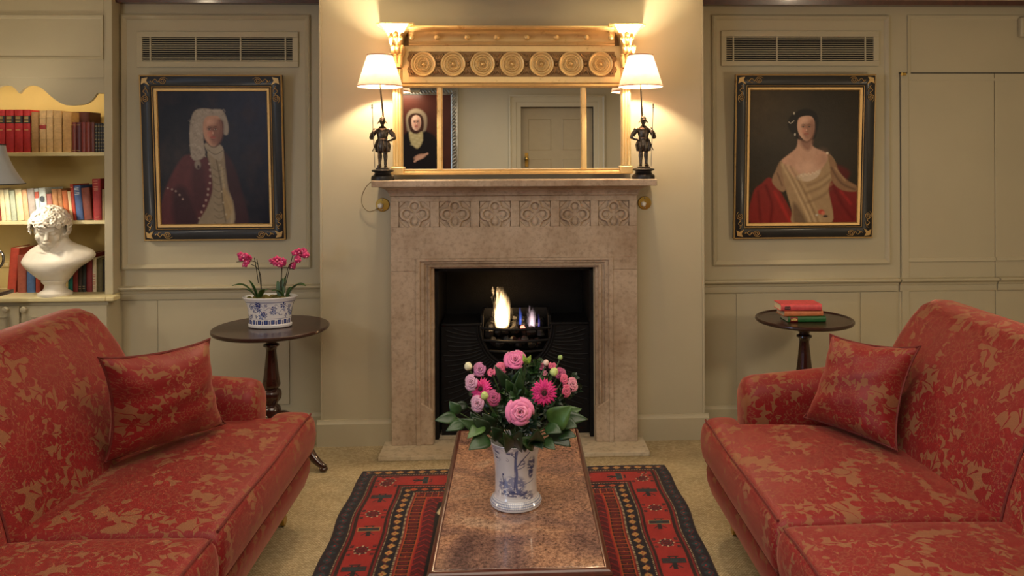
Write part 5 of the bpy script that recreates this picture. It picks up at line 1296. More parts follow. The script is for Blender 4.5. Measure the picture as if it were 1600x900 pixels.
# ================================================================== BUST
def bust():
    Yb = 4.205; bp = P(86, 457, Yb); s = Yb / F_PX
    t = thing('portrait_bust', 'white plaster bust of a curly-haired youth looking down, on the bookcase ledge', 'bust', (bp.x, Yb, ledge))
    MB().lathe([(.083, 0), (.085, .008), (.082, .016), (.074, .020), (.058, .030), (.050, .045), (.050, .058), (.062, .070), (.066, .078), (.060, .084), (.052, .086), (.0, .090)], n=48, sy=.9).build('socle', M['plaster'], t)
    b = MB(); secs = []
    X0 = 86
    for py, xl, xr, ry, yo in ((441, 70, 104, .045, .0), (437, 64, 108, .060, .0), (429, 55.5, 114, .078, -.004), (420, 46, 124, .088, -.006), (412, 39.5, 137, .088, -.004), (404, 41, 144.5, .078, .004), (396, 46, 141, .066, .010), (390, 53, 128, .056, .014), (385, 62, 114, .050, .014), (380, 69, 106, .046, .010), (372, 72, 103, .043, .004), (362, 72, 103, .042, .0)):
        z = (463 - py) * s; a = (xl - X0) * s; c = (xr - X0) * s; m_, h_ = (a + c) / 2, (c - a) / 2
        secs.append([(m_ + h_ * math.copysign(abs(math.cos(q)) ** .85, math.cos(q)), yo + ry * math.copysign(abs(math.sin(q)) ** .9, math.sin(q)), z) for q in [2 * PI * i / 36 for i in range(36)]])
    cols = [smooth_open([q_[i] for q_ in secs], 4) for i in range(36)]; b.loft([[c_[k] for c_ in cols] for k in range(len(cols[0]))])
    for x, z in ((-.060, .165), (.062, .168)): b.ell((x, -.052, z), (.055, .036, .040), 16, 10)
    b.tube([(-.115, -.02, .225), (-.03, -.052, .235), (.0, -.056, .225)], [.012, .010, .006], 8).tube([(.15, -.02, .225), (.06, -.050, .235), (.015, -.056, .225)], [.012, .010, .006], 8)
    b.tube([(-.045, -.010, .33), (-.012, -.050, .235)], [.014, .009], 8).tube([(.05, -.010, .33), (.012, -.050, .235)], [.014, .009], 8)
    # head
    H = Matrix.Translation((-.012, -.026, .352)) @ Matrix.Rotation(math.radians(22), 4, 'Z') @ Matrix.Rotation(math.radians(18), 4, 'X') @ Matrix.Rotation(math.radians(6), 4, 'Y') @ Matrix.Scale(1.04, 4)
    h = MB()
    h.ell((0, .012, .018), (.070, .086, .080), 28, 18).ell((0, -.022, -.028), (.054, .052, .062), 24, 16).ell((0, -.042, -.078), (.026, .024, .018), 14, 10)
    h.ell((0, -.050, -.060), (.034, .022, .024), 14, 10)
    h.tube([(0, -.074, .018), (0, -.084, .0), (0, -.094, -.018), (0, -.092, -.026)], [.008, .009, .011, .009], 10)
    for q in (-1, 1):
        h.ell((q * .0085, -.084, -.025), (.006, .008, .006), 8, 6)
        h.tube([(q * .007, -.072, .022), (q * .026, -.072, .027), (q * .046, -.054, .018)], [.006, .007, .005], 8)   # brow
        h.ell((q * .026, -.062, .008), (.014, .010, .0085), 12, 8)      # eyelid
        h.tube([(q * .012, -.068, .004), (q * .026, -.073, .0035), (q * .040, -.062, .006)], [.002, .0028, .002], 6)
        h.ell((q * .038, -.048, -.022), (.018, .018, .022), 12, 8)      # cheek
        h.ell((q * .060, .010, -.012), (.010, .018, .026), 10, 8)
    h.tube([(-.019, -.070, -.045), (-.006, -.080, -.042), (.006, -.080, -.042), (.019, -.070, -.045)], [.002, .0045, .0045, .002], 8)
    h.tube([(-.016, -.070, -.050), (0, -.078, -.053), (.016, -.070, -.050)], [.002, .0055, .002], 8)
    # curls
    q = random.Random(11)
    for i in range(560):
        u = q.random(); a = q.random() * 2 * PI; zz = 1 - u * 1.35
        st = math.sqrt(max(0, 1 - zz * zz)); d = Vector((st * math.cos(a), st * math.sin(a), zz))
        if d.y < -.45 and d.z < .30: continue
        if d.y < 0 and abs(d.x) < .78 and d.z < .26: continue
        c = Vector((d.x * .084, .012 + d.y * .100, .020 + d.z * .090)); n_ = d.normalized(); u_ = n_.orthogonal().normalized(); v_ = n_.cross(u_)
        ph = q.random() * 6.28; R_ = q.uniform(.010, .017); pts = []
        for k in range(9):
            aa = ph + k * .75; rr = R_ * (1 - k * .075); pts.append(c + (u_ * math.cos(aa) + v_ * math.sin(aa)) * rr + n_ * (.002 + .0012 * k))
        h.tube(pts, [.0036 + .0009 * math.sin(k) for k in range(9)], 5)
    h.xf(H); b.add(h.v, h.f)
    o = b.build('figure', M['plaster'], t, angle=180)
    r = o.modifiers.new('remesh', 'REMESH'); r.mode = 'VOXEL'; r.voxel_size = .0026; r.use_smooth_shade = True
    sm = o.modifiers.new('smooth', 'SMOOTH'); sm.factor = .5; sm.iterations = 3
bust()

# ================================================================== LAMP WITH BELL SHADE at the left edge
def edge_lamp():
    Y = 3.90; c = P(-31, 450, Y); s = Y / F_PX; zt_, zb_ = P(-31, 226, Y).z, P(-31, 288, Y).z; zf = P(-31, 457, Y).z
    st = thing('lamp_stand', 'slim dark wooden stand carrying the lamp at the left picture edge', 'stand', (c.x, Y, 0))
    MB().box(-.10, .10, -.10, .10, zf - .02, zf).build('top', M['wood'], st, bevel=.003)
    MB().lathe([(.018, 0), (.022, .03), (.015, .06), (.02, .4), (.03, zf - .05), (.02, zf - .02)], (0, 0, .0), 24).lathe([(.10, 0), (.10, .015), (.03, .03), (.0, .03)], n=32).build('column', M['wood'], st)
    t = thing('table_lamp', 'silver urn lamp with a grey-blue bell shade at the left picture edge', 'lamp', (c.x, Y, zf))
    sv = simple('silver_plate', srgb(150, 148, 146), .18, 1.0)
    MB().lathe([(.06, 0), (.062, .01), (.04, .02), (.02, .04), (.018, .06), (.05, .09), (.072, .14), (.074, .19), (.055, .235), (.03, .26), (.022, .30), (.03, .33), (.018, .36), (.012, .42), (.010, zb_ - zf + .03)], n=36).build('urn', sv, t)
    for q in (-1, 1):
        MB().tube(smooth_open([(q * .065, 0, .12), (q * .095, 0, .125), (q * .112, 0, .155), (q * .108, 0, .19), (q * .085, 0, .205), (q * .062, 0, .195)], 5), .006, 8).build('handle', sv, t)
    R1, R0 = 59 * s, 33 * s; h = zt_ - zb_
    m, nt, b = new_mat('grey_blue_silk'); b.inputs['Base Color'].default_value = (*srgb(178, 190, 206), 1); b.inputs['Roughness'].default_value = .35; b.inputs['Sheen Weight'].default_value = .5
    pr = [(R0 + (R1 - R0) * (u ** 1.9 * .75 + u * .25), (1 - u) * h + zb_ - zf) for u in [i / 10 for i in range(11)]]
    MB().lathe([(r, z) for r, z in pr] + [(r - .003, z) for r, z in reversed(pr)] + [pr[0]], n=8 * 6, flute=lambda a, z: 1 - .025 * abs(math.sin(a * 4)), cap=False).build('lamp_shade', m, t, angle=50)
    bd = simple('shade_edging', srgb(40, 42, 50), .6)
    for r, z in (pr[0], pr[-1]): MB().tube([(r * (1 - .025 * abs(math.sin(2 * PI * i / 96 * 4))) * math.cos(2 * PI * i / 96), r * (1 - .025 * abs(math.sin(2 * PI * i / 96 * 4))) * math.sin(2 * PI * i / 96), z) for i in range(97)], .003, 6, cap=False).build('shade_trim', bd, t)
    lamp('edge_lamp_bulb', 'POINT', (c.x, Y, zb_ + .07), 9, (1.0, .82, .58), .035)
edge_lamp()

# ================================================================== ORCHID POT
def pot_pattern(U, V, W_=.86, rows=True):
    """blue and white flower pattern; U metres round, V 0..1 up"""
    n = U.shape; C = np.zeros(n + (3,)); C[:] = srgb(222, 224, 232)
    BL, MB_ = np.array(srgb(34, 52, 128)), np.array(srgb(96, 118, 176))
    def put(mask, col):
        C[mask] = col
    q = random.Random(5)
    H_ = .145; Vm = V * H_
    for k in range(80):
        cu, cv = q.random() * W_, q.uniform(.054, .120); R_ = q.uniform(.008, .017); nn = q.choice((5, 6, 7)); ph = q.random() * 6
        du = (U - cu + W_ / 2) % W_ - W_ / 2; dv = Vm - cv; r = np.hypot(du, dv); a = np.arctan2(dv, du)
        f = r < R_ * (.62 + .38 * np.cos(nn * a + ph)); col = BL if k % 3 else MB_
        put(f, col); put(f & (r < R_ * .3), np.array(srgb(200, 206, 226))); put((r < R_ * .14), BL)
    for k in range(30):
        cu, cv = q.random() * W_, q.uniform(.05, .118); du = (U - cu + W_ / 2) % W_ - W_ / 2; dv = Vm - cv
        a = q.random() * 3; put(np.abs(dv - .006 * np.sin(du * 160 + a)) * 1.0 + np.maximum(0, np.abs(du) - .018) < .0011, BL)
    low = (Vm > .018) & (Vm < .046); ph = (U % .034) / .034
    put(low & (ph > .1) & (ph < .62) & (Vm > .020) & (Vm < .041), BL); put(low & (ph > .28) & (ph < .44) & (Vm > .024) & (Vm < .037), MB_)
    put(low & (ph > .76) & (ph < .94) & (Vm < .040 - np.abs(ph - .85) * .08), BL); put((Vm > .046) & (Vm < .0475), BL)
    put((Vm > .126) & (Vm < .1285), BL)
    return C
def orchid():
    Yp = 3.835; c = P(421, 503, Yp)
    t = thing('oval_planter', 'blue and white oval porcelain planter on the left round table', 'planter', (c.x + .004, Yp, .681), math.radians(4))
    prof = [(.0, .0), (.070, .0), (.098, .0), (.104, .004), (.105, .014), (.101, .019), (.1005, .030), (.102, .060), (.106, .090), (.113, .115), (.124, .135), (.131, .145), (.1315, .149), (.127, .150), (.118, .140), (.108, .120), (.098, .10)]
    # resample outline finely
    pp = []
    for (r0, z0), (r1, z1) in zip(prof, prof[1:]):
        k = max(2, int(math.hypot(r1 - r0, z1 - z0) / .0016)); pp += [(r0 + (r1 - r0) * i / k, z0 + (z1 - z0) * i / k) for i in range(k)]
    pp.append(prof[-1]); n = 300
    R_ = np.array([p[0] for p in pp])[:, None]; Zz = np.array([p[1] for p in pp])[:, None]; A = np.linspace(0, 2 * PI, n, endpoint=False)[None]
    k = 1 + 0 * A; sx, sy = 1.0, .60
    P3 = np.stack([R_ * np.cos(A) * sx, R_ * np.sin(A) * sy, Zz + 0 * A], -1)
    U = A * .105 + 0 * R_; C = pot_pattern(U, Zz / .145 + 0 * A, 2 * PI * .105)
    iz = np.arange(len(pp))[:, None] + 0 * A > next(i for i, p in enumerate(pp) if p[0] >= .1314)
    C[iz] = srgb(214, 218, 226)
    M['porcelain'] = attr_mat('blue_white_porcelain', .12, coat=.6)
    grid_mesh('pot', M['porcelain'], P3, C, t, wrap=True)
    ms = simple('moss', srgb(98, 92, 44), .95, var=.5, scale=120, bmp=1, bscale=200)
    mo = MB().ell((0, 0, .130), (.108, .062, .016), 30, 10); q = random.Random(2)
    for i in range(60):
        a, r = q.random() * 6.28, math.sqrt(q.random()); mo.ell((.1 * r * math.cos(a), .056 * r * math.sin(a), .138 + .006 * q.random()), (.012, .010, .007), 7, 5)
    mo.build('moss', ms, t, angle=180)
    leafm = simple('orchid_leaf', srgb(52, 84, 40), .35, var=.25, scale=20, coat=.2)
    stemm = simple('orchid_stem', srgb(44, 40, 26), .6); petm = simple('magenta_petal', srgb(190, 28, 104), .45, var=.25, scale=60, sheen=.3); pet2 = simple('petal_lip', srgb(240, 150, 190), .5)
    base = Vector((t.location.x, Yp, .681))
    def plant(px, leaves, stems, label):
        b = P(px, 455, Yp); r = thing('orchid_plant', label, 'plant', (b.x, Yp, .681 + .125), group='orchids in the blue and white planter')
        for (x1, y1, wd, dy, arch) in leaves:
            e = P(x1, y1, Yp + dy); e = e - r.location
            n = 12; vs = []; fs = []
            for i in range(n + 1):
                u = i / n; p = Vector((e.x * u, e.y * u, e.z * u + arch * math.sin(PI * u) )); d = Vector((e.x, e.y, 0)).normalized() if Vector((e.x, e.y, 0)).length > 1e-4 else Vector((1, 0, 0))
                sd = Vector((-d.y, d.x, 0)); 
                if abs(e.x) < .03: sd = Vector((1, 0, 0))
                w_ = wd * (math.sin(PI * min(1, u * .9 + .08)) ** .6)
                for k in (-1, -.5, 0, .5, 1): vs.append(p + sd * w_ * k + Vector((0, 0, abs(k) * w_ * .35)))
            for i in range(n):
                for k in range(4): fs.append((i * 5 + k, i * 5 + k + 1, i * 5 + 6 + k, i * 5 + 5 + k))
            MB().add(vs, fs).build('leaf', leafm, r, angle=180, solid=.002)
        for pts, fl in stems:
            q3 = [P(x, y, Yp) - r.location for x, y in pts]
            MB().tube(smooth_open([tuple(v) for v in q3], 5), .0018, 6).build('stem', stemm, r)
            for (x, y) in fl:
                flower(r, P(x, y, Yp + q.uniform(-.02, .02)) - r.location, q.uniform(.016, .021), q.uniform(-.6, .6), q.uniform(-.5, .5))
        return r
    def flower(r, c, R_, yaw, pit):
        mt = Matrix.Translation(c) @ Matrix.Rotation(yaw, 4, 'Z') @ Matrix.Rotation(pit, 4, 'X')
        mb = MB()
        for a, l_, w_ in ((90, 1, .5), (210, .95, .45), (330, .95, .45), (20, 1.05, .62), (160, 1.05, .62)):
            a = math.radians(a); vs = []; fs = []
            for i in range(6):
                u = i / 5; ww = R_ * w_ * math.sin(PI * (u * .85 + .1)) 
                for k in (-1, 0, 1): 
                    x, z = u * R_ * l_, k * ww; vs.append((x * math.cos(a) - z * math.sin(a), -.004 * math.sin(PI * u) + .003 * abs(k) + .004 * u, x * math.sin(a) + z * math.cos(a)))
            for i in range(5):
                for k in range(2): fs.append((i * 3 + k, i * 3 + k + 1, i * 3 + 4 + k, i * 3 + 3 + k))
            mb.add(vs, fs)
        mb.xf(mt); f = mb.build('flower', petm, r, angle=180, solid=.0008)
        MB().ell((0, -.005, -.002), (R_ * .18, R_ * .2, R_ * .26), 8, 6).xf(mt).build('lip', pet2, f)
    # px in the frame: from the photograph's crop (350..500 / 380..520, 6.43x)
    c_ = lambda x, y: (350 + x / 6.427, 380 + y / 6.427)
    fa = [c_(170, 120), c_(205, 130), c_(235, 145), c_(190, 160), c_(225, 185), c_(205, 215), c_(245, 160)]
    fb = [c_(470, 185), c_(500, 180), c_(530, 165), c_(560, 185), c_(590, 180), c_(515, 215), c_(555, 220), c_(590, 205)]
    fc = [c_(715, 100), c_(750, 85), c_(790, 80), c_(815, 110), c_(760, 115), c_(730, 160), c_(745, 185), c_(690, 215), c_(680, 240), c_(825, 130)]
    plant(404, [(*c_(80, 430), .014, -.02, .035), (*c_(160, 462), .010, -.06, .02), (*c_(250, 372), .020, -.03, .010), (*c_(430, 470), .016, -.07, .02)],
          [([c_(372, 460), c_(355, 300), c_(330, 160)], []), ([c_(375, 460), c_(368, 330), c_(335, 250), c_(270, 210)], fa[2:]), ([c_(345, 400), c_(325, 260), c_(305, 145)], []), ([c_(340, 215), c_(290, 180), c_(125, 188)], fa[:2])], 'left magenta orchid in the oval planter, its spray bending to the left')
    plant(438, [(*c_(540, 380), .014, .02, .0), (*c_(590, 355), .018, .03, .0), (*c_(620, 330), .010, .04, .0)],
          [([c_(575, 480), c_(580, 300), c_(590, 210)], fb[3:]), ([c_(560, 480), c_(575, 350), c_(578, 230)], fb[:3])], 'middle magenta orchid in the oval planter with an upright stem')
    plant(446, [(*c_(820, 430), .022, -.01, .035), (*c_(700, 450), .018, .03, .02), (*c_(480, 480), .014, -.06, .02)],
          [([c_(615, 440), c_(660, 240), c_(690, 120)], fc[:5]), ([c_(600, 430), c_(625, 320), c_(655, 220), c_(700, 190)], fc[5:]), ([c_(575, 238), c_(640, 245), c_(705, 265)], [])], 'right magenta orchid in the oval planter, the tallest, leaning right')
orchid()
# ================================================================== VASE AND BOUQUET
VC = Vector((PX(806, 2.35, 740), 2.35, .4505))
def vase():
    t = thing('porcelain_vase', 'blue and white porcelain vase with a painted landscape on the coffee table', 'vase', VC)
    prof = [(0, 0), (.05, 0), (.076, 0), (.0785, .003), (.079, .012), (.074, .020), (.067, .028), (.0645, .036), (.0635, .06), (.0635, .09), (.065, .12), (.0685, .15), (.073, .172), (.078, .187), (.0800, .192), (.078, .1945), (.074, .188), (.068, .165), (.062, .13), (.058, .09), (.056, .05), (0, .045)]
    pp = []
    for (r0, z0), (r1, z1) in zip(prof, prof[1:]):
        k = max(2, int(math.hypot(r1 - r0, z1 - z0) / .0010)); pp += [(r0 + (r1 - r0) * i / k, z0 + (z1 - z0) * i / k) for i in range(k)]
    pp.append(prof[-1]); n = 420
    R_ = np.array([p[0] for p in pp])[:, None]; Zz = np.array([p[1] for p in pp])[:, None]; A = np.linspace(0, 2 * PI, n, endpoint=False)[None]
    P3 = np.stack([R_ * np.cos(A), R_ * np.sin(A), Zz + 0 * A], -1)
    # picture coordinates in the crop of the photograph (660..940 / 530..810, 3.214x): X 350..600, Y 530..855
    cv = Canvas(0, 1, 0, 1, n, len(pp), (212, 212, 218))
    ang = A + 0 * R_; xx = np.sin(ang + PI / 2) ; front = np.sin(ang) < 0
    U = (ang + PI / 2 + PI) % (2 * PI) - PI            # 0 faces the camera
    cv.X = 473 + 112 * U * 1.0; cv.Y = 850 - (Zz + 0 * A) / .192 * 300
    cv.x0, cv.x1, cv.y0, cv.y1 = cv.X.min(), cv.X.max(), 530, 860
    B1, B2, B3 = (58, 68, 118), (98, 108, 152), (150, 156, 186)
    nz = cv.noise(46, 9)
    def leafy(cx, cy, rx, ry, col, th=.5):
        d = ((cv.X - cx) / rx) ** 2 + ((cv.Y - cy) / ry) ** 2; a = np.clip((1.1 - d) * 1.6, 0, 1) * (nz > th); cv.mix(a * .85, col)
    leafy(470, 730, 62, 48, B2, .42); leafy(440, 720, 40, 34, B3, .4); leafy(400, 740, 34, 40, B2, .46); leafy(372, 600, 22, 40, B1, .5); leafy(560, 640, 30, 42, B1, .44); leafy(560, 680, 20, 30, B1, .4)
    leafy(470, 770, 110, 16, B1, .45); leafy(545, 790, 45, 14, B1, .48); leafy(530, 560, 50, 14, B3, .5); leafy(450, 575, 26, 9, B1, .42); leafy(505, 625, 18, 16, B1, .42)
    cv.line([(478, 560), (472, 620), (478, 680), (474, 730), (486, 765)], 13, B2, 2); cv.line([(472, 570), (467, 640), (468, 700), (462, 760)], 4, B1, 2)
    cv.line([(482, 640), (505, 612), (540, 575)], 5, B1, 2); cv.line([(474, 600), (450, 580), (430, 578)], 4, B1, 2); cv.line([(478, 655), (500, 650), (520, 640)], 3, B1, 2)
    cv.line([(486, 760), (520, 730), (560, 722), (580, 715)], 3, B2, 2); cv.line([(470, 765), (500, 775), (530, 770)], 4, B1, 2)
    cv.line([(400, 690), (405, 730)], 4, B1, 2); cv.ell(402, 683, 5, 5, B1); cv.line([(455, 700), (460, 730)], 6, B3, 2)
    cv.line([(425, 610), (432, 618), (440, 608)], 1.5, B1, 1); cv.line([(428, 600), (436, 606)], 1.5, B1, 1)
    # back of the vase: loose foliage
    leafy(250, 700, 70, 90, B2, .52); leafy(700, 700, 70, 90, B2, .52); leafy(800, 640, 50, 60, B1, .5); leafy(160, 640, 50, 60, B1, .5)
    c = cv.c
    z = Zz + 0 * A
    sc = (z > .009) & (z < .0275) & (np.hypot(((U * .076) % .0058) - .0029, ((z - .009) % .0060) - .003) > .0024); c[sc & (z < .0265)] = srgb(122, 132, 162)
    c[(z > .1905) & (z < .1935)] = srgb(160, 160, 172)
    rim = (z > .176) & (nz > .5) & (z < .190); c[rim] = srgb(176, 178, 192)
    inside = (np.arange(len(pp))[:, None] + 0 * A) > next(i for i, p in enumerate(pp) if p[0] >= .0799) + 3; c[inside] = srgb(190, 190, 196)
    grid_mesh('vase_body', M['porcelain'], P3, c, t, wrap=True)
vase()
FC = 2.35
def lm(name, c, **k): return simple(name, srgb(c), .42, var=.3, scale=25, coat=.05, **k)
LEAF = [lm('deep_green_leaf', (22, 42, 22)), lm('mid_green_leaf', (34, 62, 28)), lm('fresh_green_leaf', (62, 92, 42)), lm('lime_leaf', (132, 160, 62))]
STEM = simple('green_stem', srgb(60, 84, 44), .5)
def leaf_mesh(mb, a, b, wd, nrm, arch=.0, cup=.25, wave=0.0):
    a, b = Vector(a), Vector(b); d = b - a; L_ = d.length; dn = d.normalized(); n_ = (nrm - dn * nrm.dot(dn)); n_ = n_.normalized() if n_.length > 1e-4 else dn.orthogonal().normalized(); s_ = dn.cross(n_)
    k = 9; vs = []; fs = []
    for i in range(k + 1):
        u = i / k; w_ = wd * 1.04 * (math.sin(PI * u ** .8) ** .85) * (1.1 - .35 * u) if 0 < u < 1 else wd * .03
        p = a + d * u + n_ * arch * L_ * math.sin(PI * u)
        for j in (-1, -.5, 0, .5, 1): vs.append(p + s_ * w_ * j + n_ * (abs(j) * w_ * cup + wave * math.sin(u * 12 + j * 2) * w_))
    for i in range(k):
        for j in range(4): fs.append((i * 5 + j, i * 5 + j + 1, i * 5 + 6 + j, i * 5 + 5 + j))
    mb.add(vs, fs)
NECK = VC + Vector((0, 0, .175))
def B(x, y, dy=0.0):
    """crop coordinates (660..940 / 530..810, 3.214x) -> world at bouquet depth + dy"""
    return P(660 + x / 3.214, 530 + y / 3.214, FC + dy)
qb = random.Random(21)
def stem_to(r, top, rad=.0022):
    base = NECK + Vector((qb.uniform(-.03, .03), qb.uniform(-.03, .03), -.05))
    mid = base.lerp(top, .5) + Vector((0, 0, .02))
    pts = smooth_open([tuple(base - r.location), tuple(mid - r.location), tuple(top - r.location)], 6)
    MB().tube(pts, rad, 6).build('stem', STEM, r)
# ---- roses
def petal_patch(mb, R_, h, th0, span, open_, curl, seed):
    """one cupped petal as a curved patch round the z axis"""
    k, m_ = 6, 6; vs = []; fs = []; q = random.Random(seed)
    for i in range(k + 1):
        v = i / k; rr = R_ * (.25 + .75 * v ** .7) * (1 + open_ * v * v); z = h * (v ** .9) - curl * h * max(0, v - .75) * 3
        for j in range(m_ + 1):
            u = j / m_ - .5; ww = math.sqrt(max(0, 1 - (2 * u) ** 2 * v * .15)); th = th0 + span * u
            zz = z - h * .32 * (2 * u) ** 2 * v * v; r2 = rr + curl * R_ * .35 * max(0, v - .7) * 3
            vs.append((r2 * math.cos(th), r2 * math.sin(th), zz + .02 * h * math.sin(u * 9 + seed)))
    for i in range(k):
        for j in range(m_): fs.append((i * (m_ + 1) + j, i * (m_ + 1) + j + 1, (i + 1) * (m_ + 1) + j + 1, (i + 1) * (m_ + 1) + j))
    mb.add(vs, fs)
def rose(c, R_, label, cols, face, petals=20, openness=1.0, group='roses in the bouquet'):
    R_ *= .74
    r = thing('rose', label, 'flower', c, group=group)
    f = Vector(face).normalized(); rot = f.to_track_quat('Z', 'Y').to_matrix().to_4x4()
    mats = [simple('petal_%d_%d' % cols[0][:2], srgb(cols[0]), .5, var=.10, scale=60, sheen=.4), simple('petal_i_%d_%d' % cols[1][:2], srgb(cols[1]), .5, var=.10, scale=60, sheen=.4)]
    for which, rng in ((0, range(petals // 2, petals)), (1, range(0, petals // 2))):
        mb = MB()
        for i in rng:
            u = i / (petals - 1); rr = R_ * (.16 + .84 * u ** .9); hh = R_ * (1.0 - .42 * u)
            petal_patch(mb, rr, hh, i * 2.399, 2.5 - .75 * u, .10 + .35 * u * openness, .05 + .55 * u, i)
        mb.xf(Matrix.Translation(f * -R_ * .45) @ rot); mb.build('outer_petals' if which == 0 else 'inner_petals', mats[which], r, angle=180, solid=.0007)
    mb = MB().ell((0, 0, -.02 * R_), (R_ * .34, R_ * .34, R_ * .22), 12, 8)
    for k in range(5):
        a = k * 2 * PI / 5; leaf_mesh(mb, (R_ * .2 * math.cos(a), R_ * .2 * math.sin(a), -.02 * R_), (R_ * .95 * math.cos(a), R_ * .95 * math.sin(a), R_ * .05), R_ * .16, Vector((0, 0, 1)), .05)
    mb.xf(Matrix.Translation(f * -R_ * .5) @ rot); mb.build('sepals', STEM, r, angle=180, solid=.0008)
    stem_to(r, Vector(c) - f * R_ * .6)
PK = ((216, 118, 162), (228, 142, 180)); HP = ((202, 92, 144), (216, 118, 164)); MV = ((168, 96, 140), (190, 120, 158)); PM = ((190, 138, 166), (202, 150, 176)); DP = ((160, 58, 106), (180, 76, 124)); CO = ((204, 82, 120), (216, 98, 138)); SM = ((200, 120, 146), (208, 136, 160))
rose(B(492, 366, -.165), .036, 'large open pink rose low at the front of the bouquet', PK, (.03, -1, .22), 18)
rose(B(467, 100, -.02), .030, 'large pink rose at the top of the bouquet', HP, (.0, -.8, .75), 18)
rose(B(287, 150, -.02), .019, 'small mauve rose high on the left, beside the cream bud', MV, (-.2, -1, .5), 16)
rose(B(244, 216, -.05), .021, 'pale dusty mauve rose furthest left in the bouquet', PM, (-.5, -1, .3), 16)
rose(B(275, 323, -.09), .021, 'dusty mauve rose low on the left above the broad leaves', PM, (-.4, -1, .2), 16)
rose(B(356, 294, -.07), .021, 'deep pink rose behind the green bud on the left', DP, (-.1, -1, .3), 16)
rose(B(388, 150, -.0), .020, 'folded pink rose left of the topmost rose', CO, (-.1, -.8, .7), 12)
rose(B(346, 168, -.02), .013, 'small pink rosebud beneath the folded rose', CO, (-.4, -.8, .6), 10)
rose(B(655, 136, .0), .012, 'small pink rose high on the right beside the cream bud', CO, (.2, -1, .5), 10)
rose(B(690, 170, -.01), .017, 'crimson pink rose on the right above the gerbera', DP, (.3, -1, .4), 14)
rose(B(712, 203, -.02), .014, 'small coral pink rose right of the gerbera', CO, (.4, -1, .3), 12)
rose(B(757, 228, -.01), .019, 'salmon pink rose furthest right in the bouquet', SM, (.7, -1, .5), 12)
rose(B(724, 262, -.03), .017, 'coral rose just below the furthest right one', CO, (.6, -1, .1), 12)
rose(B(598, 136, .02), .013, 'small crimson rose among the fine leaves at the top right', DP, (.1, -1, .7), 10)
rose(B(617, 170, .0), .008, 'tiny pink rosebud in the fine leaves right of centre', SM, (.1, -1, .5), 8)
# ---- buds
def bud(c, R_, label, col, face):
    r = thing('flower_bud', label, 'flower', c, group='closed buds in the bouquet'); f = Vector(face).normalized(); rot = f.to_track_quat('Z', 'Y').to_matrix().to_4x4()
    mb = MB().lathe([(R_ * .35, -R_ * .9), (R_ * .85, -R_ * .4), (R_, .1 * R_), (R_ * .85, R_ * .7), (R_ * .45, R_ * 1.15), (0, R_ * 1.2)], n=20, flute=lambda a, z: 1 + .07 * math.cos(a * 3 + z * 160)).xf(rot); mb.build('petals', simple('bud_%d_%d' % col[:2], srgb(col), .5, var=.1, scale=60), r)
    mb = MB().lathe([(0, -R_ * 1.1), (R_ * .5, -R_ * .95), (R_ * .8, -R_ * .5), (R_ * .84, -R_ * .3)], n=12).xf(rot); mb.build('sepals', STEM, r)
    stem_to(r, Vector(c) - f * R_)
bud(B(232, 139, -.02), .012, 'cream closed bud at the top left of the bouquet', (216, 212, 178), (-.3, -.4, 1))
bud(B(312, 286, -.13), .0115, 'green-white bud in front of the left gerbera', (178, 194, 118), (-.1, -.5, 1))
bud(B(660, 168, -.05), .0125, 'pale green bud above the right gerbera', (186, 200, 124), (.3, -.3, .8))
bud(B(620, 121, -.01), .009, 'small cream pink bud at the top right', (220, 190, 180), (.2, -.4, 1))
bud(B(692, 94, .0), .0075, 'thin green bud on a long stem at the upper right', (138, 164, 96), (.3, -.2, 1))
# ---- gerberas
def gerbera(c, R_, label, face, cy=(0, 0)):
    r = thing('gerbera', label, 'flower', c, group='gerberas in the bouquet'); f = Vector(face).normalized(); rot = f.to_track_quat('Z', 'Y').to_matrix().to_4x4()
    q = random.Random(3)
    for nm, cnt, rad, lift, col in (('outer_petals', 22, 1.0, 0, (200, 26, 110)), ('middle_petals', 20, .86, .004, (208, 36, 122)), ('inner_petals', 20, .46, .007, (180, 22, 100))):
        mb = MB()
        for i in range(cnt):
            a = 2 * PI * i / cnt + q.uniform(-.08, .08) + rad; rr = R_ * rad * q.uniform(.93, 1.03)
            leaf_mesh(mb, (R_ * .2 * math.cos(a), R_ * .2 * math.sin(a), lift), (rr * math.cos(a), rr * math.sin(a), lift + q.uniform(-.002, .003)), R_ * (.150 if rad > .5 else .08), Vector((0, 0, 1)), .06, .15)
        mb.xf(rot); mb.build(nm, simple('gerbera_%d' % cnt + nm, srgb(col), .5, var=.1, scale=50, sheen=.3), r, angle=180, solid=.0006)
    MB().ell((0, 0, .008), (R_ * .22, R_ * .22, .005), 20, 8).xf(rot).build('centre', simple('gerbera_eye', srgb(96, 20, 40), .8, var=.5, scale=300, bmp=1, bscale=500), r)
    d = MB()
    for i in range(50):
        a = i * 2.4; rr = R_ * .17 * math.sqrt(i / 50); d.ell((rr * math.cos(a), rr * math.sin(a), .012), .0011, 5, 4)
    d.xf(rot).build('stamens', simple('gerbera_core', srgb(40, 14, 18), .7), r)
    stem_to(r, Vector(c) - f * .004, .003)
gerbera(B(610, 266, -.10), .041, 'magenta gerbera facing forward on the right of the bouquet', (.08, -1, .12))
gerbera(B(298, 252, -.04), .036, 'magenta gerbera tilted left in the bouquet, partly behind a bud', (-.45, -1, .55))
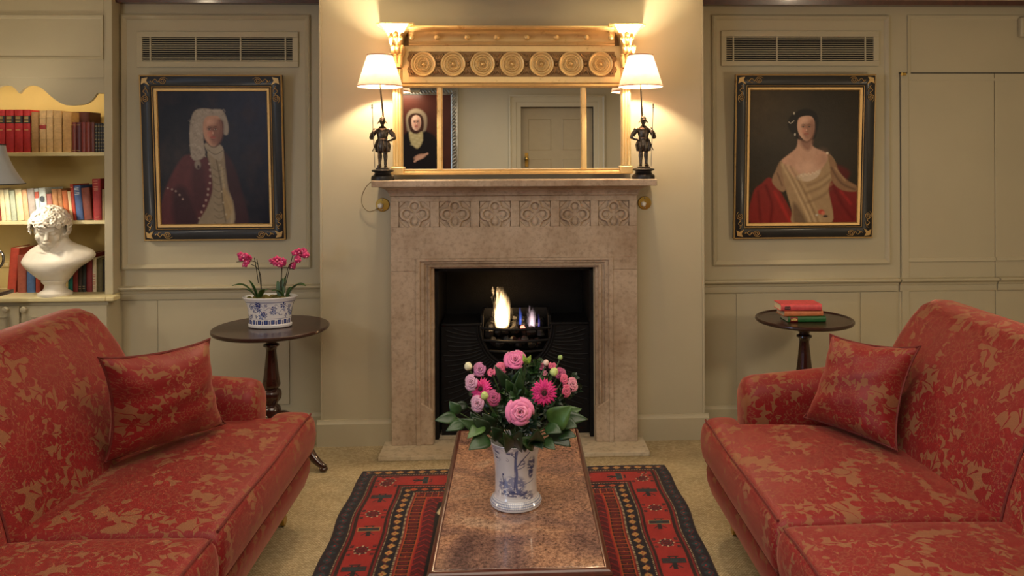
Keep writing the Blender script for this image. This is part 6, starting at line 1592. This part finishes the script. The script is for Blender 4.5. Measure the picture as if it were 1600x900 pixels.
# ---- large leaves: base, tip in crop pixels, width
def leafspray(name_label, leaves, mat, grp='broad leaves round the bouquet'):
    r = thing('leaf_sprig', name_label, 'foliage', NECK, group=grp)
    pts0 = None
    for (x0, y0, x1, y1, wd, dy0, dy1, nx, mk) in leaves:
        a, b = B(x0, y0, dy0) - r.location, B(x1, y1, dy1) - r.location
        mb = MB(); leaf_mesh(mb, a, b, wd, Vector((nx, -1, .6)), .10, .22, .05); mb.build('leaf', LEAF[mk], r, angle=180, solid=.0008)
        MB().tube([tuple(Vector((0, 0, -.03))), tuple(a * .55 + Vector((0, 0, .0))), tuple(a), tuple(a.lerp(b, .8) + Vector((nx, -1, .6)).normalized() * (b - a).length * .07)], [.0022, .002, .0015, .0006], 6).build('stem', STEM, r)
leafspray('broad leaf sprig at the far left of the bouquet', [(175, 395, 62, 408, .018, -.04, -.06, -.3, 1), (190, 372, 134, 312, .018, -.02, -.02, -.4, 1), (215, 420, 118, 462, .018, -.06, -.09, -.3, 1), (230, 340, 150, 330, .014, 0, 0, -.2, 0)], 1)
leafspray('broad leaf sprig hanging left over the table', [(330, 470, 178, 400, .022, -.09, -.13, -.3, 1), (335, 495, 232, 556, .028, -.11, -.16, -.2, 1), (310, 430, 225, 500, .020, -.10, -.15, -.2, 2), (300, 455, 240, 365, .020, -.08, -.10, -.2, 0)], 1)
leafspray('dark leaf sprig on the left above the vase', [(340, 470, 250, 390, .020, -.09, -.12, -.2, 0), (360, 450, 300, 370, .020, -.08, -.1, -.1, 0), (370, 420, 352, 362, .014, -.07, -.09, -.1, 1), (390, 500, 345, 440, .02, -.1, -.13, 0, 0)], 0)
leafspray('broad leaves under the front rose', [(450, 545, 405, 470, .024, -.10, -.19, -.1, 1), (470, 540, 500, 455, .030, -.10, -.20, 0, 0), (545, 520, 580, 450, .030, -.10, -.19, .2, 1), (560, 540, 475, 500, .020, -.12, -.18, .1, 1), (500, 545, 545, 500, .018, -.12, -.17, .1, 0)], 0)
leafspray('large light green leaves on the right of the bouquet', [(640, 430, 750, 335, .036, -.09, -.12, .25, 2), (690, 400, 832, 402, .020, -.06, -.08, .4, 1), (700, 380, 800, 350, .018, -.03, -.04, .4, 2), (700, 420, 778, 442, .022, -.08, -.11, .35, 1)], 2)
leafspray('broad leaf sprig hanging right over the table', [(640, 470, 745, 540, .030, -.08, -.13, .3, 0), (600, 510, 668, 556, .020, -.10, -.15, .2, 1), (560, 500, 606, 552, .020, -.11, -.16, .1, 0), (660, 470, 775, 490, .022, -.08, -.12, .3, 1), (620, 440, 700, 470, .022, -.09, -.13, .2, 1)], 0)
leafspray('dark pointed leaves left of the top rose', [(440, 250, 360, 130, .017, -.03, -.05, -.2, 0), (470, 230, 500, 140, .017, -.05, -.08, .1, 1), (450, 270, 420, 200, .016, -.06, -.08, 0, 1), (480, 300, 490, 160, .018, -.06, -.09, .05, 1)], 0)
leafspray('lime green leaflets right of the top rose', [(520, 130, 505, 72, .007, -.02, -.02, 0, 3), (522, 125, 545, 80, .008, -.02, -.02, .2, 3), (522, 120, 530, 100, .008, -.03, -.04, .1, 3), (515, 110, 500, 98, .006, -.03, -.04, .0, 3)], 3)
# ---- fine filler sprigs
for k, (x, y, dy, n, mk, l) in enumerate(((560, 120, .03, 11, 1, 'fine leafy sprig right of the top rose'), (600, 150, .02, 11, 0, 'fine leafy sprig behind the small crimson rose'), (540, 200, -.02, 12, 0, 'fine leafy sprig in the middle of the bouquet'), (430, 190, .0, 10, 0, 'fine dark sprig under the top rose'), (395, 260, -.03, 12, 1, 'fine leafy sprig between the left and right gerberas'), (470, 275, -.09, 12, 1, 'fine leafy sprig above the front rose'), (540, 265, -.07, 12, 1, 'fine leafy sprig left of the right gerbera'), (690, 290, -.02, 12, 0, 'fine dark sprig below the coral rose'), (760, 185, .02, 12, 0, 'feathery sprig standing up at the right'), (800, 245, .02, 10, 0, 'feathery sprig reaching furthest right'), (735, 330, .0, 10, 0, 'dark sprig low at the right'), (340, 230, .03, 10, 0, 'dark sprig behind the left roses'), (580, 100, .02, 9, 1, 'small-leaved sprig at the very top'), (640, 190, -.02, 9, 1, 'small-leaved sprig under the pale green bud'), (250, 290, .0, 9, 0, 'dark sprig behind the low left rose'), (430, 350, -.08, 12, 0, 'dark leafy filling left of the front rose'), (600, 350, -.07, 12, 0, 'dark leafy filling right of the front rose'), (380, 380, -.09, 10, 0, 'dark filling above the left broad leaves'), (560, 410, -.1, 10, 0, 'dark filling behind the leaves under the rose'))):
    r = thing('fine_sprig', l, 'foliage', NECK, group='fine greenery in the bouquet')
    tip = B(x, y, dy) - r.location; q = random.Random(k)
    MB().tube(smooth_open([(0, 0, -.05), tuple(tip * .5 + Vector((0, 0, .01))), tuple(tip)], 5), .0012, 5).build('stem', STEM, r)
    mb = MB()
    for i in range(n * 3):
        u = q.uniform(.45, 1.0); p = tip * u + Vector((0, 0, .01 * math.sin(PI * u))); d = Vector((q.uniform(-1, 1), q.uniform(-1, .4), q.uniform(-.3, 1))).normalized() * q.uniform(.018, .034)
        leaf_mesh(mb, p, p + d, q.uniform(.0045, .009), Vector((q.uniform(-.5, .5), -1, .5)), .08)
    mb.build('leaves', LEAF[mk], r, angle=180)

# ================================================================== PORTRAITS
M['paint_canvas'] = attr_mat('oil_paint', .38, bmp=.2, bscale=160, spec=.16)
def framed(px0, px1, py0, py1, label, canvas_fn, lean, corner_mat, slip, gloss=.4):
    a, b = P(px0, py0, ALC_Y - .05), P(px1, py1, ALC_Y - .03)
    W_, H_ = b.x - a.x, a.z - b.z
    t = thing('framed_portrait', label, 'painting', ((a.x + b.x) / 2, ALC_Y - .004, b.z), group='portraits in black and gold frames')
    t.rotation_euler = (math.atan(lean / H_), 0, 0)
    x0, x1 = -W_ / 2, W_ / 2; fw = .062
    MB().ring(x0, x1, 0, H_, 0, [(.0, .0), (.0, .024), (.004, .030), (.028, .034), (.054, .026), (.062, .020), (.068, .020)]).build('frame', M['blackwood'], t, angle=30)
    MB().ring(x0, x1, 0, H_, 0, [(-.001, .020), (-.001, .027), (.003, .032), (.006, .0305)]).build('outer_gilding', M['goldpaint'], t)
    MB().ring(x0, x1, 0, H_, 0, [(.0600, .022), (.0625, .0245), (.0650, .0215)]).build('thin_gilding', M['goldpaint'], t)
    MB().ring(x0, x1, 0, H_, 0, [(.070, .018), (.072, .022), (.084, .018), (.088, .012), (.088, .006)]).build('slip', slip, t)
    # corner leaves and scrolls
    for sx_ in (-1, 1):
        for sz_ in (0, 1):
            mb = MB(); cx = sx_ * (W_ / 2 - .030); cz = .030 if not sz_ else H_ - .030; vz_ = 1 if not sz_ else -1
            pts = [(-.6, -.6), (1.0, -.9), (.55, 0), (1.25, 1.25), (0, .55), (-.9, 1.0)]
            poly = [(cx - sx_ * p * .020, cz + vz_ * q_ * .020) for p, q_ in pts]
            mb.prism(poly, -.036, -.031)
            for ax in (0, 1):
                def tr(u, v):     # u along the rail, v across
                    u *= 1.4; v *= 1.4
                    return (cx - sx_ * u, -.0340, cz + vz_ * v) if ax == 0 else (cx - sx_ * v, -.0340, cz + vz_ * u)
                sp = [tr(.022 + .030 * (i / 10), .006 * math.sin(i * .75)) for i in range(11)]
                mb.tube(sp, [.0022] * 10 + [.0012], 6)
                cl = []
                for i in range(26):
                    th = i / 25 * 3.4 * PI; rr = .013 * (1 - i / 30); cl.append(tr(.070 - rr * math.cos(th), rr * math.sin(th) * .9 + .001))
                mb.tube(cl, .0019, 6)
                mb.tube([tr(.052, .005), tr(.064, -.011), tr(.078, -.012), tr(.088, -.006)], [.0018, .0022, .002, .0008], 6)
                mb.tube([tr(.030, .0), tr(.036, .010), tr(.046, .012)], [.0018, .002, .001], 6)
            mb.build('corner_ornament', corner_mat, t, angle=60)
    MB().box(x0 + .01, x1 - .01, -.005, 0, .01, H_ - .01).build('backing', M['canvas_back'], t, smooth=False)
    i0 = .086
    cv = canvas_fn()
    o = cv.mesh('canvas', M['paint_canvas'], lambda X, Y: (x0 + i0 + (X - cv.x0) / (cv.x1 - cv.x0) * (W_ - 2 * i0), -.010, H_ - i0 - (Y - cv.y0) / (cv.y1 - cv.y0) * (H_ - 2 * i0)), t)
    return t
def face(c, cx, cy, w_, h_, skin, shade, dark, hairline=None, lips=(150, 70, 66)):
    """three-quarter lit painted face; painted shading belongs to the picture"""
    c.ell(cx + w_ * .30, cy + h_ * .10, w_ * .72, h_ * .92, shade, .5, .8)
    c.ell(cx - w_ * .25, cy + h_ * .22, w_ * .34, h_ * .22, (skin[0] + 8, skin[1] - 16, skin[2] - 14), 1.2, .6)
    c.ell(cx - w_ * .1, cy - h_ * .62, w_ * .5, h_ * .22, tuple(min(255, v + 22) for v in skin), 1.2, .6)
    for s_, k in ((-1, 1.0), (1, .9)):
        ex = cx + w_ * (.02 + s_ * .40 * k); ey = cy - h_ * .12
        c.ell(ex, ey - h_ * .03, w_ * .25, h_ * .12, shade, 1.0, .8)
        c.ell(ex, ey, w_ * .17, h_ * .05, (196, 180, 166), .6, .8); c.ell(ex, ey, w_ * .085, h_ * .055, dark, .5)
        c.line([(ex - w_ * .19, ey), (ex, ey - h_ * .06), (ex + w_ * .19, ey)], .5, dark, .6, .9)
        c.line([(ex - w_ * .24, ey - h_ * .14), (ex, ey - h_ * .21), (ex + w_ * .22, ey - h_ * .14)], .8, dark, 1.0, .7)
    nx = cx + w_ * .10
    c.line([(nx - w_ * .02, cy - h_ * .15), (nx + w_ * .05, cy + h_ * .12), (nx + w_ * .02, cy + h_ * .24)], .9, shade, 1.2, .9)
    c.ell(nx - w_ * .04, cy + h_ * .16, w_ * .07, h_ * .10, tuple(min(255, v + 20) for v in skin), 1.0, .8)
    c.line([(nx - w_ * .14, cy + h_ * .25), (nx, cy + h_ * .29), (nx + w_ * .12, cy + h_ * .25)], .8, tuple(int(v * .55) for v in skin), 1.0, .8)
    c.line([(cx - w_ * .22, cy + h_ * .47), (cx + w_ * .05, cy + h_ * .45), (cx + w_ * .30, cy + h_ * .46)], 1.3, lips, 1.0, .95)
    c.line([(cx - w_ * .10, cy + h_ * .54), (cx + w_ * .20, cy + h_ * .54)], 1.2, tuple(min(255, v + 30) for v in lips), 1.2, .7)
    c.line([(cx - w_ * .14, cy + h_ * .63), (cx + w_ * .2, cy + h_ * .63)], .8, shade, 1.2, .7)
def man():
    c = Canvas(247, 425, 138.5, 353, 330, 400, (24, 26, 38)); n = c.noise(6, 1); n2 = c.noise(30, 2)
    c.mix(np.clip((c.X - 300) / 160, 0, 1) * np.clip(1 - (c.Y - 138) / 190, 0, 1) * (.4 + .8 * n), (62, 68, 92)); c.mix(np.clip((n - .45) * 2.2, 0, .6), (52, 44, 48))  # bluish lift at upper right paints in window sheen on the canvas
    c.poly([(282, 247), (296, 240), (318, 243), (328, 252), (334, 300), (322, 330), (312, 356), (244, 356), (250, 312), (262, 280)], (84, 44, 50), 4)
    c.poly([(268, 300), (285, 292), (300, 320), (306, 356), (270, 356)], (44, 26, 34), 10, .8); c.poly([(300, 262), (316, 258), (322, 300), (314, 330), (300, 320)], (58, 30, 38), 8, .7)
    c.poly([(350, 238), (366, 254), (378, 292), (390, 356), (360, 356), (352, 300)], (58, 36, 42), 5, .85)
    c.poly([(326, 236), (350, 236), (354, 262), (358, 296), (366, 322), (362, 356), (308, 356), (322, 326), (332, 296), (330, 262)], (136, 124, 106), 3)
    for i in range(9):
        y = 262 + i * 11; c.line([(334, y), (342, y + 5), (352, y + 1)], 1.4, (98, 88, 74), 2, .7)
    c.line([(348, 262), (352, 300), (362, 330), (362, 350)], 3, (170, 156, 128), 4, .7); c.poly([(348, 296), (358, 304), (364, 330), (352, 345)], (150, 130, 96), 4, .7)
    c.line([(338, 240), (342, 262), (346, 290), (348, 315), (352, 348)], 2.2, (92, 82, 70), 2, .8)
    for x, y in ((342, 246), (345, 257), (348, 268), (349, 279), (347, 300), (349, 318), (353, 337)): c.ell(x, y, 1.6, 1.6, (160, 148, 128), .9)
    for x, y in ((328, 255), (329, 265), (329, 275), (328, 286), (325, 296), (324, 305), (321, 314), (317, 323), (313, 333), (309, 343)): c.ell(x, y, 1.9, 1.9, (156, 136, 130), .9)
    for x, y in ((259, 294), (266, 296), (272, 299), (278, 305), (283, 312)): c.ell(x, y, 1.7, 1.7, (136, 116, 114), .9)
    c.poly([(322, 222), (346, 224), (352, 236), (346, 250), (336, 246), (326, 236)], (150, 140, 126), 2.5); c.line([(326, 232), (338, 240), (350, 234)], 1.2, (104, 96, 86), 1.5)
    # wig
    c.poly([(300, 246), (297, 210), (300, 184), (307, 170), (320, 166), (338, 168), (350, 168), (357, 178), (361, 196), (359, 208), (352, 206), (350, 186), (324, 184), (320, 200), (320, 224), (322, 238), (314, 248)], (146, 138, 130), 2.5)
    for i in range(60):
        rr = random.Random(i); x, y = rr.uniform(299, 321), rr.uniform(178, 246); 
        if i % 3 == 0: x, y = rr.uniform(306, 356), rr.uniform(168, 178)
        c.line([(x - 3, y), (x, y - 2), (x + 2, y + 1)], 1.4, rr.choice([(164, 156, 146), (110, 104, 100), (170, 162, 152)]), 2.2, .5)
    c.ell(309, 256, 5, 7, (140, 132, 124), .6, .8); c.ell(310, 260, 2, 3, (60, 40, 46), .6)
    c.poly([(321, 186), (327, 179), (342, 178), (349, 185), (351, 198), (349, 213), (343, 223), (336, 227), (328, 224), (322, 215), (319.5, 200)], (176, 136, 118), 2)
    c.poly([(344, 184), (352, 186), (353, 206), (348, 220), (340, 226), (344, 212), (346, 198)], (92, 62, 60), 4, .75)
    face(c, 334.5, 202, 14, 22, (180, 138, 120), (110, 76, 70), (34, 24, 26))
    c.line([(322, 216), (330, 226), (338, 228), (346, 222)], 1.6, (70, 48, 46), 2.5, .8)
    c.c *= (.86 + .28 * n2)[..., None]; return c
def lady():
    c = Canvas(1169, 1342, 137, 350.5, 320, 400, (44, 38, 28)); n = c.noise(5, 7); n2 = c.noise(34, 8)
    c.mix(np.clip(1 - np.hypot((c.X - 1185) / 90, (c.Y - 155) / 90), 0, 1) * .9, (78, 66, 48)); c.mix(np.clip((n - .5) * 1.6, 0, .4), (50, 42, 30))  # brownish patch at upper left is gloss sheen painted into the background
    c.poly([(1174, 352), (1176, 302), (1190, 286), (1202, 277), (1216, 294), (1238, 334), (1244, 352)], (126, 38, 34), 3)
    c.line([(1196, 290), (1206, 320), (1204, 350)], 4, (94, 18, 20), 5, .9); c.line([(1210, 300), (1226, 330), (1236, 350)], 4, (176, 46, 42), 5, .7); c.line([(1184, 300), (1188, 345)], 3, (84, 18, 20), 5, .8)
    c.poly([(1296, 280), (1312, 292), (1330, 300), (1342, 300), (1342, 352), (1306, 352), (1294, 326), (1292, 300)], (118, 34, 34), 3)
    c.poly([(1305, 258), (1318, 260), (1330, 270), (1322, 284), (1308, 278)], (92, 18, 22), 6, .8); c.line([(1304, 292), (1318, 320), (1336, 345)], 4, (88, 16, 22), 6, .8); c.line([(1316, 300), (1332, 320)], 3, (172, 44, 44), 5, .7)
    c.poly([(1248, 205), (1266, 208), (1269, 226), (1286, 235), (1296, 242), (1290, 262), (1264, 284), (1244, 280), (1228, 266), (1219, 252), (1234, 238), (1244, 228)], (196, 156, 132), 2.5)
    c.ell(1262, 262, 18, 10, (214, 178, 156), 1.2, .5); c.poly([(1247, 206), (1268, 208), (1268, 226), (1262, 234), (1252, 226)], (132, 94, 78), 6, .85); c.ell(1285, 248, 10, 14, (160, 118, 98), 1.2, .4)
    c.poly([(1206, 284), (1212, 264), (1219, 251), (1226, 264), (1230, 290), (1222, 300)], (150, 120, 92), 2.5); c.line([(1214, 270), (1222, 290)], 2, (96, 70, 54), 3, .8)
    c.poly([(1219, 251), (1232, 268), (1246, 279), (1264, 282), (1278, 272), (1292, 252), (1296, 240), (1306, 254), (1303, 278), (1296, 296), (1302, 352), (1242, 352), (1238, 330), (1228, 296)], (164, 138, 104), 2.5)
    c.poly([(1244, 276), (1256, 270), (1268, 272), (1282, 264), (1280, 274), (1266, 283), (1250, 282)], (200, 180, 156), 2)
    for i in range(12): c.ell(1246 + i * 3.0, 275 - i * .7 + (i % 2) * 2, 1.5, 1.5, (220, 202, 178), .8, .8)
    for o_, col in ((0, (214, 190, 150)), (4, (132, 106, 78)), (8, (206, 182, 142)), (13, (120, 94, 68)), (17, (190, 164, 124))): c.line([(1222 + o_, 256 + o_ * .3), (1240 + o_, 290), (1262 + o_, 335), (1268 + o_, 350)], 3.4, col, 4.5, .6)
    for o_, col in ((0, (120, 94, 66)), (6, (196, 170, 128)), (12, (104, 80, 56)), (20, (180, 154, 116)), (28, (96, 72, 52))): c.line([(1300, 268 + o_), (1282, 282 + o_), (1262, 290 + o_)], 3.0, col, 5, .5)
    c.poly([(1240, 318), (1252, 330), (1262, 352), (1242, 352)], (84, 62, 50), 6, .7)
    c.poly([(1294, 240), (1306, 252), (1312, 268), (1326, 282), (1342, 292), (1341, 300), (1318, 298), (1302, 284), (1298, 262)], (140, 108, 80), 2.5); c.line([(1300, 262), (1316, 286), (1338, 297)], 2.5, (80, 58, 46), 4, .8); c.line([(1306, 262), (1322, 282)], 2, (176, 146, 110), 3, .7)
    c.ell(1293, 238, 2, 2, (216, 200, 176), .6)
    c.ell(1285, 333, 5, 4, (176, 76, 60), .6); c.ell(1288, 335, 3, 3, (206, 120, 96), .6); c.ell(1278, 338, 2.2, 2, (190, 180, 160), .6); c.ell(1292, 340, 4, 2, (70, 56, 50), .6)
    # hair and head
    c.poly([(1240, 208), (1234, 204), (1229, 192), (1232, 180), (1240, 174), (1250, 168), (1264, 168), (1274, 174), (1278, 188), (1276, 204), (1270, 216), (1246, 216)], (18, 11, 9), 3)
    c.poly([(1244.5, 190), (1247, 182), (1255, 178.5), (1266, 179), (1271, 186), (1271.5, 198), (1268.5, 210), (1263, 217), (1257, 217.5), (1249, 210), (1245, 200)], (206, 164, 140), 1.6)
    c.line([(1247, 210), (1253, 218), (1262, 220), (1269, 212)], 1.8, (84, 54, 44), 2.5, .8)
    c.poly([(1267, 184), (1272, 188), (1272, 204), (1266, 216), (1268, 202)], (130, 90, 74), 4, .6)
    face(c, 1258.5, 198, 12.5, 19.5, (206, 164, 140), (140, 98, 80), (46, 30, 26), lips=(150, 78, 68))
    c.line([(1231, 188), (1234, 190), (1239, 186)], 1.2, (196, 186, 170), .8); c.ell(1239, 174, 1.2, 2, (190, 180, 160), .8); c.ell(1241, 208, 1.2, 2.2, (214, 204, 190), .8)
    c.c *= (.88 + .24 * n2)[..., None]; return c
slipb = M['goldpaint']
framed(222, 446, 117.5, 374, 'portrait of a man in a long pale wig and maroon coat, black and gold frame', man, .055, M['goldpaint'], slipb)
framed(1147, 1363, 116.5, 371, 'portrait of a woman in a pale gown with a red shawl, black and gold frame', lady, .055, M['goldpaint'], slipb)
# the portrait on the back wall, seen in the mirror
def backlady():
    c = Canvas(585, 705, 149, 300, 260, 320, (78, 40, 30)); n = c.noise(5, 4); c.mix(np.clip((c.Y - 150) / 80, 0, 1) * .6, (40, 22, 18)); c.mix(np.clip(n - .4, 0, .5), (96, 50, 38))
    c.poly([(612, 310), (620, 232), (634, 208), (646, 204), (664, 204), (682, 216), (692, 250), (696, 310)], (22, 18, 20), 4)
    c.poly([(636, 200), (635, 184), (640, 174), (650, 170), (660, 173), (667, 182), (667, 198), (662, 206), (640, 206)], (160, 142, 114), 3, .75)
    c.poly([(640, 200), (638, 186), (644, 178), (656, 178), (662, 186), (662, 202), (655, 208), (645, 208)], (60, 36, 28), 2)
    c.poly([(643, 190), (645, 183), (651, 180), (657, 184), (658, 194), (655, 201), (650, 204), (645, 200)], (222, 178, 150), 1.6)
    face(c, 650.5, 192, 7, 11, (222, 180, 152), (168, 120, 98), (60, 36, 30)); c.poly([(640, 206), (650, 210), (660, 206), (660, 222), (652, 232), (642, 222)], (176, 158, 110), 2.5)
    for i in range(10): c.ell(642 + (i * 7) % 18, 208 + i * 2.2, 2.4, 1.4, (206, 188, 140), 1.2, .45)
    c.ell(656, 245, 9, 4, (190, 140, 112), .6, 1, -.3); c.line([(648, 252), (660, 244), (668, 240)], 3, (196, 148, 120), 2)
    return c
a, b = P(585, 149, VY), P(705, 300, VY); pw, ph = b.x - a.x, a.z - b.z
bt = thing('framed_portrait', 'portrait of a lady in a white bonnet, silver rope frame, reflected in the mirror', 'painting', ((a.x + b.x) / 2, BACK_Y, b.z))
cvb = backlady()
o = cvb.mesh('canvas', M['paint_canvas'], lambda X_, Y_: (-pw / 2 + (X_ - cvb.x0) / (cvb.x1 - cvb.x0) * pw, .02, ph * (1 - (Y_ - cvb.y0) / (cvb.y1 - cvb.y0))), bt)
MB().ring(-pw / 2 - .085, pw / 2 + .085, -.085, ph + .085, 0, [(0, 0), (0, .02), (.02, .03), (.06, .03), (.085, .018), (.09, .01)], 1).build('frame', M['silver'], bt)
rp = MB(); hx, h0, h1 = pw / 2 + .04, -.04, ph + .04
def seg(p, q_, n):
    for i in range(n):
        u = (i + .5) / n; c = Vector(p).lerp(Vector(q_), u); d = (Vector(q_) - Vector(p)).normalized(); s_ = Vector((d.z, 0, -d.x))
        rp.tube([c - d * .024 - s_ * .024 + Vector((0, .03, 0)), c + Vector((0, .048, 0)), c + d * .024 + s_ * .024 + Vector((0, .03, 0))], [.006, .013, .006], 6)
seg((-hx, 0, h1), (hx, 0, h1), 26); seg((hx, 0, h1), (hx, 0, h0), 30); seg((hx, 0, h0), (-hx, 0, h0), 26); seg((-hx, 0, h0), (-hx, 0, h1), 30)
rp.build('rope_carving', M['silver'], bt, angle=70)
pl = P(640, 149, VY); px_ = pl.x - bt.location.x
pt = thing('picture_light', 'brass tube picture light above the bonnet portrait, seen in the mirror', 'lamp', (pl.x - .03, BACK_Y + .02, pl.z + .035))
MB().tube([(-.17, .13, 0), (.17, .13, 0)], .017, 16).build('tube', simple('satin_brass', srgb(200, 190, 160), .35, .9), pt)
MB().tube(smooth_open([(0, .0, .06), (0, .05, .075), (0, .10, .05), (0, .13, .01)], 5), .005, 8).build('arm', M['brass'], pt)
lamp('picture_light_bulb', 'AREA', (pl.x - .03, BACK_Y + .15, pl.z + .012), 2.2, (1, .85, .62), .3, (math.radians(-20), 0, 0), .02)
